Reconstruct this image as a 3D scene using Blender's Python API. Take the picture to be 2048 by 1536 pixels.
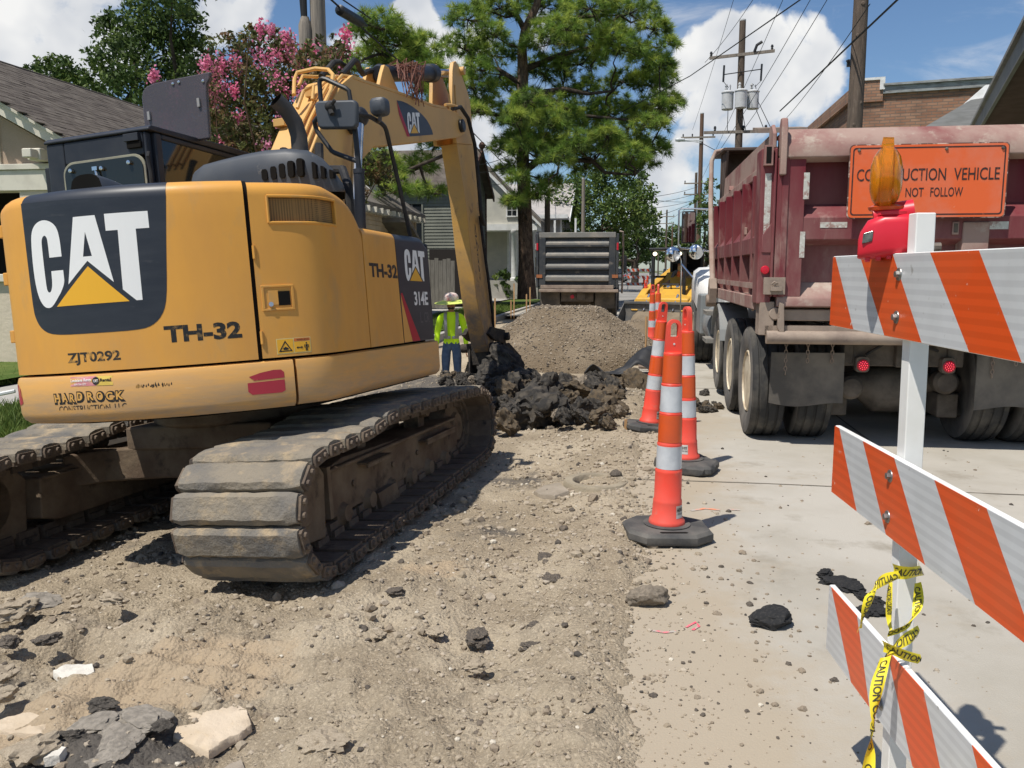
import bpy, bmesh, math, random
import numpy as np
from mathutils import Vector, Matrix
for _o in list(bpy.data.objects): bpy.data.objects.remove(_o)
SC = bpy.context.scene
COL = SC.collection
R_ = math.radians
# ---------------------------------------------------------------- camera
CAM_H = 1.52; FPX = 1680.0; PITCH = math.atan(228.0/FPX)
cam = bpy.data.objects.new('camera', bpy.data.cameras.new('camera')); COL.objects.link(cam)
cam.data.sensor_width = 36.0; cam.data.lens = 36.0*FPX/2048.0
cam.data.clip_start = 0.05; cam.data.clip_end = 3000
cam.location = (0, 0, CAM_H); cam.rotation_euler = (R_(90)-PITCH, 0, 0)
SC.camera = cam
# ---------------------------------------------------------------- light
SUN_EL, SUN_AZ = R_(63), math.atan2(-0.74, -0.67)     # azimuth of the sun seen from above, from +Y towards +X
sun_dir = Vector((math.cos(SUN_EL)*math.sin(SUN_AZ), math.cos(SUN_EL)*math.cos(SUN_AZ), math.sin(SUN_EL)))
sun = bpy.data.objects.new('sun', bpy.data.lights.new('sun', 'SUN')); COL.objects.link(sun)
sun.data.energy = 4.4; sun.data.angle = R_(0.53); sun.data.color = (1.0, 0.95, 0.87)
sun.rotation_euler = (-sun_dir).to_track_quat('-Z', 'Y').to_euler()
W = bpy.data.worlds.new('World'); SC.world = W; W.use_nodes = True
SC.view_settings.view_transform = 'Standard'; SC.view_settings.look = 'None'
SC.view_settings.exposure = 0.17; SC.view_settings.gamma = 1.0; SC.view_settings.use_curve_mapping = False

_c, _s = math.cos(PITCH), math.sin(PITCH)
def ray(px, py):
    x = (px-1024)/FPX; y = (768-py)/FPX
    return Vector((x, _c+y*_s, -_s+y*_c))

def build_sky():
    nt = W.node_tree; N = nt.nodes; L = nt.links; N.clear()
    out = N.new('ShaderNodeOutputWorld'); bg = N.new('ShaderNodeBackground')
    sky = N.new('ShaderNodeTexSky'); sky.sky_type = 'NISHITA'; sky.sun_disc = False
    sky.sun_elevation = SUN_EL; sky.sun_rotation = SUN_AZ
    sky.air_density = 1.0; sky.dust_density = 0.35; sky.ozone_density = 2.2
    tc = N.new('ShaderNodeTexCoord')
    def mth(op, a, b=None, c=None, clamp=False):
        n = N.new('ShaderNodeMath'); n.operation = op; n.use_clamp = clamp
        for i, x in enumerate((a, b, c)):
            if x is None: continue
            if isinstance(x, (int, float)): n.inputs[i].default_value = x
            else: L.new(x, n.inputs[i])
        return n.outputs[0]
    def noise(scale, detail, rough, vec, dist=0.0):
        n = N.new('ShaderNodeTexNoise'); n.inputs['Scale'].default_value = scale; n.inputs['Detail'].default_value = detail
        n.inputs['Roughness'].default_value = rough; n.inputs['Distortion'].default_value = dist
        L.new(vec, n.inputs['Vector']); return n.outputs['Fac']
    # cumulus: clusters of round puffs, placed by direction, roughened by noise
    warp = N.new('ShaderNodeTexNoise'); warp.inputs['Scale'].default_value = 13; warp.inputs['Detail'].default_value = 7
    L.new(tc.outputs['Generated'], warp.inputs['Vector'])
    sub = N.new('ShaderNodeVectorMath'); sub.operation = 'SUBTRACT'; L.new(warp.outputs['Color'], sub.inputs[0]); sub.inputs[1].default_value = (.5, .5, .5)
    scl = N.new('ShaderNodeVectorMath'); scl.operation = 'SCALE'; L.new(sub.outputs[0], scl.inputs[0]); scl.inputs['Scale'].default_value = 0.075
    add = N.new('ShaderNodeVectorMath'); add.operation = 'ADD'; L.new(tc.outputs['Generated'], add.inputs[0]); L.new(scl.outputs[0], add.inputs[1])
    P = add.outputs[0]
    def puff(d, r, soft):
        dv = Vector(d).normalized()
        n = N.new('ShaderNodeVectorMath'); n.operation = 'DISTANCE'; L.new(P, n.inputs[0]); n.inputs[1].default_value = dv
        m = N.new('ShaderNodeMapRange'); m.interpolation_type = 'SMOOTHSTEP'
        m.inputs['From Min'].default_value = r*(1-soft); m.inputs['From Max'].default_value = r*(1+soft)
        m.inputs['To Min'].default_value = 1; m.inputs['To Max'].default_value = 0
        L.new(n.outputs['Value'], m.inputs['Value']); return m.outputs[0]
    pd = [(1345,195,52,.5), (1400,130,62,.32), (1455,100,78,.25), (1520,85,72,.25), (1590,100,70,.25), (1645,115,58,.3), (1660,165,50,.45), (1590,185,80,.5), (1500,190,90,.5), (1420,210,56,.7), (1400,285,50,.9), (1640,60,34,.5),
          (790,50,42,.4), (845,55,52,.3), (890,80,48,.35), (905,140,50,.6), (960,70,40,.6), (1070,60,34,.6), (940,250,60,.8), (1000,320,70,.8), (820,300,60,.8),
          (20,70,120,.6), (120,80,115,.6), (215,95,70,.6), (60,160,80,.7), (170,150,60,.8), (430,30,64,.6), (495,25,46,.6), (560,100,44,.7), (690,95,46,.6), (380,130,60,.8), (30,-30,90,.5), (150,-60,90,.5),
          (1340,330,70,.8), (1290,420,70,.9)]
    puffs = [(ray(x, y), r/FPX*.86, s_) for x, y, r, s_ in pd]
    puffs += [((.9, .3, .35), .2, .5), ((-.9, -.2, .4), .2, .5), ((.5, -.8, .4), .22, .5), ((-.4, -.8, .5), .2, .5), ((.8, .5, .6), .12, .5), ((-.3, .5, .8), .12, .6), ((.9, -.3, .3), .18, .5)]
    acc = None
    for d, r, s_ in puffs:
        o = puff(d, r, s_); acc = o if acc is None else mth('MAXIMUM', acc, o)
    wispv = N.new('ShaderNodeMapping'); wispv.inputs['Scale'].default_value = (1.6, 3.0, 7.0); wispv.inputs['Rotation'].default_value = (0, .35, 0)
    L.new(tc.outputs['Generated'], wispv.inputs['Vector'])
    w1 = noise(2.6, 9, .62, wispv.outputs[0], .6)
    wm = N.new('ShaderNodeMapRange'); wm.interpolation_type = 'SMOOTHSTEP'
    wm.inputs['From Min'].default_value = .52; wm.inputs['From Max'].default_value = .80; wm.inputs['To Max'].default_value = .45
    L.new(w1, wm.inputs['Value'])
    tex = noise(26, 7, .6, P)
    cm = N.new('ShaderNodeMapRange'); cm.interpolation_type = 'SMOOTHSTEP'; cm.inputs['From Min'].default_value = .20; cm.inputs['From Max'].default_value = .92
    L.new(mth('ADD', acc, mth('MULTIPLY', mth('SUBTRACT', tex, .5), 1.5)), cm.inputs['Value']); cum = cm.outputs[0]
    dens = mth('MAXIMUM', cum, wm.outputs[0], clamp=True)
    # cloud brightness: denser parts greyer below
    big = noise(7, 4, .55, tc.outputs['Generated'])
    shade = N.new('ShaderNodeMapRange'); shade.inputs['From Min'].default_value = .38; shade.inputs['From Max'].default_value = .62
    shade.inputs['To Min'].default_value = 0.0; shade.inputs['To Max'].default_value = 1.0; L.new(big, shade.inputs['Value'])
    cc = N.new('ShaderNodeMix'); cc.data_type = 'RGBA'; L.new(shade.outputs[0], cc.inputs['Factor'])
    cc.inputs['A'].default_value = (5.6, 6.0, 6.7, 1); cc.inputs['B'].default_value = (9.6, 9.6, 9.5, 1)
    sk = N.new('ShaderNodeMix'); sk.data_type = 'RGBA'; sk.blend_type = 'MULTIPLY'; sk.inputs['Factor'].default_value = 1
    L.new(sky.outputs[0], sk.inputs['A']); sk.inputs['B'].default_value = (.84, .97, 1.10, 1)
    mx = N.new('ShaderNodeMix'); mx.data_type = 'RGBA'; L.new(dens, mx.inputs['Factor'])
    L.new(sk.outputs['Result'], mx.inputs['A']); L.new(cc.outputs['Result'], mx.inputs['B'])
    L.new(mx.outputs['Result'], bg.inputs['Color']); bg.inputs['Strength'].default_value = 0.085
    L.new(bg.outputs[0], out.inputs[0])
build_sky()

# ---------------------------------------------------------------- picture geometry helpers
def gnd(px, py, z=0.0):
    d = ray(px, py); return Vector((0, 0, CAM_H))+d*((z-CAM_H)/d.z)
def aty(px, py, Y):
    d = ray(px, py); return Vector((0, 0, CAM_H))+d*(Y/d.y)
ST = R_(9.0)                                     # the street runs 9 degrees right of the camera's heading
def stq(q, p, z=0.0):                            # street coordinates (across, along) to world
    return Vector((q*math.cos(ST)+p*math.sin(ST), -q*math.sin(ST)+p*math.cos(ST), z))
def qp(x, y): return (x*math.cos(ST)-y*math.sin(ST), x*math.sin(ST)+y*math.cos(ST))
def qatpx(px, q):                                # distance Y at which the picture column px meets the street line q
    t = (px-1024)/FPX/1.0
    return q/(t*math.cos(ST)-math.sin(ST))

# ---------------------------------------------------------------- mesh builder
SPLIT = {'roller', 'step', 'hydraulic_hose', 'frame_rib', 'oil_line', 'pivot_pin', 'window_knob', 'hatch_clip', 'hatch_bolt', 'hood_slot', 'hood_hole', 'guard_rail', 'line_clamp', 'spring_seat', 'wheel_nut', 'post', 'drop_wire', 'riser_cable', 'cylinder_bracket', 'label_field', 'cutout', 'bumper', 'bracket'}
class MB:
    def __init__(s): s.v = []; s.f = []; s.m = []
    def add(s, vs, fs, mat=0, M=None):
        b = len(s.v)
        if M is not None: vs = [M @ Vector(v) for v in vs]
        s.v += [tuple(v) for v in vs]; s.f += [tuple(i+b for i in f) for f in fs]; s.m += [mat]*len(fs); return s
    def bx(s, x0, x1, y0, y1, z0, z1, mat=0, M=None):
        v = [(x0,y0,z0),(x1,y0,z0),(x1,y1,z0),(x0,y1,z0),(x0,y0,z1),(x1,y0,z1),(x1,y1,z1),(x0,y1,z1)]
        return s.add(v, [(0,3,2,1),(4,5,6,7),(0,1,5,4),(1,2,6,5),(2,3,7,6),(3,0,4,7)], mat, M)
    def prism(s, poly, ax, a, b, mat=0, M=None):
        # poly in the two other axes in order (x: (y,z); y: (x,z); z: (x,y)), extruded from a to b
        def P(u, w, t): return {'x': (t,u,w), 'y': (u,t,w), 'z': (u,w,t)}[ax]
        n = len(poly); ar = sum(poly[i][0]*poly[(i+1)%n][1]-poly[(i+1)%n][0]*poly[i][1] for i in range(n))
        if (ar < 0) != (ax == 'y'): poly = poly[::-1]
        lo, hi = min(a,b), max(a,b)
        vs = [P(u,w,lo) for u,w in poly]+[P(u,w,hi) for u,w in poly]
        fs = [tuple(range(n-1,-1,-1)), tuple(range(n,2*n))]+[(i,(i+1)%n,(i+1)%n+n,i+n) for i in range(n)]
        return s.add(vs, fs, mat, M)
    def tube(s, pts, r, n=8, mat=0, cap=True, closed=False):
        pts = [Vector(p) for p in pts]; k = len(pts); rs = r if isinstance(r, (list, tuple)) else [r]*k
        rings = []; up = None
        for i in range(k):
            if closed: t = (pts[(i+1)%k]-pts[i-1]).normalized()
            else: t = (pts[min(i+1,k-1)]-pts[max(i-1,0)]).normalized()
            if up is None:
                up = Vector((0,0,1)) if abs(t.z) < .9 else Vector((1,0,0))
            up = (up-t*up.dot(t)); 
            if up.length < 1e-6: up = t.orthogonal()
            up.normalize(); sd = t.cross(up)
            rings.append([pts[i]+(up*math.cos(2*math.pi*j/n)+sd*math.sin(2*math.pi*j/n))*rs[i] for j in range(n)])
        vs = [v for rg in rings for v in rg]; fs = []
        for i in range(k if closed else k-1):
            a, b = i*n, ((i+1)%k)*n
            fs += [(a+j, b+j, b+(j+1)%n, a+(j+1)%n) for j in range(n)]
        if cap and not closed: fs += [tuple(range(n)), tuple(range((k-1)*n+n-1, (k-1)*n-1, -1))]
        return s.add(vs, fs, mat)
    def cyl(s, p0, p1, r0, r1=None, n=16, mat=0):
        return s.tube([p0, p1], [r0, r0 if r1 is None else r1], n, mat)
    def lathe(s, prof, n=24, org=(0,0,0), ax='z', mat=0, M=None):
        vs = []; fs = []; k = len(prof)
        for r, h in prof:
            for j in range(n):
                a = 2*math.pi*j/n; c, d = r*math.cos(a), r*math.sin(a)
                p = {'z': (c,d,h), 'x': (h,c,d), 'y': (d,h,c)}[ax]
                vs.append((p[0]+org[0], p[1]+org[1], p[2]+org[2]))
        for i in range(k-1):
            fs += [(i*n+j, i*n+(j+1)%n, (i+1)*n+(j+1)%n, (i+1)*n+j) for j in range(n)]
        if prof[0][0] > 1e-5: fs.append(tuple(range(n-1,-1,-1)))
        if prof[-1][0] > 1e-5: fs.append(tuple(range((k-1)*n, k*n)))
        return s.add(vs, fs, mat, M)
    def grid(s, rows, mat=0, wrap=False):
        n = len(rows[0]); vs = [p for r in rows for p in r]; fs = []
        for i in range(len(rows)-1):
            for j in range(n if wrap else n-1):
                fs.append((i*n+j, i*n+(j+1)%n, (i+1)*n+(j+1)%n, (i+1)*n+j))
        return s.add(vs, fs, mat)
    def loft(s, rings, mat=0, cap=True):
        s.grid(rings, mat, True); n = len(rings[0]); b = len(s.v)-n*len(rings)
        if cap:
            s.f += [tuple(b+i for i in range(n-1,-1,-1)), tuple(b+n*(len(rings)-1)+i for i in range(n))]; s.m += [mat, mat]
        return s
    def ball(s, c, r, n=12, m=8, mat=0, sc=(1,1,1)):
        rings = []
        for i in range(m+1):
            t = math.pi*i/m
            rings.append([(c[0]+sc[0]*r*max(math.sin(t),1e-3)*math.cos(2*math.pi*j/n), c[1]+sc[1]*r*max(math.sin(t),1e-3)*math.sin(2*math.pi*j/n), c[2]-sc[2]*r*math.cos(t)) for j in range(n)])
        return s.grid(rings, mat, True)
    def mesh(s, name, mats, smooth=32):
        me = bpy.data.meshes.new(name); me.from_pydata(s.v, [], s.f); me.update()
        for m in (mats if isinstance(mats, (list, tuple)) else [mats]): me.materials.append(m)
        if any(s.m): me.polygons.foreach_set('material_index', s.m)
        bm = bmesh.new(); bm.from_mesh(me); bmesh.ops.recalc_face_normals(bm, faces=bm.faces); bm.to_mesh(me); bm.free()
        if smooth: me.shade_smooth(); me.set_sharp_from_angle(angle=R_(smooth))
        else: me.shade_flat()
        return me
    def islands(s):
        par = list(range(len(s.v)))
        def find(i):
            while par[i] != i: par[i] = par[par[i]]; i = par[i]
            return i
        for f in s.f:
            a = find(f[0])
            for i in f[1:]: par[find(i)] = a
        g = {}
        for f, m in zip(s.f, s.m): g.setdefault(find(f[0]), []).append((f, m))
        out = []
        for fm in g.values():
            mp = {}; b = MB()
            for f, m in fm:
                for i in f:
                    if i not in mp: mp[i] = len(b.v); b.v.append(s.v[i])
                b.f.append(tuple(mp[i] for i in f)); b.m.append(m)
            out.append(b)
        return out
    def build(s, name, mats, parent=None, bev=0, smooth=32, seg=2, **tags):
        if name in SPLIT and parent is not None:
            return [link(name, b.mesh(name, mats, smooth), parent, bev, seg, **tags) for b in s.islands()][0]
        return link(name, s.mesh(name, mats, smooth), parent, bev, seg, **tags)

def link(name, me, parent=None, bev=0, seg=2, loc=None, rot=None, **tags):
    o = bpy.data.objects.new(name, me); COL.objects.link(o)
    if parent is not None: o.parent = parent
    if loc is not None: o.location = loc
    if rot is not None: o.rotation_euler = rot
    if bev:
        m = o.modifiers.new('edge', 'BEVEL'); m.width = bev; m.segments = seg; m.limit_method = 'ANGLE'; m.angle_limit = R_(40); m.harden_normals = True
    for k, v in tags.items(): o[k] = v
    return o
def tag(o, label, cat=None, group=None, kind=None):
    if label: o['label'] = label
    if cat: o['category'] = cat
    if group: o['group'] = group
    if kind: o['kind'] = kind
    return o
def thing(name, label, cat, loc=(0,0,0), heading=0, group=None):
    o = bpy.data.objects.new(name, None); COL.objects.link(o); o.empty_display_size = .2
    o.location = loc; o.rotation_euler = (0, 0, -R_(heading)); return tag(o, label, cat, group)
def kids(o): return [c for c in bpy.data.objects if c.parent == o]
_kid = {}
def copy_tree(o, parent=None, label=None, loc=None, rot=None):
    c = o.copy(); COL.objects.link(c)
    if parent is not None: c.parent = parent
    if label: c['label'] = label
    if loc is not None: c.location = loc
    if rot is not None: c.rotation_euler = rot
    for k in o.children: copy_tree(k, c)
    return c

# ---------------------------------------------------------------- text as flat lettering
_fc = {}
def text2d(txt, bold=0.0, step=0.12, spacing=1.0):
    """flat lettering, cut in columns so it can be wrapped; returns verts (x, y) with cap height 1, and faces"""
    key = (txt, bold, step, spacing)
    if key in _fc: return _fc[key]
    cu = bpy.data.curves.new('t', 'FONT'); cu.body = txt; cu.size = 1.0; cu.offset = bold; cu.space_character = spacing; cu.resolution_u = 3
    ob = bpy.data.objects.new('t', cu); COL.objects.link(ob)
    me = bpy.data.meshes.new_from_object(ob.evaluated_get(bpy.context.evaluated_depsgraph_get()))
    bpy.data.objects.remove(ob); bpy.data.curves.remove(cu)
    bm = bmesh.new(); bm.from_mesh(me); bpy.data.meshes.remove(me)
    r = flat_cut(bm, step); _fc[key] = r; return r
def flat_cut(bm, step):
    xs = [v.co.x for v in bm.verts]; ys = [v.co.y for v in bm.verts]
    x0, x1, y0, y1 = min(xs), max(xs), min(ys), max(ys)
    if step:
        x = x0+step
        while x < x1:
            bmesh.ops.bisect_plane(bm, geom=bm.verts[:]+bm.edges[:]+bm.faces[:], plane_co=(x,0,0), plane_no=(1,0,0)); x += step
    bm.normal_update(); bmesh.ops.triangulate(bm, faces=bm.faces[:], ngon_method='EAR_CLIP')
    bm.verts.ensure_lookup_table(); vs = [(v.co.x-x0, v.co.y-y0) for v in bm.verts]
    fs = [tuple(v.index for v in f.verts) for f in bm.faces]
    bm.free(); return vs, fs, x1-x0, y1-y0
def poly2d(polys, step=0):
    """list of polygons (outer only, may be concave) to the same format; origin kept"""
    bm = bmesh.new()
    for p in polys: bm.faces.new([bm.verts.new((x, y, 0)) for x, y in p])
    bm.normal_update()
    bmesh.ops.triangulate(bm, faces=bm.faces[:], ngon_method='EAR_CLIP')
    xs = [x for p in polys for x, y in p]; ys = [y for p in polys for x, y in p]
    vs, fs, w, h = flat_cut(bm, step)
    return [(x+min(xs), y+min(ys)) for x, y in vs], fs, w, h
def stamp(mb, data, fn, mat=0):
    vs, fs = data[0], data[1]; mb.add([fn(x, y) for x, y in vs], fs, mat); return mb
def stamp_text(mb, txt, fn, x, y, w, h, bold=.02, mat=0, step=.15):
    vs, fs, W_, H_ = text2d(txt, bold, step)
    mb.add([fn(x+u/W_*w, y+v/H_*h) for u, v in vs], fs, mat); return mb

# ---------------------------------------------------------------- materials
MAT = {}
def pm(name, col, col2=None, sc=4.0, lo=.45, hi=.65, rough=.6, metal=0.0, bump=0.0, bsc=40.0, col3=None, sc3=18.0, lo3=.55, hi3=.7,
       rough2=None, spec=.5, dust=None, emit=None, coat=0.0, detail=6, trans=0.0, alpha=1.0, ior=1.45, stretch=None, bdist=.02):
    """procedural paint, earth or metal: base colour, two noise-masked second colours (wear, dirt), bump.
    dust = (colour, z0, z1, amount): dirt that lies thicker low down on the thing itself"""
    m = bpy.data.materials.new(name); m.use_nodes = True; nt = m.node_tree; N = nt.nodes; L = nt.links
    b = N['Principled BSDF']; tc = N.new('ShaderNodeTexCoord'); oi = N.new('ShaderNodeObjectInfo')
    va = N.new('ShaderNodeVectorMath'); va.operation = 'MULTIPLY_ADD'
    cx = N.new('ShaderNodeCombineXYZ')
    for i in range(3): L.new(oi.outputs['Random'], cx.inputs[i])
    L.new(cx.outputs[0], va.inputs[0]); va.inputs[1].default_value = (37, 53, 71); L.new(tc.outputs['Object'], va.inputs[2])
    vec = va.outputs[0]
    if stretch:
        mp = N.new('ShaderNodeMapping'); mp.inputs['Scale'].default_value = stretch; L.new(vec, mp.inputs[0]); vec = mp.outputs[0]
    def noise(s_, d=detail, r=.6):
        n = N.new('ShaderNodeTexNoise'); n.inputs['Scale'].default_value = s_; n.inputs['Detail'].default_value = d; n.inputs['Roughness'].default_value = r
        L.new(vec, n.inputs['Vector']); return n.outputs['Fac']
    def rng(f, a, c, t0=0, t1=1):
        n = N.new('ShaderNodeMapRange'); n.inputs['From Min'].default_value = a; n.inputs['From Max'].default_value = c
        n.inputs['To Min'].default_value = t0; n.inputs['To Max'].default_value = t1; L.new(f, n.inputs['Value']); return n.outputs[0]
    def mix(f, A, B):
        n = N.new('ShaderNodeMix'); n.data_type = 'RGBA'
        if f is not None: L.new(f, n.inputs['Factor'])
        for k, x in (('A', A), ('B', B)):
            if isinstance(x, tuple): n.inputs[k].default_value = (*x, 1)
            else: L.new(x, n.inputs[k])
        return n.outputs['Result']
    c = tuple(col); rf = None
    if col2 is not None:
        f = rng(noise(sc), lo, hi); c = mix(f, c, tuple(col2))
        if rough2 is not None: rf = rng(f, 0, 1, rough, rough2)
    if col3 is not None: c = mix(rng(noise(sc3, 8, .65), lo3, hi3), c, tuple(col3))
    if dust is not None:
        dc, z0, z1, am = dust
        sp = N.new('ShaderNodeSeparateXYZ'); L.new(tc.outputs['Object'], sp.inputs[0])
        g = rng(sp.outputs['Z'], z0, z1, am, 0)
        nn = rng(noise(6, 8, .7), .3, .7)
        mu = N.new('ShaderNodeMath'); mu.operation = 'MULTIPLY'; L.new(g, mu.inputs[0]); L.new(nn, mu.inputs[1])
        c = mix(mu.outputs[0], c, tuple(dc))
    if isinstance(c, tuple): b.inputs['Base Color'].default_value = (*c, 1)
    else: L.new(c, b.inputs['Base Color'])
    if rf is not None: L.new(rf, b.inputs['Roughness'])
    else: b.inputs['Roughness'].default_value = rough
    b.inputs['Metallic'].default_value = metal; b.inputs['Specular IOR Level'].default_value = spec
    b.inputs['Coat Weight'].default_value = coat; b.inputs['Coat Roughness'].default_value = .08
    b.inputs['Transmission Weight'].default_value = trans; b.inputs['IOR'].default_value = ior; b.inputs['Alpha'].default_value = alpha
    if emit: b.inputs['Emission Color'].default_value = (*emit[0], 1); b.inputs['Emission Strength'].default_value = emit[1]
    if bump:
        bp = N.new('ShaderNodeBump'); bp.inputs['Strength'].default_value = min(1, bump*1.0); bp.inputs['Distance'].default_value = bdist
        L.new(noise(bsc, 6, .65), bp.inputs['Height']); L.new(bp.outputs[0], b.inputs['Normal'])
    MAT[name] = m; return m
# ---------------------------------------------------------------- value noise for shaping earth (numpy)
_rs = np.random.RandomState(7); _tab = _rs.rand(256, 256)
def vnoise(x, y):
    xi = np.floor(x).astype(int); yi = np.floor(y).astype(int); fx = x-xi; fy = y-yi
    fx = fx*fx*fx*(fx*(fx*6-15)+10); fy = fy*fy*fy*(fy*(fy*6-15)+10)
    a = _tab[xi%256, yi%256]; b = _tab[(xi+1)%256, yi%256]; c = _tab[xi%256, (yi+1)%256]; d = _tab[(xi+1)%256, (yi+1)%256]
    return (a*(1-fx)+b*fx)*(1-fy)+(c*(1-fx)+d*fx)*fy
def fbm(x, y, oct=5, gain=.5, lac=2.07):
    t = 0; am = 1; tot = 0
    for i in range(oct):
        t = t+am*vnoise(x*lac**i+i*17.3, y*lac**i+i*9.1); tot += am; am *= gain
    return t/tot
def sstep(a, b, x):
    t = np.clip((x-a)/(b-a), 0, 1); return t*t*(3-2*t)
def np_mesh(name, V, F, mats, mi=None, smooth=True):
    """fast mesh from arrays; F is (n, 3) or (n, 4)"""
    me = bpy.data.meshes.new(name); k = F.shape[1]
    me.vertices.add(len(V)); me.vertices.foreach_set('co', np.ascontiguousarray(V, dtype=np.float32).ravel())
    me.loops.add(F.size); me.loops.foreach_set('vertex_index', np.ascontiguousarray(F, dtype=np.int32).ravel())
    me.polygons.add(len(F)); me.polygons.foreach_set('loop_start', np.arange(0, F.size, k, dtype=np.int32))
    for m in (mats if isinstance(mats, (list, tuple)) else [mats]): me.materials.append(m)
    if mi is not None: me.polygons.foreach_set('material_index', np.ascontiguousarray(mi, dtype=np.int32))
    me.polygons.foreach_set('use_smooth', np.full(len(F), bool(smooth)))
    me.update(calc_edges=True); return me
# ================================================================ EARTH AND ROAD
SAND = (.44, .345, .235)
def dirt_mat(name, base, light, dark, sand=None, bump=.9):
    m = bpy.data.materials.new(name); m.use_nodes = True; nt = m.node_tree; N = nt.nodes; L = nt.links
    b = N['Principled BSDF']; tc = N.new('ShaderNodeTexCoord'); vec = tc.outputs['Object']
    def noise(s_, d=8, r=.6, dist=0):
        n = N.new('ShaderNodeTexNoise'); n.inputs['Scale'].default_value = s_; n.inputs['Detail'].default_value = d
        n.inputs['Roughness'].default_value = r; n.inputs['Distortion'].default_value = dist; L.new(vec, n.inputs['Vector']); return n.outputs['Fac']
    def rng(f, a, c, t1=1):
        n = N.new('ShaderNodeMapRange'); n.interpolation_type = 'SMOOTHSTEP'; n.inputs['From Min'].default_value = a; n.inputs['From Max'].default_value = c
        n.inputs['To Max'].default_value = t1; L.new(f, n.inputs['Value']); return n.outputs[0]
    def mix(f, A, B):
        n = N.new('ShaderNodeMix'); n.data_type = 'RGBA'; L.new(f, n.inputs['Factor'])
        for k, x in (('A', A), ('B', B)):
            if isinstance(x, tuple): n.inputs[k].default_value = (*x, 1)
            else: L.new(x, n.inputs[k])
        return n.outputs['Result']
    c = mix(rng(noise(1.1, 10, .62, .4), .42, .62), base, light)
    c = mix(rng(noise(2.3, 10, .68, .8), .56, .72, .8), c, dark)
    c = mix(rng(noise(95, 3, .6), .50, .68, .5), c, tuple(min(1, x*1.45) for x in light))
    c = mix(rng(noise(70, 4, .6), .58, .7, .6), c, tuple(x*.55 for x in base))
    if sand:
        at = N.new('ShaderNodeAttribute'); at.attribute_name = 'soil'
        sp = N.new('ShaderNodeSeparateColor'); L.new(at.outputs['Color'], sp.inputs[0])
        nn = noise(5, 8, .65)
        def msk(o):
            mu = N.new('ShaderNodeMath'); mu.operation = 'MULTIPLY_ADD'; L.new(nn, mu.inputs[0]); mu.inputs[1].default_value = .9; L.new(o, mu.inputs[2])
            return rng(mu.outputs[0], .78, 1.05)
        c = mix(msk(sp.outputs[0]), c, sand)
        c = mix(msk(sp.outputs[1]), c, (.13, .116, .10))
    L.new(c, b.inputs['Base Color']); b.inputs['Roughness'].default_value = .95; b.inputs['Specular IOR Level'].default_value = .15
    v = N.new('ShaderNodeTexVoronoi'); v.inputs['Scale'].default_value = 60; L.new(vec, v.inputs['Vector'])
    ad = N.new('ShaderNodeMath'); ad.operation = 'MULTIPLY_ADD'; L.new(v.outputs['Distance'], ad.inputs[0]); ad.inputs[1].default_value = -.5; L.new(noise(45, 8, .7), ad.inputs[2])
    bp = N.new('ShaderNodeBump'); bp.inputs['Strength'].default_value = bump; bp.inputs['Distance'].default_value = .02
    L.new(ad.outputs[0], bp.inputs['Height']); L.new(bp.outputs[0], b.inputs['Normal'])
    MAT[name] = m; return m
M_dirt = dirt_mat('dirt', (.31, .252, .178), (.45, .378, .276), (.14, .114, .086), SAND)
M_pile = dirt_mat('pile_dirt', (.18, .138, .092), (.25, .198, .138), (.11, .085, .056))
M_conc = pm('concrete', (.445, .415, .36), (.365, .335, .28), .9, .42, .66, .9, bump=.25, bsc=120, col3=(.29, .26, .21), sc3=2.6, lo3=.56, hi3=.74, spec=.2)
M_asph = pm('old_road', (.30, .285, .26), (.22, .21, .19), .25, .4, .6, .95, spec=.2)
M_lawn = pm('lawn', (.075, .12, .028), (.14, .17, .05), 1.4, .45, .65, .95, bump=.6, bsc=60, spec=.1, col3=(.16, .14, .08), sc3=.8, lo3=.62, hi3=.75)
M_walk = pm('sidewalk', (.42, .4, .36), (.33, .31, .28), 1.5, .4, .7, .9, bump=.15, bsc=80, spec=.2)
M_earthfar = pm('far_earth', (.09, .12, .045), (.16, .15, .09), .05, .4, .6, 1.0)

def add_mask(m, col, lo=.55, hi=1.0):
    nt = m.node_tree; N = nt.nodes; L = nt.links; b = N['Principled BSDF']; src = b.inputs['Base Color'].links[0].from_socket
    at = N.new('ShaderNodeAttribute'); at.attribute_name = 'soil'; sp = N.new('ShaderNodeSeparateColor'); L.new(at.outputs['Color'], sp.inputs[0])
    n = N.new('ShaderNodeTexNoise'); n.inputs['Scale'].default_value = 3.5; n.inputs['Detail'].default_value = 10; n.inputs['Roughness'].default_value = .7; L.new(N['Texture Coordinate'].outputs['Object'], n.inputs['Vector'])
    mu = N.new('ShaderNodeMath'); mu.operation = 'ADD'; L.new(n.outputs['Fac'], mu.inputs[0]); L.new(sp.outputs[0], mu.inputs[1])
    r = N.new('ShaderNodeMapRange'); r.inputs['From Min'].default_value = lo; r.inputs['From Max'].default_value = hi; r.inputs['To Max'].default_value = .9; L.new(mu.outputs[0], r.inputs['Value'])
    x = N.new('ShaderNodeMix'); x.data_type = 'RGBA'; L.new(r.outputs[0], x.inputs['Factor']); L.new(src, x.inputs['A']); x.inputs['B'].default_value = (*col, 1); L.new(x.outputs['Result'], b.inputs['Base Color'])
add_mask(M_conc, (.385, .322, .238))
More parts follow.
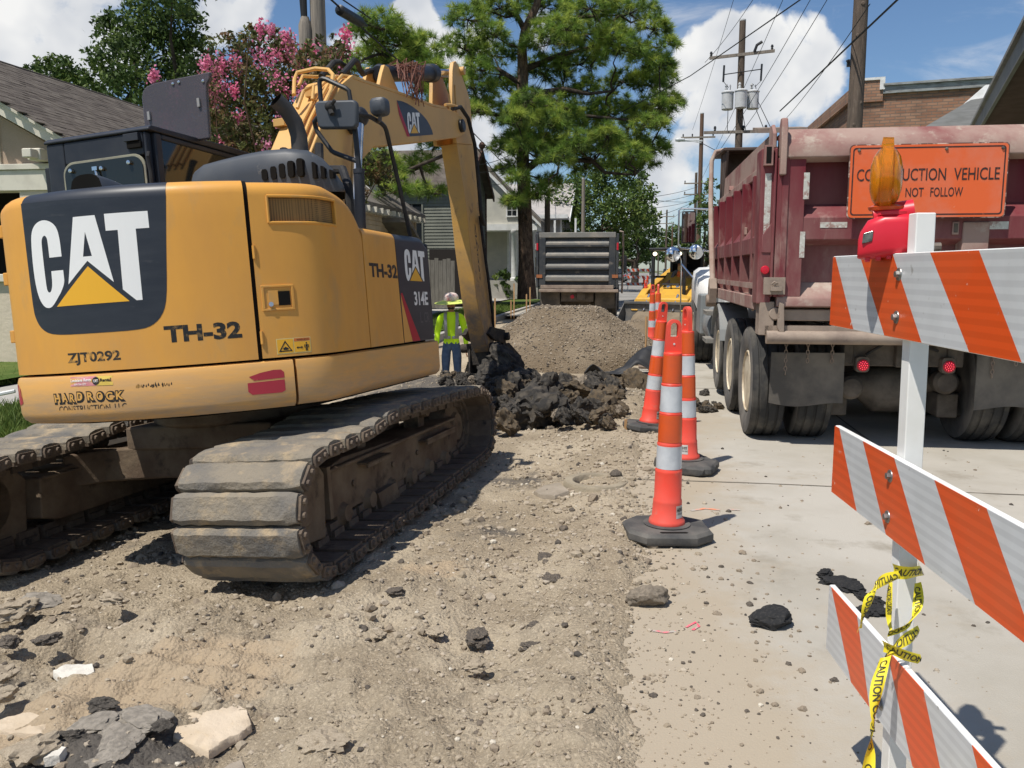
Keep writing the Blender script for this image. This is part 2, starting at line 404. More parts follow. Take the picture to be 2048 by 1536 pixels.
def conc_paint(x, y):
    q, p = qp(x, y); s = np.zeros((len(x), 4), np.float32); s[:, 3] = 1
    s[:, 0] = .62*sstep(.85, -.05, q)*sstep(14, 7, p)+.30*sstep(1.5, .3, q)*sstep(4.2, 2.6, p)+.35*bump_at(x, y, 1.3, 6.2, .5, .6)+.3*bump_at(x, y, 2.0, 8.6, .5, .9)+.5*sstep(17, 21, p)*sstep(2.2, .6, q); return s
def mach(x, y):                                  # the tilted patch of ground that carries the excavator
    dx, dy = x+1.88, y-5.82; ca, sa = math.cos(R_(15)), math.sin(R_(15))
    return -.178+.0805*(dx*ca-dy*sa)+.004*(dx*sa+dy*ca)
def bump_at(x, y, cx, cy, rx, ry, rot=0):
    a = R_(rot); u = (x-cx)*math.cos(a)+(y-cy)*math.sin(a); v = -(x-cx)*math.sin(a)+(y-cy)*math.cos(a)
    return np.exp(-(u/rx)**2-(v/ry)**2)
def soil_h(x, y):
    x = np.asarray(x, float); y = np.asarray(y, float)
    q, p = x*math.cos(ST)-y*math.sin(ST), x*math.sin(ST)+y*math.cos(ST)
    base = -.07-.03*sstep(-1.2, -3.5, q)+.0*p
    wm = bump_at(x, y, -1.9, 5.9, 2.0, 2.6, -15); wm = np.clip(wm*1.7, 0, 1)
    h = base*(1-wm)+(mach(x, y)-.035)*wm
    h = h+.075*sstep(-.75, -.12, q)              # bank of loose gravel against the slab
    h = h-.075*sstep(-.10, .16, q)
    amp = .35+.65*sstep(6, 3.5, y)
    h = h+amp*(.10*(fbm(x*1.1+3, y*1.1, 3)-.5)+.07*(fbm(x*3.4+11, y*3.4+5, 4, .55)-.5)+.05*(fbm(x*11, y*11+2, 3)-.5)+.028*(fbm(x*38, y*38, 3, .6)-.5))
    # lumps at the left foreground
    rid = 1-np.abs(2*fbm(x*2.1+40, y*2.1+7, 4)-1)
    h = h+.16*(rid-.72)*sstep(-.7, -1.7, x)*sstep(4.6, 3.6, y)
    # heap of dug clay ahead of the machine
    h = h+.24*bump_at(x, y, -.55, 11.0, 1.5, .9, -10)+.16*bump_at(x, y, .7, 9.6, .9, .8)*.8
    h = h-.12*bump_at(x, y, .1, 9.0, .7, .5)
    h = h-.56*sstep(1.0, .55, np.sqrt(((x+1.55)/1.7)**2+((y-14.6)/2.6)**2))   # the dug-out lane behind the heap
    # track pad imprints in the soft sand
    h = h-.05*bump_at(x, y, -.95, 2.6, .22, 1.6, 8)-.04*bump_at(x, y, -.1, 3.2, .2, 1.5, -6)   # wheel ruts
    im = bump_at(x, y, -1.25, 3.25, .55, .45, 10)
    h = h+im*.014*np.sin((y+.2*x)*2*math.pi/.17)
    return h
def soil_paint(x, y):
    s = np.zeros((len(x), 4), np.float32); s[:, 3] = 1
    s[:, 0] = .95*bump_at(x, y, -1.25, 3.25, .42, .30, 12)+.9*bump_at(x, y, -1.75, 2.82, .40, .22, 20)+.75*bump_at(x, y, -.42, 4.3, .28, .16, 14)+.35*bump_at(x, y, .1, 5.1, .5, .5)
    s[:, 1] = .95*bump_at(x, y, -1.33, 2.62, .36, .20, 25)+.7*bump_at(x, y, -2.15, 3.1, .3, .22)+.8*bump_at(x, y, -.3, 10.2, 2.2, 1.4)+.55*bump_at(x, y, .1, 6.2, .5, .4)+.5*bump_at(x, y, -.15, 5.0, .35, .6)+.5*bump_at(x,y,-2.2,6.5,1.3,2.2,-15)
    return s
def sheet(name, qs, ps, fh, mats, paint=None, **tags):
    Q, Pp = np.meshgrid(qs, ps); q, p = Q.ravel(), Pp.ravel()
    x = q*math.cos(ST)+p*math.sin(ST); y = -q*math.sin(ST)+p*math.cos(ST); z = fh(x, y) if callable(fh) else np.full_like(x, fh)
    n, m = len(qs), len(ps); i = (np.arange(m-1)[:, None]*n+np.arange(n-1)[None]).ravel()
    me = np_mesh(name, np.stack([x, y, z], 1), np.stack([i, i+1, i+n+1, i+n], 1), mats)
    if paint is not None:
        a = me.attributes.new('soil', 'FLOAT_COLOR', 'POINT'); a.data.foreach_set('color', paint(x, y).ravel())
    return link(name, me, **tags)
def geo(a, b, r):
    o = [a]
    while o[-1] < b: o.append(o[-1]*(1+r))
    return np.array(o)
sheet('dirt_ground', np.linspace(-4.62, .34, 400), geo(.8, 28, .0075), soil_h, M_dirt, soil_paint, kind='structure')
def conc_h(x, y): return .012*(fbm(x*.7, y*.7, 3)-.5)+.004*(fbm(x*6, y*6, 3)-.5)
sheet('concrete_road', np.concatenate([[-.12, -.1], np.linspace(-.06, 4.4, 90)]), geo(.6, 28.2, .012), lambda x, y: np.where(qp(x, y)[0] < -.11, -.2, conc_h(x, y)), M_conc, conc_paint, kind='structure')
# the intact street beyond the dig
sheet('street', np.linspace(-4.6, 4.4, 12), geo(28, 420, .05), lambda x, y: 0*x+.0, M_asph, kind='structure')
sheet('old_pavement', np.linspace(-4.6, -.1, 20), np.linspace(27.5, 33, 12), lambda x, y: 0*x+.012, M_conc, kind='structure')
# kerbs, strips, sidewalks and lawns either side
for nm, q0, q1, h0, h1, mt in (('kerb', -4.78, -4.6, .07, .07, M_walk), ('lawn', -6.6, -4.78, .07, .10, M_lawn), ('sidewalk', -7.7, -6.6, .115, .115, M_walk), ('lawn', -60, -7.7, .12, .2, M_lawn),
                              ('kerb', 4.4, 4.58, .12, .12, M_walk), ('lawn', 4.58, 6.2, .12, .15, M_lawn), ('sidewalk', 6.2, 7.5, .16, .16, M_walk), ('lawn', 7.5, 60, .15, .2, M_lawn)):
    mb = MB(); ps = geo(1.0, 420, .12); ps[0] = -8
    rows = [[tuple(stq(q0, p, h0)), tuple(stq(q1, p, h1))] for p in ps]; mb.grid(rows)
    if nm == 'kerb':
        qq = q1 if q0 < 0 else q0
        mb.grid([[tuple(stq(qq, p, h0)), tuple(stq(qq, p, -.3))] for p in ps])
    mb.build(nm, mt, kind='structure', smooth=0)
mb = MB(); mb.bx(-1500, 1500, -60, 2500, -1.6, -.95); mb.build('terrain', M_earthfar, kind='structure', smooth=0)
# saw-cut joints of the slab: thin dark sheets
mb = MB()
for p in (6.05, 11.0, 15.6, 20.4, 25.2):
    mb.grid([[tuple(stq(q, p+.02*math.sin(q*2), .0135)), tuple(stq(q, p+.018+.02*math.sin(q*2), .0135))] for q in np.linspace(-.05, 4.38, 12)])
mb.grid([[tuple(stq(2.0, p, .0135)), tuple(stq(2.018, p, .0135))] for p in np.linspace(1, 28, 20)])
mb.v = [(x, y, float(conc_h(np.array([x]), np.array([y]))[0])+.003) for x, y, z in mb.v]; mb.build('road_joint_lines', pm('joint_dirt', (.16, .14, .11), rough=1), kind='structure', smooth=0)

# ---------------------------------------------------------------- stones
def rock_mesh(seed, sub=1, flat=.75, rough=.28, planes=5, fine=.09):
    rnd = random.Random(seed); bm = bmesh.new(); bmesh.ops.create_icosphere(bm, subdivisions=sub, radius=1)
    pl = [(Vector((rnd.gauss(0,1), rnd.gauss(0,1), rnd.gauss(0,1))).normalized(), rnd.uniform(.55, .85)) for _ in range(planes)]
    off = rnd.uniform(0, 90)
    from mathutils import noise as mn
    for v in bm.verts:
        c = v.co.copy()
        for n, d in pl:
            e = c.dot(n)-d
            if e > 0: c -= n*e*.9
        k = 1+rough*mn.fractal(v.co*1.7+Vector((off, 0, 0)), .8, 2.1, 5)
        if sub >= 3: k += fine*mn.fractal(v.co*5+Vector((off, 3, 0)), .6, 2.1, 4)
        c *= k; c.z *= flat; v.co = c
    V = np.array([v.co[:] for v in bm.verts]); F = np.array([[v.index for v in f.verts] for f in bm.faces]); bm.free()
    return V, F
ROCK1 = [rock_mesh(i, 1, random.Random(i).uniform(.55, .9), .3) for i in range(9)]
M_stl = pm('stone_pale', (.42, .36, .28), (.33, .275, .21), 9, .4, .6, .9, spec=.2)
M_stm = pm('stone_mid', (.30, .245, .18), (.2, .16, .12), 9, .4, .6, .95, spec=.2)
M_std = pm('stone_dark', (.07, .062, .054), (.16, .13, .10), 9, .45, .6, .9, spec=.25)
M_shell = pm('stone_shell', (.55, .50, .41), rough=.9, spec=.2)
M_soil = pm('soil_lump', (.285, .235, .172), (.38, .32, .24), 14, .4, .62, .97, spec=.1, col3=(.15, .118, .085), sc3=9, lo3=.58, hi3=.72)
def scatter(name, pts, sizes, mats, mi, seed=1, parent=None, **tags):
    rs = np.random.RandomState(seed); Vs = []; Fs = []; Ms = []; b = 0
    k = rs.randint(0, len(ROCK1), len(pts)); an = rs.rand(len(pts))*6.283
    for r in range(len(ROCK1)):
        s = np.where(k == r)[0]
        if not len(s): continue
        V, F = ROCK1[r]; ca, sa = np.cos(an[s])[:, None], np.sin(an[s])[:, None]
        X = V[None, :, 0]*ca-V[None, :, 1]*sa; Y = V[None, :, 0]*sa+V[None, :, 1]*ca; Z = np.repeat(V[None, :, 2], len(s), 0)
        P = np.stack([X, Y, Z], 2)*sizes[s][:, None, None]+pts[s][:, None, :]
        Vs.append(P.reshape(-1, 3)); Fs.append((F[None]+(b+np.arange(len(s))*len(V))[:, None, None]).reshape(-1, 3)); Ms.append(np.repeat(mi[s], len(F))); b += len(s)*len(V)
    me = np_mesh(name, np.concatenate(Vs), np.concatenate(Fs), mats, np.concatenate(Ms), smooth=False)
    return link(name, me, parent, kind='stuff', **tags)
def ground_z(x, y):
    q = qp(x, y)[0]; s = soil_h(x, y); c = conc_h(x, y)
    return np.where(q > -.1, np.maximum(s, c), s)
def spread(n, seed, q0, q1, p0, p1, smin, smax, pw=2.2, dens=None):
    rs = np.random.RandomState(seed)
    p = p0*(p1/p0)**rs.rand(n); q = q0+(q1-q0)*rs.rand(n)
    x = q*math.cos(ST)+p*math.sin(ST); y = -q*math.sin(ST)+p*math.cos(ST)
    keep = np.ones(n, bool)
    if dens is not None: keep = rs.rand(n) < dens(x, y, q, p)
    x, y, p = x[keep], y[keep], p[keep]
    s = smin*(smax/smin)**(rs.rand(len(x))**pw)*np.clip(p/3.2, .8, 1.6)
    return np.stack([x, y, ground_z(x, y)+s*.15], 1), s, rs
def grav_d(x, y, q, p): return np.clip(1.0*sstep(-1.3, -.3, q)+.35+.5*(fbm(x*1.3, y*1.3, 3)-.4), .12, 1)*np.where(q > .05, np.clip(.9-q*2.6, .05, 1), 1)
P_, S_, rs_ = spread(20000, 3, -3.6, .5, 1.7, 12, .0045, .018, 2.4, grav_d)
scatter('gravel', P_, S_, [M_stl, M_soil, M_std, M_shell], rs_.choice(4, len(P_), p=[.36, .56, .05, .03]), 5)
def conc_d(x, y, q, p): return np.clip(.12+1.5*bump_at(x, y, .75, 2.9, .5, .55)+.5*bump_at(x, y, 1.0, 4.0, .5, .8)+.5*sstep(.5, .0, q), 0, 1)
P_, S_, rs_ = spread(4500, 4, -.05, 2.6, 1.6, 8, .003, .011, 2.6, conc_d)
scatter('gravel', P_, S_, [M_stl, M_stm, M_std], rs_.choice(3, len(P_), p=[.30, .45, .25]), 6)
P_, S_, rs_ = spread(5200, 23, -3.6, .12, 1.7, 10, .007, .030, 2.6, lambda x, y, q, p: np.clip(.25+2.2*(fbm(x*2.2+5, y*2.2, 3)-.45), .03, 1)*np.where(q > -.1, .3, 1))
scatter('soil_lumps', P_, S_, [M_soil, M_stm, M_std], rs_.choice(3, len(P_), p=[.80, .12, .08]), 15)
# stones one can pick out singly
ST_ME = []
for i in range(8):
    V, F = rock_mesh(50+i, 2, random.Random(i).uniform(.55, .85), .3, 7)
    for mt in (M_stl, M_stm, M_std): ST_ME.append(np_mesh('stone', V, F, mt, smooth=False))
def where(x, y):
    q, p = qp(x, y)
    d = 'in the foreground' if p < 2.5 else 'before the excavator track' if p < 3.6 else 'level with the nearest channelizer' if p < 5.2 else 'beyond the nearest channelizer'
    return ('near the slab edge ' if q > -.75 else 'in the middle of the lane ' if q > -1.7 else 'on the left side ')+d
def size_word(s, a, b): return 'small' if s < a else 'middling' if s < b else 'larger'
P_, S_, rs_ = spread(330, 9, -3.1, .1, 1.75, 6.5, .013, .034, 2.0, None)
for i in range(min(len(P_), 170)):
    k = rs_.choice(3, p=[.3, .5, .2])
    tag(link('stone', ST_ME[rs_.randint(8)*3+k], loc=P_[i], rot=(rs_.rand()*.5, rs_.rand()*.5, rs_.rand()*6.3)), size_word(S_[i], .018, .026)+[' pale stone ', ' brown clod ', ' dark lump '][k]+where(*P_[i][:2]), ['stone', 'clod', 'clod'][k], 'loose stones in the dirt lane').scale = (S_[i],)*3
P_, S_, rs_ = spread(300, 12, .05, 1.5, 1.8, 5.5, .008, .02, 2.2, conc_d)
for i in range(min(len(P_), 80)):
    k = 1 if rs_.rand() < .55 else 2
    tag(link('pebble', ST_ME[rs_.randint(8)*3+k], loc=P_[i], rot=(0, 0, rs_.rand()*6.3)), size_word(S_[i], .010, .014)+['', ' brown pebble on the slab ', ' black pebble on the slab '][k]+('in front of the nearest channelizer' if P_[i][1] < 4.3 else 'behind the nearest channelizer')+(' close to the dirt' if P_[i][0] < .75 else ' towards the barricade'), 'pebble', 'pebbles on the concrete').scale = (S_[i],)*3
def slab(name, label, cat, pxs, z, th, mat, seed=1, sub=5, tilt=0, drop=.02):
    """a flat broken piece, its outline given on the ground; ragged edge, real thickness"""
    pts = [gnd(*p, z) for p in pxs]; c = sum(pts, Vector())/len(pts); rnd = random.Random(seed); out = []
    for i in range(len(pts)):
        a, b = pts[i], pts[(i+1) % len(pts)]
        for k in range(sub):
            o = a.lerp(b, k/sub)-c; o *= 1+rnd.uniform(-.02, .02); out.append(o)
    top = [(o.x*.97, o.y*.97, th/2+o.x*tilt+rnd.uniform(-.003, .003)) for o in out]; mid = [(o.x, o.y, th*.3+o.x*tilt) for o in out]; bot = [(o.x*1.02, o.y*1.02, -th) for o in out]
    mb = MB(); n = len(out); mb.grid([bot, mid, top], 0, True)
    ins = [(o.x*.5, o.y*.5, th/2+o.x*tilt*.6+rnd.uniform(-.004, .004)) for o in out]; b = len(mb.v); mb.v += ins
    mb.f += [(b-n+i, b-n+(i+1) % n, b+(i+1) % n, b+i) for i in range(n)]+[tuple(b+i for i in range(n))]; mb.m += [0]*(n+1)
    zt = np.median([float(soil_h(c.x+o.x*.8, c.y+o.y*.8)) for o in out[::3]])+.008; o = mb.build(name, mat, smooth=45); o.location = (c.x, c.y, zt+drop-th*.75); return tag(o, label, cat)
M_lime = pm('limestone', (.60, .50, .38), (.52, .42, .3), 6, .4, .65, .95, bump=.3, bsc=60, spec=.15)
M_white = pm('chalky_stone', (.66, .63, .56), (.5, .46, .4), 8, .45, .65, .95, bump=.4, bsc=50, spec=.15)
slab('flat_stone', 'large flat cream slab of stone lying in the foreground dirt', 'stone slab', [(343,1432),(356,1392),(385,1372),(425,1358),(462,1366),(492,1380),(500,1408),(480,1424),(445,1442),(415,1462),(380,1448)], -.03, .022, M_lime, 3, 5, 0, .018)
slab('flat_stone', 'thin flat chalky slab half buried left of the cream slab', 'stone slab', [(105,1335),(130,1322),(185,1322),(190,1338),(160,1352),(120,1348)], -.08, .02, M_white, 4, 4, 0, .015)
slab('flat_stone', 'grey wedge of broken stone at the very bottom edge', 'stone slab', [(405,1536),(450,1500),(482,1488),(497,1530),(490,1560),(420,1570)], -.05, .04, pm('grey_stone', (.33, .28, .22), (.25, .21, .17), 7, .4, .6, .95, bump=.4), 5, 3, .1, .02)
slab('flat_stone', 'small white chip of stone at the bottom left corner', 'stone slab', [(78,1525),(105,1512),(135,1520),(120,1536),(90,1540)], -.08, .02, M_white, 6, 3, .1, .03)
slab('flat_stone', 'pale sandy slab at the left edge beside the black lumps', 'stone slab', [(0,1440),(60,1425),(95,1440),(90,1470),(20,1470),(-20,1460)], -.08, .02, M_lime, 8, 4, .0, .01)
slab('flat_stone', 'upturned grey slab beside the buried concrete ring', 'stone slab', [(1068,978),(1090,968),(1120,966),(1138,985),(1110,990),(1080,986)], -.02, .03, pm('slab_grey', (.34, .29, .23), (.26, .22, .17), 7, .4, .6, .95, bump=.4), 9, 3, .12, .03)
def boulder(name, label, cat, px, py, z, sc, mat, seed, sub=4, rough=.3, flat=.7, rot=0, sink=.3, planes=6):
    V, F = rock_mesh(seed, sub, flat, rough, planes, .06); me = np_mesh(name, V, F, mat, smooth=(sub >= 4)); c = gnd(px, py, z)
    if sub >= 4: me.set_sharp_from_angle(angle=R_(38))
    o = link(name, me, loc=(c.x, c.y, z+sc[2]*(.55-sink)), rot=(0, 0, rot)); o.scale = sc; return tag(o, label, cat)
M_clodg = pm('clay_grey', (.24, .20, .155), (.16, .135, .105), 5, .4, .62, .97, bump=.8, bsc=22, spec=.15, bdist=.003)
M_clayg = pm('clay_smear', (.30, .268, .225), (.20, .18, .152), 4, .4, .6, .97, bump=.8, bsc=22, spec=.15, col3=(.30, .26, .2), sc3=9, lo3=.56, hi3=.7, bdist=.003)
M_clayd = pm('clay_dark', (.10, .09, .078), (.06, .054, .047), 5, .4, .6, .97, bump=.8, bsc=22, spec=.15, col3=(.24, .2, .155), sc3=9, lo3=.56, hi3=.7, bdist=.003)
M_asphalt = pm('asphalt_chunk', (.024, .024, .025), (.055, .052, .048), 9, .5, .68, .85, bump=.9, bsc=45, spec=.3, bdist=.003)
M_clay = pm('clay_black', (.034, .032, .030), (.085, .074, .06), 3.5, .42, .62, .9, bump=.8, bsc=16, spec=.25, bdist=.003)
M_clayb = pm('clay_brown', (.125, .095, .062), (.075, .062, .048), 4, .42, .6, .95, bump=.8, bsc=16, spec=.2, col3=(.3, .24, .15), sc3=6, lo3=.6, hi3=.75, bdist=.003)
boulder('boulder', 'rounded grey brown clod on the concrete in front of the nearest channelizer', 'boulder', 1296, 1208, .0, (.098, .062, .085), M_clodg, 21, 4, .22, .75, .1, .15)
boulder('asphalt_chunk', 'jagged black asphalt chunk lying alone on the concrete', 'asphalt chunk', 1548, 1250, .0, (.125, .080, .085), M_asphalt, 37, 4, .16, .62, .3, .25, 12)
def place(i, x, y):
    if x < 420: return ('above' if y < 1340 else 'left of' if x < 280 else 'touching')+' the cream stone slab'+(' at the left edge' if x < 60 else ' beside the sand patch' if y < 1300 else ' in the dark smear')
    return ('below the track end' if x < 850 else 'in the middle of the lane' if x < 1000 else 'near the slab edge')+(' far down' if y > 1400 else '')
for i, (x, y, s) in enumerate([(1675, 1165, .085), (1700, 1178, .09), (1735, 1200, .07), (1752, 1225, .075), (1650, 1150, .05), (1725, 1225, .05)]):
    boulder('asphalt_crumb', 'crumbled black asphalt left of the barricade post, '+['upper left clump', 'largest middle clump', 'clump right of the middle', 'rightmost clump by the tape', 'small leftmost crumb', 'small lower crumb by the rail'][i], 'asphalt crumbs', x, y, 0, (s, s*.75, .028), M_asphalt, 60+i, 4, .5, .7, i, .3)['group'] = 'asphalt crumbs by the barricade'
for i, (x, y, s, m_) in enumerate([(205, 1410, .055, 'k'), (190, 1450, .105, 'g'), (285, 1440, .11, 'g'), (325, 1452, .04, 'k'), (215, 1500, .11, 'g'), (140, 1475, .05, 'k'), (240, 1475, .12, 'g'), (70, 1205, .13, 'g'), (25, 1222, .1, 'g'), (20, 1285, .055, 'k'), (95, 1280, .055, 'k'), (10, 1350, .06, 'g'), (650, 1490, .085, 'g'), (75, 1500, .1, 'g'), (225, 1200, .07, 'g'), (5, 1390, .06, 'g'), (1105, 1165, .07, 'k'), (790, 1185, .045, 'k'), (955, 1278, .07, 'k'), (1070, 1298, .06, 'k'), (1072, 1255, .05, 'k'), (870, 1265, .05, 'g'), (950, 1335, .05, 'g'), (760, 1270, .04, 'g')]):
    if s > .1: o = boulder('clay_lump', ['smeared lump of dry grey clay ', 'crumbly lump of black clay '][m_ == 'k']+place(i, x, y), 'clay lump', x, y, -.07, (s, s*.7, s*.24), M_clayg if m_ == 'g' else M_std, 80+i, 4, .30, .7, i*1.3, .42)
    else: o = boulder('clay_lump', size_word(s, .055, .075)+[' lump of grey clay ', ' lump of black clay '][m_ == 'k']+place(i, x, y), 'clay lump', x, y, -.05, (s, s*.75, s*.6), M_soil if m_ == 'g' else (M_clayd if y > 1400 and x < 400 else M_std), 80+i, 4, .42, .7, i*1.3, .38)
    o['group'] = 'clay lumps in the churned dirt'
# concrete ring of a buried valve box
t = thing('valve_ring', 'round concrete collar half buried where dirt meets slab', 'concrete collar', gnd(1192, 965, -.0)+Vector((0, 0, -.055)))
mb = MB(); mb.lathe([(.17, -.25), (.24, -.2), (.235, .06), (.225, .075), (.17, .075), (.16, .06), (.15, -.1)], 40); mb.build('collar', pm('old_concrete', (.34, .29, .21), (.26, .22, .16), 6, .4, .62, .95, bump=.5), t, smooth=40)
mb = MB(); mb.lathe([(.0, .03), (.10, .035), (.158, .02), (.158, -.05)], 30); mb.build('packed_soil', M_clodg, t)
# pink survey paint on the slab
M_pink = pm('survey_paint', (.85, .10, .16), (.42, .38, .33), 26, .42, .56, .9)
M_orp = pm('survey_paint_orange', (.75, .26, .14), (.43, .39, .34), 14, .40, .56, .9)
def mark(pxs, w, mat, lab):
    pts = [gnd(*p, .008) for p in pxs]; mb = MB(); rows = []
    for i, p in enumerate(pts):
        d = (pts[min(i+1, len(pts)-1)]-pts[max(i-1, 0)]).normalized(); n = Vector((-d.y, d.x, 0))*w
        rows.append([tuple(p+n), tuple(p-n)])
    mb.grid([[(a[0], a[1], float(conc_h(np.array([a[0]]), np.array([a[1]]))[0])+.0035) for a in r] for r in rows]); return tag(mb.build('paint_mark', mat, smooth=0), lab, 'paint mark')
mark([(1372,1252),(1392,1242),(1398,1250),(1385,1258)], .006, M_pink, 'pink survey scribble on the slab')
mark([(1300,1258),(1330,1262),(1352,1260)], .008, M_pink, 'faint pink survey dash left of the scribble')
mark([(1382,1020),(1410,1016),(1440,1019)], .014, M_orp, 'long orange paint dash on the concrete beside a channelizer shadow')
mark([(1458,1018),(1480,1019)], .014, M_orp, 'short orange paint dab on the concrete beside the longer dash')

# ---------------------------------------------------------------- dug clay clods
CL = []
for i in range(9):
    V, F = rock_mesh(200+i, 4, random.Random(i+3).uniform(.65, .95), .36, 4, .09)
    ms = []
    for mt in (M_clay, M_clayb, M_clodg):
        me = np_mesh('clay_clod', V, F, mt, smooth=True); me.set_sharp_from_angle(angle=R_(35)); ms.append(me)
    CL.append(ms)
rs = np.random.RandomState(31)
def clod(px, py, z, s, k, lab=None):
    c = gnd(px, py, z); zz = float(soil_h(c.x, c.y))
    o = link('clay_clod', CL[rs.randint(9)][k], loc=(c.x, c.y, max(z, zz)+s*.25), rot=(rs.rand(), rs.rand(), rs.rand()*6.3)); o.scale = (s, s*rs.uniform(.7, 1), s*rs.uniform(.6, .9))
    return tag(o, lab or size_word(s, .09, .15)+[' wet black clod ', ' brown clod ', ' dry grey clod '][k]+('under the bucket' if px < 990 else 'in the middle of the dug heap' if px < 1130 else 'at the right end of the dug heap')+(' at the front' if py > 815 else ' at the back'), 'clod', None if lab else 'clods of dug clay')
clod(1075, 830, 0, .33, 0, 'biggest black clod at the front of the dug heap')
clod(1205, 828, 0, .25, 1, 'big brown clod at the right end of the dug heap')
clod(1015, 740, .25, .32, 0, 'black clod heaped highest behind the bucket')
clod(1012, 855, 0, .16, 1, 'brown clod at the front beside the excavator track')
clod(1270, 775, .05, .20, 1, 'tan clod beside the black fabric near the channelizers')
clod(1140, 820, 0, .22, 1, 'tan clod between the biggest black and big brown clods')
for i in range(190):
    u = rs.rand(); px = 885+u*360; w = 1-abs(u-.4)*.9
    py = 768+rs.rand()*84*(.65+.35*u)-40*(rs.rand()**1.5)*max(0, 1-abs(u-.28)*3)
    if px < 985 and py > 775: py = 735+rs.rand()*30
    s = (.045+.135*rs.rand()**1.8)*(1.15 if py < 800 else .95)
    if px < 965 and py < 790: s = min(s, .07); py = max(py, 757)
    clod(px, py, .05 if py > 790 else .18*w, s, rs.choice(3, p=[.74, .19, .07] if u < .55 else [.50, .38, .12]))
for i in range(26):
    clod(1370+rs.rand()*70, 785+rs.rand()*40, .0, .03+.05*rs.rand(), rs.choice(2), ['black crumb of clay spilled on the slab beside the truck tyres', 'brown crumb of clay spilled on the slab beside the truck tyres'][0])['group'] = 'clay crumbs by the truck tyres'

# ---------------------------------------------------------------- gravel pile
def pile(name, label, cx, cy, rx, ry, h, top, seed, mat, n, res=120):
    t = thing(name, label, 'gravel pile', (cx, cy, -.12))
    g = np.linspace(-1.15, 1.15, res); X, Y = np.meshgrid(g*rx, g*ry); x, y = X.ravel(), Y.ravel()
    r = np.sqrt((x/rx)**2+(y/ry)**2)*(1+.16*(fbm(x*.8+seed, y*.8, 3)-.5))
    def hh(x, y):
        r = np.sqrt((x/rx)**2+(y/ry)**2)*(1+.16*(fbm(x*.8+seed, y*.8, 3)-.5))
        z = np.minimum(h*1.0*(1-r)/(1-top), h)
        z = np.where(z > h*.93, h*.93+(z-h*.93)*.4, z)-.6*sstep(.80, 1.12, r)
        return z+.07*(fbm(x*1.4+seed, y*1.4, 4)-.5)+.03*(fbm(x*7, y*7, 3)-.5)
    z = hh(x, y); i = (np.arange(res-1)[:, None]*res+np.arange(res-1)[None]).ravel()
    me = np_mesh('heap', np.stack([x, y, z], 1), np.stack([i, i+1, i+res+1, i+res], 1), mat); link('heap', me, t)
    rs = np.random.RandomState(seed); a = rs.rand(n)*6.283; rr = np.sqrt(rs.rand(n))*1.02; x, y = rr*np.cos(a)*rx, rr*np.sin(a)*ry
    s = .007*(3.4)**(rs.rand(n)**2.4)
    scatter('gravel', np.stack([x, y, hh(x, y)+s*.2], 1), s, [M_stl, M_stm, M_std], rs.choice(3, n, p=[.18, .66, .16]), seed, t)
    return t
pile('gravel_pile', 'flat topped brown gravel pile in front of the grey dump truck', 1.0, 14.9, 1.95, 2.2, 1.04, .27, 3, M_pile, 16000)
pile('gravel_pile', 'low spill of gravel at the loader bucket', 3.25, 20.6, 1.5, 1.3, .42, .3, 5, M_pile, 1800, 70)
# ================================================================ EXCAVATOR
M_yel = pm('machine_yellow', (.71, .345, .062), (.62, .30, .065), 2.2, .4, .65, .36, rough2=.55, spec=.4, bump=.03, bsc=7, col3=(.45, .29, .13), sc3=4.5, lo3=.56, hi3=.86, dust=((.42, .29, .15), .95, 1.6, .35), stretch=(1, 1, .4))
M_yels = pm('sill_yellow', (.71, .38, .11), (.60, .35, .14), 2.0, .42, .62, .45, spec=.35, dust=((.38, .285, .20), .80, 1.04, 1.15), col3=(.66, .48, .28), sc3=7, lo3=.66, hi3=.72, stretch=(1, 1, 6))
M_yelb = pm('boom_yellow', (.66, .385, .125), (.58, .34, .12), 1.6, .4, .65, .5, spec=.35, col3=(.30, .17, .08), sc3=3.2, lo3=.60, hi3=.80)
M_yelst = pm('stick_yellow', (.62, .35, .095), (.50, .30, .11), 2.5, .42, .62, .55, spec=.3, col3=(.16, .085, .05), sc3=5, lo3=.58, hi3=.72, dust=((.20, .16, .13), .75, 2.15, 1.7))
M_nvy = pm('panel_black', (.020, .024, .034), (.032, .036, .046), 3, .4, .7, .42, spec=.5, col3=(.06, .06, .065), sc3=8, lo3=.62, hi3=.8, stretch=(1, 1, 5))
M_nvyd = pm('cab_black', (.018, .022, .032), (.034, .037, .045), 5, .4, .7, .5, spec=.45)
M_hood = pm('hood_grey', (.050, .058, .072), (.072, .078, .088), 3, .4, .65, .5, spec=.45, col3=(.16, .15, .14), sc3=14, lo3=.64, hi3=.75)
M_blk = pm('black_steel', (.014, .015, .018), (.03, .03, .032), 9, .45, .65, .45, spec=.5)
M_hose = pm('hose', (.022, .022, .024), (.05, .046, .042), 8, .45, .65, .7, spec=.3)
M_inner = pm('inner_dark', (.012, .011, .010), rough=.9, spec=.1)
M_wht = pm('white_print', (.80, .80, .79), rough=.5)
M_blkp = pm('black_print', (.015, .015, .016), (.16, .10, .04), 40, .56, .66, .5)
M_stencil = pm('stencil_paint', (.028, .024, .02), (.40, .22, .06), 26, .54, .62, .6)
M_amber = pm('logo_yellow', (.80, .42, .03), rough=.45)
M_red = pm('red_print', (.42, .015, .03), rough=.5)
M_redrefl = pm('red_reflector', (.40, .03, .05), (.52, .30, .10), 9, .56, .62, .4)
M_steel = pm('bright_steel', (.62, .62, .62), rough=.18, metal=1)
M_bolt = pm('bolt_steel', (.20, .17, .14), (.10, .08, .07), 12, .4, .6, .6, metal=.4)
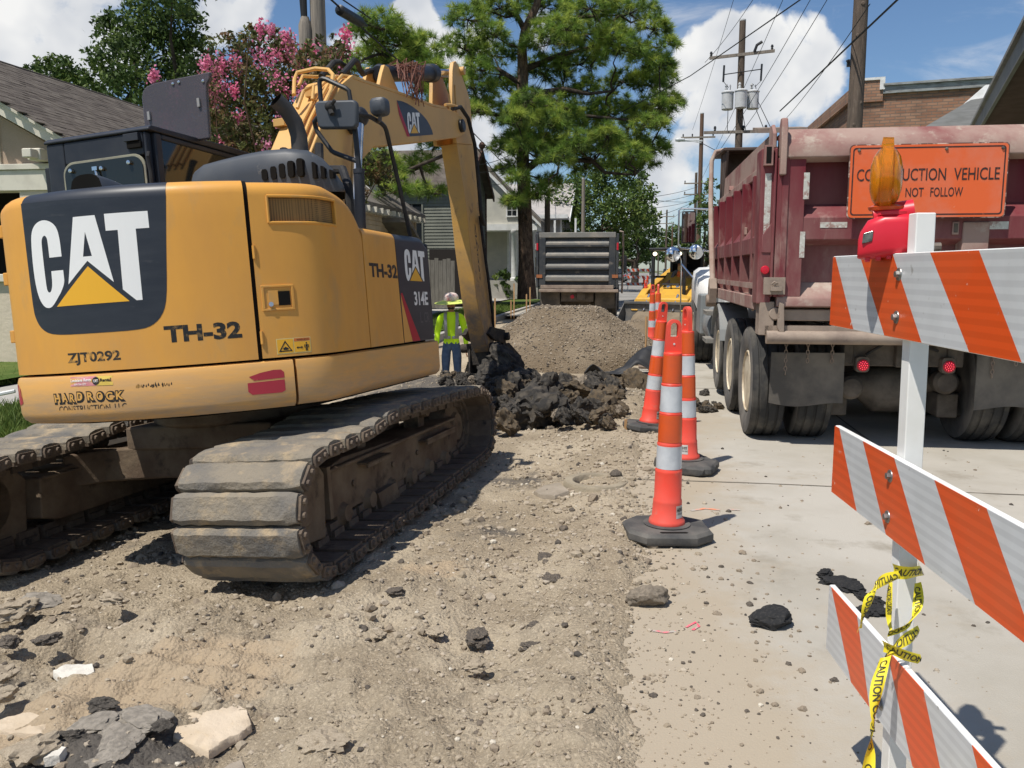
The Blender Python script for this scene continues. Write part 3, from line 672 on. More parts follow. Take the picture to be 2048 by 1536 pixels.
M_pad = pm('rubber_pad', (.14, .135, .128), (.25, .215, .165), 3.0, .34, .60, .92, spec=.2, bump=.8, bsc=24, col3=(.40, .31, .20), sc3=5.5, lo3=.52, hi3=.68)
M_trk = pm('track_steel', (.115, .088, .068), (.17, .13, .095), 7, .4, .62, .85, spec=.25, bump=.45, bsc=32, col3=(.05, .042, .038), sc3=10, lo3=.58, hi3=.7)
M_mud = pm('muddy_steel', (.12, .085, .06), (.19, .145, .10), 3.5, .38, .62, .9, spec=.15, bump=.4, bsc=22, col3=(.05, .04, .033), sc3=5, lo3=.56, hi3=.72)
M_glassd = pm('tinted_glass', (.016, .019, .017), rough=.06, spec=.45, coat=.15)
M_hatch = pm('hatch_plastic', (.095, .082, .09), rough=.25, alpha=.80, spec=.5)
M_chrome = pm('chromed_rod', (.55, .55, .56), (.35, .33, .3), 6, .5, .7, .22, metal=1)
M_rubseal = pm('seal_edge', (.28, .27, .2), (.2, .19, .15), 8, rough=.7)

def exc_matrix():
    a = R_(15)
    u = Vector((math.sin(a), math.cos(a), -math.sin(R_(1.8)))).normalized()
    r = Vector((math.cos(a), -math.sin(a), math.tan(R_(4.6)))); r = (r-u*r.dot(u)).normalized(); w = r.cross(u)
    return Matrix(((r.x,u.x,w.x,-1.88),(r.y,u.y,w.y,5.82),(r.z,u.z,w.z,-.15),(0,0,0,1)))
def build_excavator():
    E = thing('excavator', 'yellow and black tracked excavator digging ahead of the grey truck', 'excavator')
    E.matrix_world = exc_matrix()
    EX = {}
    # ---- plan outline of the upper structure, s = 0 at the rear centre, positive to the right
    RR = 1.48; raw = []
    for y in np.arange(-.1, -1.385, -.01): raw.append((-.50, y))
    for a in np.arange(-19.8, 54.2, .4): raw.append((RR*math.sin(R_(a)), -RR*math.cos(R_(a))))
    for y in np.arange(-.86, .90, .01): raw.append((1.2, y))
    P = np.array(raw)
    for w in (9, 9):
        k = np.ones(2*w+1)/(2*w+1); Q = P.copy()
        for i in (0, 1): Q[w:-w, i] = np.convolve(P[:, i], k, 'valid')
        P = Q
    d = np.sqrt((np.diff(P, axis=0)**2).sum(1)); S = np.concatenate([[0], np.cumsum(d)])
    i0 = np.argmin(np.abs(P[:, 0])+(P[:, 1] > 0)*9); S = S-S[i0]
    T = np.gradient(P, axis=0); T /= np.linalg.norm(T, axis=1)[:, None]; NRM = np.stack([T[:, 1], -T[:, 0]], 1)
    def at(s, off=0):
        x, y = np.interp(s, S, P[:, 0]), np.interp(s, S, P[:, 1]); n = np.array([np.interp(s, S, NRM[:, 0]), np.interp(s, S, NRM[:, 1])]); n /= np.linalg.norm(n)
        return x+n[0]*off, y+n[1]*off
    def s_of_y(y): j = np.where(P[:, 0] > 1.0)[0]; return float(np.interp(y, P[j, 1], S[j]))
    def on(off): return lambda s, z: (*at(s, off), z)
    def sweep(ss, prof, mat, name, cap=True, hole=None, bev=0, parent=E):
        """prof(s) gives the outward profile [(offset, z)...] from bottom to top; ends closed inward"""
        mb = MB(); rows = []
        for s in ss: rows.append([(*at(s, o), z) for o, z in prof(s)])
        n = len(rows[0])
        mb.v = [p for r in rows for p in r]
        for i in range(len(rows)-1):
            for j in range(n-1):
                if hole and hole[0] <= i < hole[1] and hole[2] <= j < hole[3]: continue
                mb.f.append((i*n+j, (i+1)*n+j, (i+1)*n+j+1, i*n+j+1))
        if cap:
            for i in (0, len(rows)-1):
                b = len(mb.v); mb.v += [(*at(ss[i], o-.05), z) for o, z in prof(ss[i])]
                mb.f += [(i*n+j, i*n+j+1, b+j+1, b+j) for j in range(n-1)]
        mb.m = [0]*len(mb.f); return mb.build(name, mat, parent, smooth=40)
    def crown(z0, z1, r, inward=.5, low=.0, lean=0):
        p = [(-.05, z0), (low, z0), (low, z0+.012)]
        for k in range(1, 7): p.append((low-lean*k/7, z0+.012+(z1-r-z0-.012)*k/7))
        for k in range(0, 7): a = k/6*math.pi/2; p.append((-lean-r+r*math.cos(a)+low, z1-r+r*math.sin(a)))
        p += [(-.14, z1+.006), (-inward, z1+.02)]; return p
    # ---- counterweight: upper body, black logo field, lower sill
    sL = S[0]+.08
    sm = lambda a, b, n: list(np.linspace(a, b, n))
    ztl = lambda s: 2.05-.10*max(0, (-.35-s))/.6
    cw = sweep(sm(sL, .985, 60), lambda s: crown(1.085, ztl(s), .075), M_yel, 'counterweight')
    sweep([.972, .985, .998, 1.008], lambda s: crown(1.085, 2.05, .075, low=-.012-.0*s), M_inner, 'panel_gap', cap=False)
    sweep(sm(sL-.02, 1.165, 60), lambda s: [(-.05, .815), (-.03, .812), (-.002, .835), (.010, .87), (.012, 1.04), (.004, 1.066), (-.02, 1.074)], M_yels, 'counterweight_sill')
    sweep(sm(1.182, s_of_y(.875), 40), lambda s: [(-.05, .820), (-.03, .817), (-.002, .84), (.006, .87), (.008, 1.04), (.002, 1.066), (-.02, 1.074)], M_yels, 'side_sill')
    # ---- rear right door with grille opening, tool-side panel, black front panel
    gs0, gs1, gz0, gz1 = 1.105, 1.578, 1.815, 1.958
    sd = [1.008, 1.03, 1.07, gs0]+sm(gs0, gs1, 14)[1:]+[1.62, 1.68, 1.74]; sd += sm(1.78, s_of_y(-.335), 9)
    sE = sd[-1]
    def dprof(s):
        e = max(0, 1-(sE-s)/.30); zt = 2.04-.045*max(0, (s-1.5))/.3-.13*e*e*e
        r = .07; p = [(-.05, 1.087), (0, 1.087), (0, 1.1), (0, 1.3), (0, 1.5), (0, 1.7), (0, gz0), (0, min(gz1, zt-.08))]
        for k in range(0, 7): a = k/6*math.pi/2; p.append((-r+r*math.cos(a), zt-r+r*math.sin(a)))
        p += [(-.14, zt+.004), (-.5, zt+.01)]; return p
    door = sweep(sd, dprof, M_yel, 'engine_door', hole=(3, 16, 6, 7))
    mb = MB()
    for (a, b) in (((gs0, gz0), (gs1, gz0)), ((gs1, gz0), (gs1, gz1)), ((gs1, gz1), (gs0, gz1)), ((gs0, gz1), (gs0, gz0))):
        n = 14; pts = [(a[0]+(b[0]-a[0])*k/n, a[1]+(b[1]-a[1])*k/n) for k in range(n+1)]
        mb.grid([[(*at(s, 0), z), (*at(s, .007), z+(.0)), (*at(s, .007), z+.0), (*at(s, -.022), z)] for s, z in pts])
        mb.tube([(*at(s, .001), z) for s, z in pts], .008, 6)
    mb.build('grille_frame', M_yel, door, smooth=50)
    mb = MB(); mb.grid([[(*at(s, -.018), gz0-.005), (*at(s, -.018), gz1+.005)] for s in sm(gs0-.01, gs1+.01, 14)])
    M_mesh = pm('perforated_mesh', (.30, .17, .055), (.22, .12, .04), 3, .4, .6, .7)
    nt = M_mesh.node_tree; v = nt.nodes.new('ShaderNodeTexVoronoi'); v.inputs['Scale'].default_value = 95; v.inputs['Randomness'].default_value = .05
    tc = nt.nodes['Texture Coordinate']; nt.links.new(tc.outputs['Object'], v.inputs['Vector'])
    rg = nt.nodes.new('ShaderNodeMapRange'); rg.inputs['From Min'].default_value = .28; rg.inputs['From Max'].default_value = .40; nt.links.new(v.outputs['Distance'], rg.inputs['Value'])
    mx = nt.nodes.new('ShaderNodeMix'); mx.data_type = 'RGBA'; bs = nt.nodes['Principled BSDF']; src = bs.inputs['Base Color'].links[0].from_socket
    nt.links.new(rg.outputs[0], mx.inputs['Factor']); mx.inputs['A'].default_value = (.05, .03, .015, 1); nt.links.new(src, mx.inputs['B']); nt.links.new(mx.outputs['Result'], bs.inputs['Base Color'])
    mb.build('grille', M_mesh, door)
    for z in (1.20, 1.66):                                       # door hinges and the scraped-off print on the sill
        mb = MB(); x_, y_ = at(1.012, .004); mb.cyl((x_, y_, z-.035), (x_, y_, z+.035), .009, n=8); mb.build('hinge', M_yel, door)
    for s_, z in ((-.50, 1.88), (-.50, 1.62), (-.50, 1.30)):
        mb = MB(); x_, y_ = at(s_, .0); mb.bx(x_-.02, x_+.012, y_-.014, y_+.02, z-.035, z+.035); mb.build('side_latch', M_yel, cw, bev=.005)
    # latch pocket
    ls0, ls1, lz0, lz1 = 1.03, 1.205, 1.342, 1.48; mb = MB()
    def plate(mb, s0, s1, z0, z1, o0, o1, n=5, mat=0):
        r = []
        for s in sm(s0, s1, n): r.append([(*at(s, o0), z0), (*at(s, o1), z0), (*at(s, o1), z1), (*at(s, o0), z1)])
        mb.loft(r, mat)
    for q in ((ls0, ls1, lz0, lz0+.012), (ls0, ls1, lz1-.012, lz1), (ls0, ls0+.014, lz0+.012, lz1-.012), (ls1-.014, ls1, lz0+.012, lz1-.012)): plate(mb, *q, -.002, .007)
    plate(mb, ls0+.035, ls0+.04+.05, lz0+.03, lz1-.03, 0, .004)
    lt = mb.build('latch_frame', M_yel, door, bev=.002)
    mb = MB(); plate(mb, ls0+.088, ls1-.022, lz0+.026, lz1-.035, 0, .0045); mb.build('handle_pocket', M_inner, lt)
    mb = MB(); p = at(ls0+.045, .006); q_ = at(ls0+.045, .014); mb.cyl((*p, lz0+.035), (*q_, lz0+.035), .013, n=14); mb.build('key_lock', M_steel, lt)
    s3, s4 = s_of_y(-.322), s_of_y(.885)
    yb = lambda z: .19+.03*(1.84-z)/.76            # slanted seam between yellow and black panel
    mb = MB()
    def sidepanel(name, y0f, y1f, ztf, mat, xo=1.2, rr=.05):
        mb = MB(); rows = []
        for t in np.linspace(0, 1, 16):
            r = []
            zt = ztf(t)
            for z in list(np.linspace(1.087, zt-rr, 7)): r.append((xo, y0f(z)+(y1f(z)-y0f(z))*t, z))
            for k in range(1, 7): a = k/6*math.pi/2; r.append((xo-rr+rr*math.cos(a), y0f(zt)+(y1f(zt)-y0f(zt))*t, zt-rr+rr*math.sin(a)))
            r.append((xo-.55, r[-1][1], zt+.004)); rows.append(r)
        mb.grid(rows)
        for r in (rows[0], rows[-1]):
            b = len(mb.v); mb.v += r+[(p[0]-.06, p[1], p[2]) for p in r]; n = len(r)
            mb.f += [(b+j, b+j+1, b+n+j+1, b+n+j) for j in range(n-1)]; mb.m += [0]*(n-1)
        return mb.build(name, mat, E, smooth=40)
    side = sidepanel('side_panel', lambda z: -.322, lambda z: yb(z)-.004, lambda t: 1.838, M_yel)
    blk = sidepanel('front_box', lambda z: yb(z)+.004, lambda z: .80, lambda t: 1.836+.012*t-.05*max(0, t-.85)/.15, M_nvy)
    mb = MB(); mb.bx(.6, 1.198, .795, .83, 1.087, 1.80); mb.build('front_box_end', M_nvyd, E, bev=.01)
    mb = MB(); mb.bx(-.55, 1.14, -.55, .78, .86, 1.78); mb.bx(-.55, .9, -.95, -.5, .86, 1.78); mb.prism([(.0, -1.38), (.55, -1.25), (.85, -1.0), (.85, -.9), (-.5, -.9), (-.5, -1.25)], 'z', .9, 1.97); mb.bx(.45, 1.05, -.9, -.40, 1.7, 1.95)
    mb.build('engine_core', M_inner, E)
    # ---- lettering and decals
    def soft(poly, sharp):
        n = len(poly); out = []
        for i, p in enumerate(poly):
            if i in sharp: out.append(p); continue
            a, b = poly[i-1], poly[(i+1) % n]
            for k in (.0, .33, .67, 1.0):
                u, w, v = (1-k)**2, 2*k*(1-k), k*k; A = ((a[0]+p[0])/2, (a[1]+p[1])/2); B = ((b[0]+p[0])/2, (b[1]+p[1])/2)
                out.append((A[0]*u+p[0]*w+B[0]*v, A[1]*u+p[1]*w+B[1]*v))
        return out
    def cutpoly(poly): return poly2d([poly], .05)
    BLACK = [(-.24,2.0),(-.24,1.45),(-.227,1.382),(-.19,1.325),(-.111,1.29),(.116,1.287),(.39,1.286),(.465,1.303),(.519,1.35),(.553,1.431),(.573,1.677),(.60,1.97)]
    f4 = on(.0012); mb = MB(); stamp(mb, cutpoly(soft(BLACK, {0, 11})), f4)
    r = .075                                                     # the field runs over the rounded top edge
    rows = []
    for s in sm(-.24, .60, 18): rows.append([(*at(s, .0012), 1.965)]+[(*at(s, -r+(r+.0012)*math.cos(k/6*math.pi/2)), 2.05-r+(r+.0012)*math.sin(k/6*math.pi/2)) for k in range(7)]+[(*at(s, -.14), 2.060), (*at(s, -.45), 2.072)])
    mb.grid(rows); lf = mb.build('logo_field', M_nvy, cw, smooth=40)
    f5 = on(.0022)
    C_ = [(.003,1.70),(.003,1.795),(-.008,1.853),(-.041,1.886),(-.09,1.901),(-.142,1.889),(-.178,1.856),(-.194,1.80),(-.201,1.653),(-.195,1.549),(-.178,1.482),(-.15,1.445),(-.127,1.436),(-.093,1.439),(-.03,1.51),(-.004,1.548),(.003,1.575),(.003,1.629),(-.075,1.629),(-.077,1.559),(-.088,1.527),(-.101,1.516),(-.115,1.523),(-.121,1.553),(-.121,1.767),(-.116,1.803),(-.098,1.82),(-.083,1.812),(-.077,1.79),(-.077,1.70)]
    C_ = soft(C_, {0, 14, 16, 17, 18, 29})
    A1 = [(.098,1.896),(.162,1.896),(.158,1.815),(.132,1.688),(.154,1.665),(.026,1.551)]; A2 = [(.162,1.896),(.222,1.896),(.288,1.545),(.154,1.665),(.132,1.688),(.183,1.688),(.158,1.815)]
    T_ = [(.274,1.898),(.501,1.898),(.501,1.811),(.432,1.811),(.429,1.442),(.398,1.442),(.332,1.503),(.338,1.811),(.274,1.811)]; TRI = [(.153,1.637),(.361,1.440),(-.064,1.440)]
    for polys in ([C_], [A1, A2], [T_]):
        mb = MB()
        for pl_ in polys: stamp(mb, cutpoly(pl_), f5)
        mb.build('letter', M_wht, lf, smooth=0)
    mb = MB(); stamp(mb, cutpoly(TRI), f5); mb.build('logo_triangle', M_amber, lf, smooth=0)
    LOGO = [C_, A1, A2, T_]; LB = (-.201, .501, 1.436, 1.901)
    mb = MB(); stamp_text(mb, 'TH-32', on(.0008), .520, 1.208, .392, .09, .042); mb.build('fleet_number', M_blkp, cw, smooth=0)
    mb = MB(); stamp_text(mb, 'ZJT0292', on(.0008), -.035, 1.122, .315, .068, .03)
    mb.build('stencil_number', M_stencil, cw, smooth=0)
    sill = [o for o in E.children if o.name.startswith('counterweight_sill')][0]
    osl = lambda d: (lambda s_, z: (*at(s_, float(np.interp(z, [.835, .87, 1.04, 1.066], [-.002, .010, .012, .004]))+d), z))
    mb = MB(); stamp(mb, poly2d([[(-.024, 1.012), (.135, 1.010), (.135, 1.060), (-.024, 1.062)]], .05), osl(.001)); st = mb.build('rental_sticker', pm('faded_pink', (.62, .23, .26), (.66, .40, .30), 12, .5, .7, .6), sill, smooth=0)
    mb = MB(); stamp(mb, poly2d([[(.135, 1.010), (.228, 1.008), (.228, 1.057), (.135, 1.060)]], .05), osl(.0016)); mb.build('sticker_end', pm('sticker_yellow', (.70, .50, .10), rough=.5), st, smooth=0)
    mb = MB(); c = [(.133+.021*math.cos(a), 1.035+.021*math.sin(a)) for a in np.linspace(0, 6.283, 20)[:-1]]; stamp(mb, poly2d([c]), osl(.0024)); mb.build('sticker_disc', M_blkp, st, smooth=0)
    mb = MB(); stamp_text(mb, 'Louisiana Rents', osl(.0024), -.019, 1.035, .125, .016, .02); stamp_text(mb, '504-733-1077', osl(.0024), .0, 1.017, .075, .009, .02); stamp_text(mb, 'CAT', osl(.003), .119, 1.028, .028, .014, .03)
    mb.build('sticker_lettering', M_wht, st, smooth=0)
    mb = MB(); stamp_text(mb, 'Rental', osl(.0024), .158, 1.029, .062, .018, .03); mb.build('sticker_lettering', M_blkp, st, smooth=0)
    # company name: outlined block letters with a dark edge, each letter a little tilted
    mbk = MB(); mby = MB(); x = -.148; rnd = random.Random(4)
    for ch, wd in zip('HARD ROCK', (.055, .05, .047, .05, .012, .055, .055, .056, .058)):
        if ch != ' ':
            dz = rnd.uniform(-.004, .004); a = rnd.uniform(-.07, .07)
            fb = lambda s, z, x=x, a=a: osl(.0008)(s+(z-.95)*a+.004, z-.003); fy = lambda s, z, x=x, a=a: osl(.0018)(s+(z-.95)*a, z)
            stamp_text(mbk, ch, fb, x-.003, .922+dz, wd, .062, .10); stamp_text(mby, ch, fy, x+.006, .932+dz, wd-.018, .043, .03)
        x += wd
    hr = mbk.build('company_lettering', M_blkp, sill, smooth=0); mby.build('letter_fill', pm('letter_yellow', (.66, .36, .09), rough=.5), hr, smooth=0)
    mb = MB()                                                    # second line, its lower half scraped away
    vs, fs, w_, h_ = text2d('CONSTRUCTION, LLC', .012, .15)
    bm = bmesh.new(); vv = [bm.verts.new((u, v, 0)) for u, v in vs]
    for f in fs:
        try: bm.faces.new([vv[i] for i in f])
        except ValueError: pass
    bmesh.ops.bisect_plane(bm, geom=bm.verts[:]+bm.edges[:]+bm.faces[:], plane_co=(0, h_*.48, 0), plane_no=(0, -1, 0), clear_outer=True)
    bm.verts.ensure_lookup_table(); bm.verts.index_update(); vs = [(v.co.x, v.co.y) for v in bm.verts]; fs = [tuple(v.index for v in f.verts) for f in bm.faces]; bm.free()
    mb.add([osl(.0008)(-.12+u/w_*.41, .866+v/h_*.043) for u, v in vs], fs); mb.build('company_lettering', M_stencil, sill, smooth=0)
    for pl_, o_ in (([(.925,.995),(.985,1.012),(1.055,1.022),(1.095,1.020),(1.11,1.006),(1.11,.975),(.95,.972)], .0155), ([(.915,.962),(1.11,.965),(1.11,.905),(1.09,.895),(.935,.897),(.915,.915)], .0155), ([(-.41,.93),(-.425,1.01),(-.45,1.035),(-.48,1.03),(-.48,.93),(-.45,.915)], .0155)):
        mb = MB(); stamp(mb, poly2d([pl_], .05), osl(.0012)); mb.build('reflector', M_redrefl, sill, smooth=0)
    mb = MB(); rnd = random.Random(12)
    for k in range(34):
        s0, z0 = .345+.19*rnd.random()**.8, .985+rnd.uniform(-.006, .006); stamp(mb, poly2d([[(s0, z0), (s0+.003+rnd.random()*.008, z0+.002), (s0+.004, z0+.008+rnd.random()*.012), (s0-.001, z0+.006)]]), osl(.0008))
    mb.build('scraped_print', M_stencil, sill, smooth=0)
    # door warning label
    mb = MB(); ws = (1.085, 1.277, 1.102, 1.187)
    stamp(mb, poly2d([[(ws[0], ws[2]), (ws[1], ws[2]), (ws[1], ws[3]), (ws[0], ws[3])]], .06), on(.001)); wl = mb.build('warning_label', pm('label_cream', (.70, .58, .25), rough=.5), door, smooth=0)
    mb = MB(); stamp(mb, poly2d([[(1.089, 1.107), (1.177, 1.107), (1.177, 1.183), (1.089, 1.183)], [(1.182, 1.107), (1.273, 1.107), (1.273, 1.165), (1.182, 1.165)]], .06), on(.0018)); mb.build('label_field', M_amber, wl, smooth=0)
    mb = MB(); stamp(mb, poly2d([[(1.182, 1.167), (1.273, 1.167), (1.273, 1.184), (1.182, 1.184)]], .06), on(.0018)); mb.build('label_band', pm('label_orange', (.60, .16, .03), rough=.5), wl, smooth=0)
    mb = MB()
    o, i_ = [(1.133, 1.176), (1.171, 1.115), (1.095, 1.115)], [(1.133, 1.164), (1.160, 1.121), (1.106, 1.121)]
    for k in range(3): stamp(mb, poly2d([[o[k], o[(k+1) % 3], i_[(k+1) % 3], i_[k]]]), on(.0026))
    stamp(mb, poly2d([[(1.122, 1.124), (1.147, 1.124), (1.150, 1.133), (1.133, 1.142), (1.119, 1.133)]]), on(.0026))
    stamp(mb, poly2d([[(1.193, 1.132), (1.203, 1.140), (1.203, 1.135), (1.221, 1.135), (1.221, 1.140), (1.231, 1.132), (1.221, 1.124), (1.221, 1.129), (1.203, 1.129), (1.203, 1.124)]]), on(.0026))
    for x0, x1, z0, z1 in ((1.245, 1.257, 1.133, 1.147), (1.238, 1.242, 1.128, 1.146), (1.260, 1.264, 1.128, 1.146), (1.245, 1.250, 1.111, 1.132), (1.252, 1.257, 1.111, 1.132), (1.247, 1.255, 1.150, 1.158)):
        stamp(mb, poly2d([[(x0, z0), (x1, z0), (x1, z1), (x0, z1)]]), on(.0026))
    stamp_text(mb, 'WARNING', on(.0026), 1.196, 1.171, .07, .009, .02); mb.build('label_print', M_blkp, wl, smooth=0)
    # side lettering
    sx = lambda o: (lambda y, z: (1.2+o, y, z))
    mb = MB(); stamp_text(mb, 'TH-32', sx(.0008), -.258, 1.527, .45, .092, .042, step=0); mb.build('fleet_number', M_blkp, side, smooth=0)
    def logo(fn, x, z, w, h, parent, o):
        mb = MB(); g = lambda s, zz: fn(x+(s-LB[0])/(LB[1]-LB[0])*w, z+(zz-LB[2])/(LB[3]-LB[2])*h, o)
        for pl_ in LOGO: stamp(mb, poly2d([pl_]), g)
        l = mb.build('logo_letters', M_wht, parent, smooth=0); mb = MB(); stamp(mb, poly2d([TRI]), g); mb.build('logo_triangle', M_amber, parent, smooth=0)
    logo(lambda y, z, o: (1.2+o*.35, y, z), .335, 1.515, .40, .225, blk, .004)
    mb = MB(); stamp_text(mb, '314E', sx(.0008), .465, 1.342, .275, .10, .03, step=0); mb.build('model_number', M_wht, blk, smooth=0)
    mb = MB()
    for ch, y0 in (('L', .56), ('C', .635), ('R', .69)):                 # hollow letters
        vs, fs, w_, h_ = text2d(ch, .0, 0); stamp_text(mb, ch, sx(.0008), y0, 1.216, .05 if ch != 'L' else .045, .075, -.0, step=0)
    mb.build('model_letters', pm('outline_grey', (.10, .105, .115), rough=.5), blk, smooth=0)
    mb = MB()
    stamp(mb, poly2d([[(.222, 1.425), (.25, 1.432), (.525, 1.089), (.378, 1.089)]]), sx(.0008)); mb.build('red_stripe', M_red, blk, smooth=0)
    mb = MB(); stamp(mb, poly2d([[(.222, 1.42), (.376, 1.089), (.226, 1.089)]]), sx(.0005)); mb.build('yellow_corner', M_yel, blk, smooth=0)
    # ---- beacon hood on the counterweight
    mb = MB(); rows = []
    for k, t in enumerate(np.linspace(0, 1, 8)):
        y = -1.36+.34*t; h = .085*math.cos(t*1.5)**.8+.003; w = .105-.01*t
        rows.append([(x, y, 2.045+h*max(0, 1-abs(x-.105)**3/w**3)**.5) for x in np.linspace(.105-w, .105+w, 13)])
    mb.grid(rows); n0 = rows[0]; b = len(mb.v)
    mb.add([(p[0], p[1]+.0, p[2]) for p in n0]+[(.105, -1.35, 2.03)], [(i, i+1, 13) for i in range(12)], 1)
    mb.build('camera_hood', [M_hood, M_inner], E, smooth=45)
    # ---- cab
    cab = obj0 = MB(); mb = cab
    X0, X1, Y0, Y1, Z0, Z1 = -1.13, -.29, -.28, 1.25, .95, 2.645
    wx0, wx1, wz0, wz1 = -.985, -.345, 1.95, 2.462
    mb.bx(X0, wx0, Y0, Y0+.06, Z0, Z1-.03); mb.bx(wx1, X1-.03, Y0, Y0+.06, Z0, Z1-.03); mb.bx(wx0, wx1, Y0, Y0+.06, wz1, Z1-.03); mb.bx(wx0, wx1, Y0, Y0+.06, Z0, wz0)
    mb.bx(X0, X0+.06, Y0+.06, Y1, Z0, Z1-.03)
    mb.bx(X1-.06, X1-.002, Y0+.06, Y0+.13, Z0, Z1-.03); mb.bx(X1-.06, X1-.002, Y0+.13, Y1, 2.575, Z1-.03); mb.bx(X1-.06, X1-.002, Y0+.13, Y1, Z0, 1.75); mb.bx(X1-.06, X1-.002, 1.12, Y1, 1.75, 2.575)
    mb.bx(X0, X1, Y1, Y1+.05, Z0, 1.6)
    fr = mb.build('cab', M_nvyd, E, bev=.012)
    mb = MB(); mb.prism([(Y0-.012, Z1-.03), (Y0-.012, Z1-.012), (Y0+.02, Z1+.008), (.6, Z1+.02), (Y1+.05, Z1+.01), (Y1+.05, Z1-.03)], 'x', X0-.008, X1+.008); mb.build('roof', M_nvyd, fr, bev=.012)
    def rr4(x0, x1, z0, z1, r): return [(x0, z0), (x1, z0)]+[(x1-r+r*math.cos(a), z1-r+r*math.sin(a)) for a in np.linspace(0, math.pi/2, 7)]+[(x0+r+r*math.cos(a), z1-r+r*math.sin(a)) for a in np.linspace(math.pi/2, math.pi, 7)]
    mb = MB(); mb.prism(rr4(wx0-.012, wx1+.012, wz0, wz1+.012, .09), 'y', Y0-.014, Y0-.003); mb.prism(rr4(wx0+.004, wx1-.004, wz0, wz1-.004, .08), 'y', Y0-.020, Y0-.0145, 1); wn = mb.build('rear_window', [M_rubseal, M_glassd], fr, bev=.004)
    mb = MB()
    for x, z in ((wx0+.07, wz1-.05), (wx1-.10, wz1-.045), (wx0+.32, wz1-.06)): mb.lathe([(.0, -.02), (.014, -.018), (.016, 0)], 10, (x, Y0-.024, z), 'y')
    mb.build('window_knob', M_steel, wn)
    mb = MB(); mb.bx(-.73, -.69, Y0-.05, Y0-.024, wz1-.07, wz1-.045); mb.tube([(-.71, Y0-.04, wz1-.06), (-.70, Y0-.045, wz1-.12), (-.705, Y0-.04, wz1-.17)], .008, 6); mb.build('window_latch', M_steel, wn)
    mb = MB(); mb.bx(X1-.045, X1-.012, Y0+.13, 1.12, 1.75, 2.575); mb.build('side_window', M_glassd, fr)
    mb = MB(); mb.bx(-.475, -.36, Y0-.03, Y0, 2.555, 2.605); mb.bx(-.46, -.35, Y0-.02, Y0, 2.51, 2.55, 1); mb.build('lamp_bracket', [M_nvyd, M_inner], fr, bev=.003)
    mb = MB(); mb.tube([(-.30, Y0-.012, 2.47), (-.295, Y0-.03, 2.44), (-.30, Y0-.02, 2.38), (-.285, Y0-.03, 2.33), (-.295, Y0-.02, 2.26), (-.29, Y0-.02, 2.1)], .013, 7); mb.build('wiring', M_hose, fr)
    mb = MB(); mb.bx(X0-.06, X0, -.25, -.18, 1.6, 2.47); mb.build('grab_bar', M_blk, fr, bev=.008)
    mb = MB(); mb.bx(-.95, -.5, .0, .12, 1.5, 2.28); mb.bx(-.85, -.6, .02, .1, 2.28, 2.42); mb.build('seat', M_inner, fr, bev=.04)
    # raised roof hatch
    mb = MB(); rows = []; o = []
    for x, z in ((-.72, 2.64), (-.72, 3.0), (-.705, 3.045), (-.67, 3.075), (-.60, 3.09), (-.13, 3.105), (-.135, 3.06), (-.165, 3.02), (-.175, 2.95), (-.185, 2.64)): o.append((x, z))
    mb.prism(o, 'y', .24, .275); hb = mb.build('roof_hatch', M_hatch, fr, bev=.012)
    mb = MB()
    for x, z in ((-.665, 2.86), (-.24, 2.90)): mb.bx(x-.01, x+.01, .225, .24, z-.03, z+.03)
    mb.build('hatch_clip', pm('clip_grey', (.30, .29, .28), rough=.4), hb)
    mb = MB()
    for x, z in ((-.44, 3.06), (-.39, 3.065), (-.19, 3.045)): mb.ball((x, .235, z), .012, 8, 6, 0, (1, .5, 1))
    mb.build('hatch_bolt', M_steel, hb)
    # ---- engine hood with slots
    mb = MB(); rows = []
    hx = [(.205, 2.04), (.212, 2.18), (.235, 2.255), (.30, 2.29), (.42, 2.305), (.56, 2.318), (.71, 2.325), (.88, 2.318), (1.0, 2.30), (1.07, 2.255), (1.12, 2.19), (1.165, 2.10), (1.175, 2.04)]
    bow = lambda x: .0 if x < .95 else (x-.95)*.75
    for y, e in ((-.60, .0), (-.612, .50), (-.60, .84), (-.575, .95), (-.53, 1), (-.35, 1.0), (-.1, .98), (.05, .9), (.14, .6), (.16, .1)):
        f = (1.17-.5*(y+.62)-.7)/.47; rows.append([(x if x < .7 else .7+(x-.7)*f, y+bow(x)*(y < -.2), 2.04+(z-2.04)*max(e, .02)) for x, z in hx])
    mb.grid(rows); hd = mb.build('engine_hood', M_hood, E, smooth=50)
    yf = lambda x: -.612+bow(x)
    for k, x in enumerate((.735, .795, .853, .910, .965)):
        z1 = 2.185+.010*k; mb = MB()
        mb.prism([(x-.019, 2.145), (x-.012, 2.132), (x+.012, 2.132), (x+.019, 2.145), (x+.020, z1), (x+.011, z1+.012), (x-.011, z1+.012), (x-.019, z1)], 'y', yf(x)-.005, yf(x)+.03); mb.build('hood_slot', M_inner, hd)
    for k, x in enumerate((1.035, 1.075, 1.115)):
        mb = MB(); z1 = 2.215-.022*k; mb.prism([(x-.013, 2.12), (x+.012, 2.12), (x+.010, z1-.015), (x-.004, z1), (x-.013, z1)], 'y', yf(x)-.012, yf(x)+.03); mb.build('hood_slot', M_inner, hd)
    mb = MB()
    for x0, y0 in ((.33, -.42), (.50, -.40)):
        for i in range(2):
            for j in range(3): mb.lathe([(0, .004), (.024, .004), (.024, -.01)], 10, (x0+j*.05, y0+i*.08, 2.292+(x0+j*.05-.30)*.075))
    mb.build('hood_hole', M_inner, hd)
    mb = MB(); ep = [(.815, -.3, 2.28), (.815, -.3, 2.44), (.805, -.32, 2.52), (.78, -.36, 2.59), (.745, -.42, 2.645)]
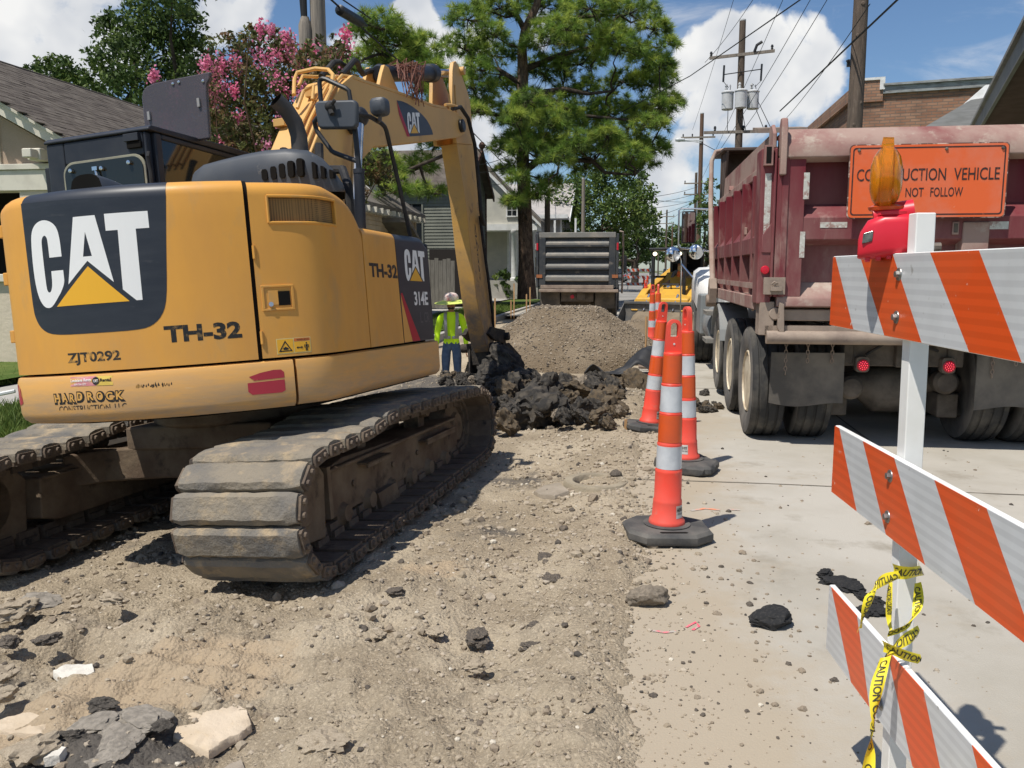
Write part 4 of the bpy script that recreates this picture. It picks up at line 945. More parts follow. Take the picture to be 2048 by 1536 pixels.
    mb.tube(ep, [.054, .052, .051, .050, .050], 18, 0, False); mb.tube(ep[1:], [.044]*4, 18, 1, False); mb.build('exhaust_pipe', [pm('exhaust_steel', (.045, .043, .045), (.085, .07, .06), 8, .45, .65, .65), M_inner], hd, smooth=60)
    # ---- rails, mirror and lamp on the right
    mb = MB(); Y = .1; r_ = .016
    mb.tube([(.787, Y, 2.70), (.789, Y, 2.865), (.797, Y, 2.888), (.815, Y, 2.890), (.84, Y, 2.882), (.975, Y, 2.805), (.998, Y, 2.785), (1.006, Y, 2.70)], r_, 8)
    mb.tube([(.887, Y-.04, 2.675), (.765, Y-.03, 2.632), (.737, Y-.02, 2.61), (.731, Y, 2.585), (.742, Y, 2.55), (.835, Y, 2.41), (.858, Y, 2.395), (1.015, Y, 2.322), (1.023, Y, 2.30), (1.023, Y, 2.1)], r_, 8)
    mb.tube([(1.03, .06, 2.63), (1.09, .2, 2.625), (1.1, .36, 2.613), (1.1, .42, 2.60), (1.1, .445, 2.575), (1.1, .60, 2.22), (1.1, .75, 1.84)], r_, 8)
    mb.tube([(1.017, Y, 2.64), (1.023, Y, 2.27), (1.02, Y, 2.0)], .019, 8)
    rl = mb.build('guard_rail', M_blk, E)
    mb = MB(); mb.cyl((1.022, Y, 2.26), (1.0, Y, 1.84), .035, n=14); mb.cyl((1.022, Y, 2.27), (1.022, Y, 2.24), .038, n=14); mb.build('post_sleeve', M_nvyd, rl)
    mb = MB(); mb.lathe([(.022, 0), (.024, .02), (.024, .06)], 10, (1.0, Y, 1.80)); mb.bx(.96, 1.05, .06, .15, 1.72, 1.80); mb.build('post_foot', M_yel, rl, bev=.005)
    o = []
    for cx_, cz_, a0 in ((1.035, 2.665, 0), (.80, 2.69, 90), (.81, 2.575, 180), (1.025, 2.55, 270)):
        for k in range(5): a = R_(a0+k*22.5); o.append((cx_+.02+.035*math.cos(a), cz_+.035*math.sin(a)))
    mb = MB(); mb.prism(o, 'y', Y-.10, Y-.05); mi = mb.build('mirror', M_hood, E, bev=.018, seg=3)
    mb = MB(); mb.ball((.905, Y-.115, 2.67), .034, 10, 8); mb.tube([(.905, Y-.12, 2.665), (.955, Y-.135, 2.70)], .012, 8); mb.tube([(.905, Y-.12, 2.66), (.925, Y-.13, 2.615)], .018, 8); mb.build('mirror_joint', M_hose, mi)
    mb = MB(); rows = []
    for t, s_ in ((0, .55), (.015, .9), (.05, 1), (.09, .97), (.105, .8)): rows.append([(1.135+s_*.062*(abs(math.cos(a))**.55)*np.sign(math.cos(a)), .22+t, 2.70+s_*.062*(abs(math.sin(a))**.55)*np.sign(math.sin(a))) for a in np.linspace(0, 6.2832, 17)[:-1]])
    mb.loft(rows); lp = mb.build('work_lamp', M_hood, E); mb = MB(); mb.tube([(1.135, .27, 2.64), (1.135, .26, 2.61), (1.1, .30, 2.61)], .014, 8); mb.build('lamp_bracket', M_bolt, lp)
    # ---- boom
    bo = [(.35, 1.45), (.55, 2.05), (.75, 2.576), (1.03, 2.90), (1.34, 3.19), (1.50, 3.30), (1.60, 3.335), (1.75, 3.345), (2.6, 3.435), (3.66, 3.534), (4.08, 3.60), (4.45, 3.63), (4.62, 3.615), (4.74, 3.54), (4.70, 3.43), (4.46, 3.344), (3.77, 3.19), (1.93, 2.803), (1.62, 2.62), (1.35, 2.30), (.95, 1.75), (.75, 1.45)]
    mb = MB(); mb.prism(bo, 'x', -.03, .35); bm_ = mb.build('boom', M_yelb, E, bev=.012)
    bo2 = [(1.34, 3.197), (1.60, 3.345), (1.75, 3.355), (2.6, 3.445), (3.66, 3.544), (4.08, 3.61)]
    mb = MB()
    for i in range(len(bo2)-1):
        (y0, z0), (y1, z1) = bo2[i], bo2[i+1]; mb.bx(.325, .358, y0, y1, 0, .001); v = mb.v[-8:]; del mb.v[-8:]
        mb.v += [(.322, y0, z0-.02), (.356, y0, z0-.02), (.356, y1, z1-.02), (.322, y1, z1-.02), (.322, y0, z0+.006), (.356, y0, z0+.006), (.356, y1, z1+.006), (.322, y1, z1+.006)]
    mb.build('edge_flange', M_yelb, bm_, bev=.003)
    mb = MB(); stamp(mb, poly2d([[(2.567,3.354),(2.70,3.375),(2.838,3.384),(2.98,3.384),(3.112,3.375),(3.25,3.358),(3.373,3.33),(3.46,3.29),(3.515,3.25),(3.543,3.208),(2.842,3.061)]]), lambda y, z: (.3515, y, z)); dc = mb.build('logo_field', M_nvy, bm_, smooth=0)
    mb = MB(); stamp(mb, poly2d([[(2.56,3.35),(2.845,3.061),(2.765,3.046),(2.60,3.22)]]), lambda y, z: (.3525, y, z)); mb.build('red_stripe', M_red, dc, smooth=0)
    def bl(y, z, o): return (.3537+o*.1, y, z+(y-2.83)*.19)
    logo(bl, 2.80, 3.088, .36, .21, dc, .004)
    mb = MB(); mb.lathe([(.0, .0), (.06, .0), (.075, -.01), (.075, -.06)], 18, (.40, 4.53, 3.49), 'x'); mb.lathe([(.0, .0), (.05, .0), (.06, -.02), (.06, -.06)], 18, (.41, 1.42, 2.95), 'x'); mb.lathe([(.0, .0), (.09, .0), (.10, -.02), (.10, -.05)], 18, (.405, 1.47, 2.93), 'x'); mb.build('pivot_pin', M_blk, bm_)
    # steel oil lines on the back of the boom
    mb = MB(); y_ = 1.0
    def bk(x, t, h=.03):                             # a point on the boom's back face, t from foot (0) to bend (1) and beyond
        pr = [(.75, 2.576), (1.03, 2.90), (1.34, 3.19), (1.50, 3.30), (1.75, 3.345), (2.1, 3.385)]
        ts = [0, .25, .55, .72, .9, 1.2]; y = np.interp(t, ts, [p[0] for p in pr]); z = np.interp(t, ts, [p[1] for p in pr]); return (x, y-.6*h, z+.8*h)
    for x, hh in ((.19, .03), (.25, .03), (.31, .03)): mb.tube([bk(x, t, hh) for t in (-.05, .2, .4, .55, .65, .72, .85, 1.05)], .014, 8)
    mb.tube([bk(.0, .45, .06), bk(-.05, .60, .10), bk(-.04, .66, .13), bk(.1, .72, .12), bk(.22, .70, .10), bk(.30, .60, .09), bk(.33, .45, .05), bk(.33, .2, .05)], .017, 8)
    mb.tube([bk(-.05, .62, .03), bk(-.06, .75, .08), bk(.05, .98, .08), bk(.2, 1.06, .06)], .015, 8)
    mb.tube([bk(.10, .30, .05), bk(.12, .42, .10), bk(.19, .46, .10), bk(.21, .36, .06)], .015, 8)
    mb.build('oil_line', M_yelb, bm_)
    mb = MB(); mb.bx(-.06, .04, .93, 1.06, 2.84, 2.90); mb.bx(.1, .16, 1.2, 1.26, 3.11, 3.17); mb.build('line_clamp', M_yelb, bm_, bev=.004)
    mb = MB()
    mb.tube([(.06, 1.60, 3.38), (.07, 1.72, 3.47), (.08, 1.82, 3.55), (.09, 1.92, 3.58), (.1, 2.02, 3.56), (.1, 2.1, 3.48)], .026, 9)
    mb.tube([(.16, 1.80, 3.43), (.16, 1.98, 3.55), (.16, 2.09, 3.63), (.15, 2.17, 3.635), (.14, 2.24, 3.59), (.13, 2.32, 3.57), (.12, 2.46, 3.63), (.12, 2.56, 3.66)], .027, 9)
    for k, (x, dy) in enumerate(((.10, 0), (.20, .05), (.30, .1), (.40, .0))): mb.tube([(x, .78+dy, 2.62), (x+.02, .72+dy, 2.45), (x+.06, .70+dy, 2.33), (x+.16, .62+dy, 2.20), (x+.22, .5+dy, 2.08)], .034, 9)
    mb.tube([(.42, .55, 2.25), (.56, .45, 2.30), (.72, .30, 2.28), (.80, .2, 2.15), (.80, .2, 1.95)], .034, 9); mb.tube([(.40, .62, 2.32), (.60, .5, 2.37), (.78, .36, 2.33), (.86, .26, 2.2), (.86, .25, 1.95)], .032, 9)
    for x in (.80, .86): mb.tube([(x, -.1+.1, 2.16-.01*k) if k % 2 else (x, 0, 2.16-.01*k) for k in range(2)], .03, 8); [mb.lathe([(.026, 0), (.031, .008), (.026, .016)], 10, (x, -.0, 1.93+.018*k)) for k in range(12)]
    mb.tube([(.36, 4.25, 3.63), (.38, 4.5, 3.70), (.385, 4.75, 3.62), (.385, 4.95, 3.35), (.385, 5.0, 3.0), (.38, 5.02, 2.55), (.36, 5.12, 2.45), (.33, 5.3, 2.40)], .024, 8)
    mb.build('hydraulic_hose', M_hose, bm_)
    mb = MB(); mb.tube([(.36, 4.0, 3.62), (.37, 4.2, 3.66), (.37, 4.4, 3.68)], .018, 8); mb.build('oil_line', M_yelb, bm_)
    # boom cylinder rod at the side, arm cylinder on top
    mb = MB(); mb.cyl((.46, 1.42, 2.95), (.46, 1.0, 1.55), .045, n=16); ra = mb.build('boom_cylinder_rod', M_chrome, E); mb = MB(); mb.cyl((.46, 1.2, 2.22), (.46, .85, 1.1), .075, n=16); mb.build('boom_cylinder', M_blk, ra); mb = MB(); mb.ball((.46, 1.42, 2.95), .085, 12, 8); mb.build('rod_eye', M_blk, ra)
    a0, a1 = Vector((.16, 2.62, 3.645)), Vector((.16, 5.0, 4.245)); dv = (a1-a0).normalized()
    mb = MB(); mb.tube([a0, a0+dv*.05, a0+dv*.06, a0+dv*1.5, a0+dv*1.51, a0+dv*1.66], [.07, .09, .082, .082, .102, .104], 20); ac = mb.build('arm_cylinder', M_nvyd, E)
    mb = MB(); mb.cyl(a0+dv*1.6, a1, .047, n=16); mb.build('cylinder_rod', M_chrome, ac)
    mb = MB(); mb.prism([(2.35, 3.40), (2.95, 3.46), (2.75, 3.62), (2.66, 3.70), (2.56, 3.70), (2.48, 3.6)], 'x', .06, .10); mb.prism([(2.35, 3.40), (2.95, 3.46), (2.75, 3.62), (2.66, 3.70), (2.56, 3.70), (2.48, 3.6)], 'x', .22, .26); mb.build('cylinder_bracket', M_yelb, bm_, bev=.006)
    mb = MB(); rnd = random.Random(2)               # dry vine caught on the cylinder
    for k in range(46):
        x, y = .1+rnd.random()*.2, 2.85+rnd.random()*.25; z = 3.78-rnd.random()*.02
        dx, dy = rnd.uniform(-.06, .22), rnd.uniform(-.25, .2); mb.tube([(x, y, z), (x+.14+dx*.5, y+dy*.5, z-.03+rnd.random()*.08), (.37+dx*.1, y+dy, z-.16-rnd.random()*.22)], .005, 4)
    tw = mb.build('dead_twigs', pm('dead_vine', (.16, .055, .04), (.24, .12, .09), 30, .4, .6, .9))
    tw.matrix_world = E.matrix_world.copy(); tag(tw, 'tangle of red brown twigs caught on the excavator arm cylinder', 'twigs')
    # ---- stick, link and bucket
    sr = [(4.61, 4.20), (4.72, 4.30), (4.84, 4.29), (4.98, 4.17), (5.13, 4.05), (5.23, 3.94), (5.245, 3.40), (5.29, 2.72), (5.42, 2.08), (5.48, 1.43), (5.58, .97), (5.50, .80), (5.30, .76), (5.17, .86), (4.92, 1.435), (4.80, 2.1), (4.74, 2.653), (4.53, 3.276), (4.44, 3.433), (4.36, 3.70), (4.40, 4.05)]
    lower = [(5.245, 3.40), (5.29, 2.72), (5.42, 2.08), (5.48, 1.43), (5.58, .97), (5.50, .80), (5.30, .76), (5.17, .86), (4.92, 1.435), (4.80, 2.1), (4.74, 2.653), (4.60, 3.15), (4.56, 3.30)]
    ears = [(4.60, 4.16), (4.66, 4.27), (4.76, 4.31), (4.86, 4.28), (4.98, 4.17), (5.13, 4.05), (5.23, 3.94), (5.245, 3.40), (4.56, 3.30), (4.47, 3.55), (4.50, 3.8)]
    mb = MB(); mb.prism(lower, 'x', .075, .28); sk = mb.build('stick', M_yelst, E, bev=.012)
    mb = MB(); mb.prism(ears, 'x', .235, .283); mb.prism(ears, 'x', -.013, .035); mb.bx(.03, .24, 5.12, 5.22, 3.3, 3.9); mb.cyl((-.05, 4.93, 4.235), (.33, 4.93, 4.235), .05, n=14); mb.prism([(4.60, 3.62), (4.95, 3.62), (4.88, 3.95), (4.62, 4.0)], 'x', .283, .296); mb.build('stick_ears', M_yelb, sk, bev=.008)
    mb = MB()
    vs, fs, w_, h_ = text2d('ZJT0292', .02, 0)
    mb.add([(.2808, 5.16-v/h_*.075+(1-u/w_)*(-.06), 2.40-u/w_*.72) for u, v in vs], fs); mb.build('stencil_number', M_stencil, sk, smooth=0)
    mb = MB(); mb.tube([(.31, 5.2, 2.5), (.315, 5.24, 2.2), (.315, 5.36, 1.7), (.31, 5.46, 1.25), (.26, 5.60, .95)], .02, 8); mb.build('hydraulic_hose', M_hose, sk)
    mb = MB(); mb.cyl((.13, 5.52, 3.3), (.13, 5.75, 1.7), .075, n=16); bc = mb.build('bucket_cylinder', M_blk, E); mb = MB(); mb.cyl((.13, 5.75, 1.7), (.13, 5.92, .98), .042, n=12); mb.build('cylinder_rod', M_chrome, bc)
    M_buck = pm('mud_caked_steel', (.03, .027, .025), (.075, .06, .045), 6, .45, .65, .85, bump=.7, bsc=25, spec=.3)
    mb = MB()
    for x in (-.03, .29): mb.prism([(5.20, 1.0), (5.38, 1.08), (5.98, 1.02), (6.02, .88), (5.9, .84), (5.4, .92)], 'x', x-.03, x+.03); mb.prism([(5.88, .96), (6.02, .97), (5.98, .62), (5.84, .60)], 'x', x-.025, x+.025)
    mb.cyl((-.12, 5.95, .93), (.38, 5.95, .93), .055, n=14); mb.cyl((-.12, 5.36, .82), (.42, 5.36, .82), .06, n=14); mb.build('bucket_linkage', M_buck, E, bev=.006)
    arc = [(5.95, .66), (6.05, .50), (6.06, .3), (5.97, .10), (5.80, -.04), (5.58, -.10), (5.34, -.08), (5.10, .02)]; mb = MB()
    mb.grid([[(x, y, z) for y, z in arc] for x in (.0, .52)]); mb.grid([[(x, 5.7+(y-5.7)*.94, .25+(z-.25)*.92) for y, z in arc] for x in (.01, .51)])
    for x in (.0, .50): mb.prism([(5.30, .86), (5.42, .86), (5.95, .66)]+arc[1:]+[(5.12, .12)], 'x', x, x+.02)
    for k in range(5): x = .05+k*.105; mb.prism([(5.13, .0), (5.13, .07), (4.98, .06)], 'x', x-.035, x+.035)
    mb.prism([(5.30, .86), (5.42, .86), (5.55, .66), (5.3, .60)], 'x', -.02, .28); mb.build('bucket', M_buck, E)
    # ---- undercarriage
    nsh = 40; top = [(-1.36, .645), (-1.16, .642), (-.97, .648), (-.79, .652), (-.645, .668), (-.49, .698), (-.38, .716), (-.16, .714), (.42, .706), (.8, .698), (1.40, .672)]
    path = [(y, -.03+.036*y) for y in np.linspace(1.36, -1.30, 30)]
    for k in range(1, 14): a = math.pi*k/14; path.append((-1.33-.352*math.sin(a), .284-.361*math.cos(a)))
    path += [(y, float(np.interp(y, [p[0] for p in top], [p[1] for p in top]))) for y in np.linspace(-1.3, 1.4, 40)]
    for k in range(1, 14): a = math.pi*k/14; path.append((1.42+.34*math.sin(a), .347+.325*math.cos(a)))
    path = np.array(path); cl = np.vstack([path, path[:1]]); dd = np.sqrt((np.diff(cl, axis=0)**2).sum(1)); ss = np.concatenate([[0], np.cumsum(dd)]); tot = ss[-1]
    pit = tot/nsh
    mb = MB(); w = .345; L_ = pit*.412                # pad: local x across, y along the chain, z outward (0 = outer face)
    rnd = random.Random(8); xs = list(np.linspace(-w, w, 15)); rows = []
    for x in xs:
        e = .018*(1 if abs(x) > w-.01 else 0); j = lambda: rnd.uniform(-.004, .004)
        rows.append([(x, -L_+e*.4+j(), -.068), (x, -L_+e*.5+j(), -.024+j()), (x, -L_+.022+e*.3+j(), -.0-e*.5+j()*.5), (x, 0, -e*.3+j()*.8), (x, L_-.022-e*.3+j(), -.0-e*.5+j()*.5), (x, L_-e*.5+j(), -.022+j()), (x, L_-e*.4+j(), -.068)])
    mb.loft(rows); pad_me = mb.mesh('track_shoe', M_pad, 35)
    mb = MB(); mb.bx(-w+.01, w-.01, -L_*.96, L_*.96, -.092, -.0685); mb.bx(-.14, .14, -L_*.8, L_*.8, -.13, -.0925); mb.bx(-.12, -.06, -L_*1.05, L_*.85, -.17, -.10); mb.bx(.06, .12, -L_*1.05, L_*.85, -.17, -.10); plate_me = mb.mesh('shoe_plate', M_trk)
    end_me = []
    for sg in (-1, 1):
        mb = MB(); xx = sg*(w+.011); mb.prism([(-L_*.80, -.078), (-L_*.84, -.045), (-L_*.70, -.022), (L_*.70, -.022), (L_*.84, -.045), (L_*.80, -.078)], 'x', xx-.012, xx+.006)
        for y in (-L_*.42, L_*.42): mb.lathe([(0, .016*sg), (.014, .016*sg), (.018, .006*sg), (.018, 0)], 8, (xx+.004*sg, y, -.050), 'x')
        end_me.append(mb.mesh('end_clamp', M_trk))
    for sg, sx_ in ((1, 1.005), (-1, -1.005)):
        tr = bpy.data.objects.new('track', None); COL.objects.link(tr); tr.parent = E; tr.location = (sx_, 0, 0)
        for i in range(nsh):
            s0 = (i+.5)*pit; a_, b_ = (s0-pit*.4) % tot, (s0+pit*.4) % tot
            pa = np.array([np.interp(a_, ss, cl[:, k]) for k in (0, 1)]); pb = np.array([np.interp(b_, ss, cl[:, k]) for k in (0, 1)])
            t = (pb-pa)/np.linalg.norm(pb-pa); c = (pa+pb)/2; n = np.array([t[1], -t[0]]); yax = -t          # travelling -y along the bottom
            ctr = np.array([.05, .33]); 
            if np.dot(n, c-ctr) < 0: n = -n
            rt = math.atan2(yax[1], yax[0]); nx = np.array([-math.sin(rt), math.cos(rt)])
            if np.dot(nx, n) < 0: rt += math.pi
            for me in (pad_me, plate_me, *end_me):
                o = link(me.name, me, tr, loc=(0, c[0], c[1]), rot=(rt+rnd.uniform(-.02, .02) if me is pad_me else rt, 0, 0))
        mb = MB(); X = sg
        mb.prism([(-1.0, .17), (-.98, .42), (-.7, .46), (1.2, .40), (1.38, .33), (1.36, .18), (1.1, .15), (-.85, .13)], 'x', -.20, .125); mb.bx(-.22, .16, -.95, 1.3, .405, .43); bmf = mb.build('track_frame', M_mud, tr, bev=.012)
        mb = MB()
        mb.prism([(-1.02, .06), (-1.45, .10), (-1.57, .2), (-1.58, .46), (-1.45, .56), (-1.06, .50), (-.98, .42)], 'x', -.10, .15); mb.lathe([(0, .19), (.12, .19), (.16, .16), (.2, .10), (.2, -.1)], 24, (0, -1.30, .32), 'x'); mb.build('final_drive', M_mud, tr, bev=.015)
        mb = MB(); mb.lathe([(0, .12), (.11, .12), (.12, .09), (.24, .08), (.25, .05), (.25, -.05), (.12, -.1)], 24, (0, 1.42, .33), 'x'); mb.build('idler', M_mud, tr)
        mb = MB()
        for y in (-.75, -.4, -.05, .3, .65, 1.0): mb.lathe([(0, .16), (.05, .16), (.06, .13), (.075, .12), (.075, .06), (.06, .05), (.06, -.05), (.075, -.06), (.075, -.12)], 14, (0, y, .135), 'x')
        for y in (-.3, .75): mb.lathe([(0, .12), (.045, .12), (.055, .06), (.055, -.1)], 14, (0, y, .55), 'x'); mb.bx(-.06, .06, y-.06, y+.06, .40, .52)
        mb.build('roller', M_mud, tr, smooth=40)
        mb = MB()
        mb.bx(.125, .20, -.52, -.16, .375, .39); mb.bx(.185, .20, -.52, -.16, .355, .39); mb.bx(.125, .20, .50, 1.12, .345, .36); mb.bx(.185, .20, .50, 1.12, .325, .37); mb.prism([(-.35, .16), (-.05, .17), (0, .06), (-.3, .05)], 'x', .10, .17)
        mb.build('step', M_mud, tr, bev=.004)
        mb = MB(); mb.bx(.10, .16, -.97, -.93, .15, .45); [mb.cyl((.125, y, .28), (.14, y, .28), .02, n=8) for y in (-.6, .0, .45)]; mb.build('frame_rib', M_mud, tr, bev=.004)
        if sg < 0:
            for o in list(tr.children):
                if o.name.startswith(('track_frame', 'final_drive', 'step', 'frame_rib', 'roller', 'idler')): o.scale = (-1, 1, 1)
    mb = MB(); mb.prism([(-.70, -.55), (-.30, -.45), (.30, -.45), (.70, -.75), (.85, -.75), (.85, .85), (.7, .85), (.3, .5), (-.3, .5), (-.7, .85), (-.85, .85), (-.85, -.75)], 'z', .30, .52); mb.bx(-.55, .55, -.5, .5, .50, .66); mb.lathe([(.52, .64), (.56, .66), (.56, .80), (.5, .82)], 32); mb.build('car_body', M_mud, E, bev=.02)
    mb = MB(); mb.bx(-.46, 1.12, -.9, .85, .80, .86); mb.bx(-1.0, -.46, .1, .85, .80, .86); mb.prism([(-.46, -.9), (-.46, -1.30), (0, -1.40), (.60, -1.28), (1.02, -.92)], 'z', .80, .86); mb.bx(-1.05, -.30, -.1, 1.3, .88, .95); mb.build('revolving_frame', M_inner, E)
    return E
EXC = build_excavator()
# ================================================================ TRUCKS AND LOADER
DUST = (.40, .315, .26)
M_tred = pm('truck_red', (.155, .016, .026), (.20, .075, .075), 1.6, .42, .72, .55, rough2=.8, spec=.35, col3=(.36, .26, .22), sc3=4.5, lo3=.58, hi3=.80, bump=.06, bsc=14, dust=(DUST, 1.15, 2.3, .5), stretch=(1, 1, .35))
M_tdus = pm('dusty_red', (.36, .25, .21), (.24, .095, .09), 2.2, .45, .7, .85, spec=.2, col3=(.43, .35, .29), sc3=7, lo3=.55, hi3=.7, bump=.1, bsc=25)
M_tinn = pm('bed_inside', (.09, .065, .055), (.16, .12, .10), 3, .4, .6, .8, spec=.2)
M_sign = pm('sign_orange', (.75, .13, .035), (.66, .20, .12), 2.4, .45, .7, .5, spec=.4, col3=(.70, .45, .33), sc3=16, lo3=.70, hi3=.76)
M_chip = pm('chipped_edge', (.10, .05, .04), (.62, .50, .42), 14, .5, .6, .7)
M_sgtx = pm('sign_black', (.04, .02, .018), (.30, .09, .05), 24, .58, .72, .6)
M_tape = pm('worn_tape', (.52, .51, .46), (.34, .22, .19), 18, .5, .62, .5, col3=(.62, .61, .56), sc3=40, lo3=.55, hi3=.6)
M_rubber = pm('tyre_rubber', (.038, .038, .038), (.10, .092, .08), 5, .42, .64, .85, spec=.25, bump=.15, bsc=30)
M_sidew = pm('tyre_wall', (.115, .11, .105), (.20, .185, .165), 4, .4, .62, .85, spec=.25, bump=.1, bsc=30)
M_rim = pm('rim_cream', (.66, .58, .44), (.42, .34, .24), 5, .42, .62, .55, spec=.4, col3=(.16, .12, .09), sc3=9, lo3=.62, hi3=.75)
M_chas = pm('chassis_dirt', (.085, .072, .06), (.16, .135, .11), 4, .4, .62, .9, spec=.15, bump=.25, bsc=25)
M_flap = pm('mud_flap', (.10, .092, .082), (.20, .175, .145), 2.5, .4, .65, .9, spec=.2, bump=.1, bsc=30)
M_bump = pm('dusty_beam', (.34, .27, .215), (.22, .17, .14), 3, .42, .65, .85, spec=.2, bump=.15, bsc=20, col3=(.12, .085, .07), sc3=9, lo3=.62, hi3=.72)
M_tail = pm('tail_lamp_red', (.55, .012, .03), rough=.25, spec=.6)
M_led = pm('tail_led', (.9, .08, .12), rough=.3, emit=((1, .05, .10), 1.1))
M_tgry = pm('truck_grey', (.040, .044, .050), (.07, .072, .072), 2.5, .42, .66, .5, spec=.4, col3=(.23, .20, .17), sc3=6, lo3=.60, hi3=.78)
M_tgrl = pm('truck_grey_light', (.21, .205, .19), (.30, .27, .23), 3, .42, .64, .7, spec=.3)
M_cabw = pm('cab_white', (.72, .71, .69), (.6, .57, .53), 2, .45, .7, .35, spec=.5)
M_cabg = pm('cab_grey', (.20, .215, .22), (.28, .28, .27), 2, .45, .7, .5, spec=.4)
M_mirr = pm('mirror_glass', (.75, .77, .78), rough=.03, metal=1)
M_pole = pm('tarp_pole', (.42, .33, .27), (.30, .18, .14), 4, .45, .65, .7, spec=.3)
M_wood = pm('wood_raw', (.46, .28, .13), (.36, .21, .10), 3, .4, .6, .85, stretch=(6, 6, 1))

def make_wheel(name, parent, x0, x1, y, z, R, rim_side, dual=False, mats=None):
    """tyre and rim with the axle along x; rim_side -1 shows the dished face at x0"""
    w = x1-x0; rr = R*.56; sgn = rim_side
    e = bpy.data.objects.new(name, None); COL.objects.link(e); e.parent = parent; e.location = ((x0+x1)/2, y, z)
    h = w/2; prof = [(rr, -h*.72), (rr+.02, -h*.86), (R*.74, -h*.98), (R*.88, -h), (R*.955, -h*.95), (R*.985, -h*.86)]
    gr = [-.62, -.58, -.50, -.46, -.10, -.06, .06, .10, .46, .50, .58, .62]
    for k, g in enumerate(gr): prof.append((R if k % 4 in (0, 3) else R-.012, h*g))
    prof += [(R*.985, h*.86), (R*.955, h*.95), (R*.88, h), (R*.74, h*.98), (rr+.02, h*.86), (rr, h*.72)]
    mb = MB(); mb.lathe(prof, 48, (0, 0, 0), 'x')
    for i, f in enumerate(mb.f):
        pts = [mb.v[k] for k in f]; r = sum(math.hypot(p[1], p[2]) for p in pts)/len(pts); mb.m[i] = 1 if r < R*.94 else 0
    mb.build('tyre', [M_rubber, M_sidew], e, smooth=30)
    if rim_side:
        mb = MB(); pr = [(rr+.004, -h*.80), (rr-.008, -h*.92), (rr-.02, -h*.78), (rr-.035, -h*.40), (rr*.72, -h*.30+.02), (rr*.60, -h*.15), (rr*.42, -h*.15), (rr*.40, -h*.45), (rr*.36, -h*.75), (rr*.15, -h*.80), (0, -h*.80)] if not dual else [(rr+.004, -h*.80), (rr-.008, -h*.9), (rr-.02, -h*.6), (rr-.035, h*.2), (rr*.74, h*.55), (rr*.60, h*.62), (rr*.44, h*.62), (rr*.42, h*.2), (rr*.34, -h*.15), (rr*.15, -h*.2), (0, -h*.2)]
        mb.lathe([(a, b if sgn < 0 else -b) for a, b in pr], 36, (0, 0, 0), 'x'); rim = mb.build('rim', M_rim, e, smooth=40)
        mb = MB(); xx = (h*.62-.02 if dual else -h*.15-.02)*(1 if sgn < 0 else -1)
        for k in range(10): a = k*.6283; mb.lathe([(0, -.025), (.016, -.02), (.02, .02)], 6, (xx, rr*.52*math.cos(a), rr*.52*math.sin(a)), 'x')
        mb.build('wheel_nut', M_bolt, rim)
    return e

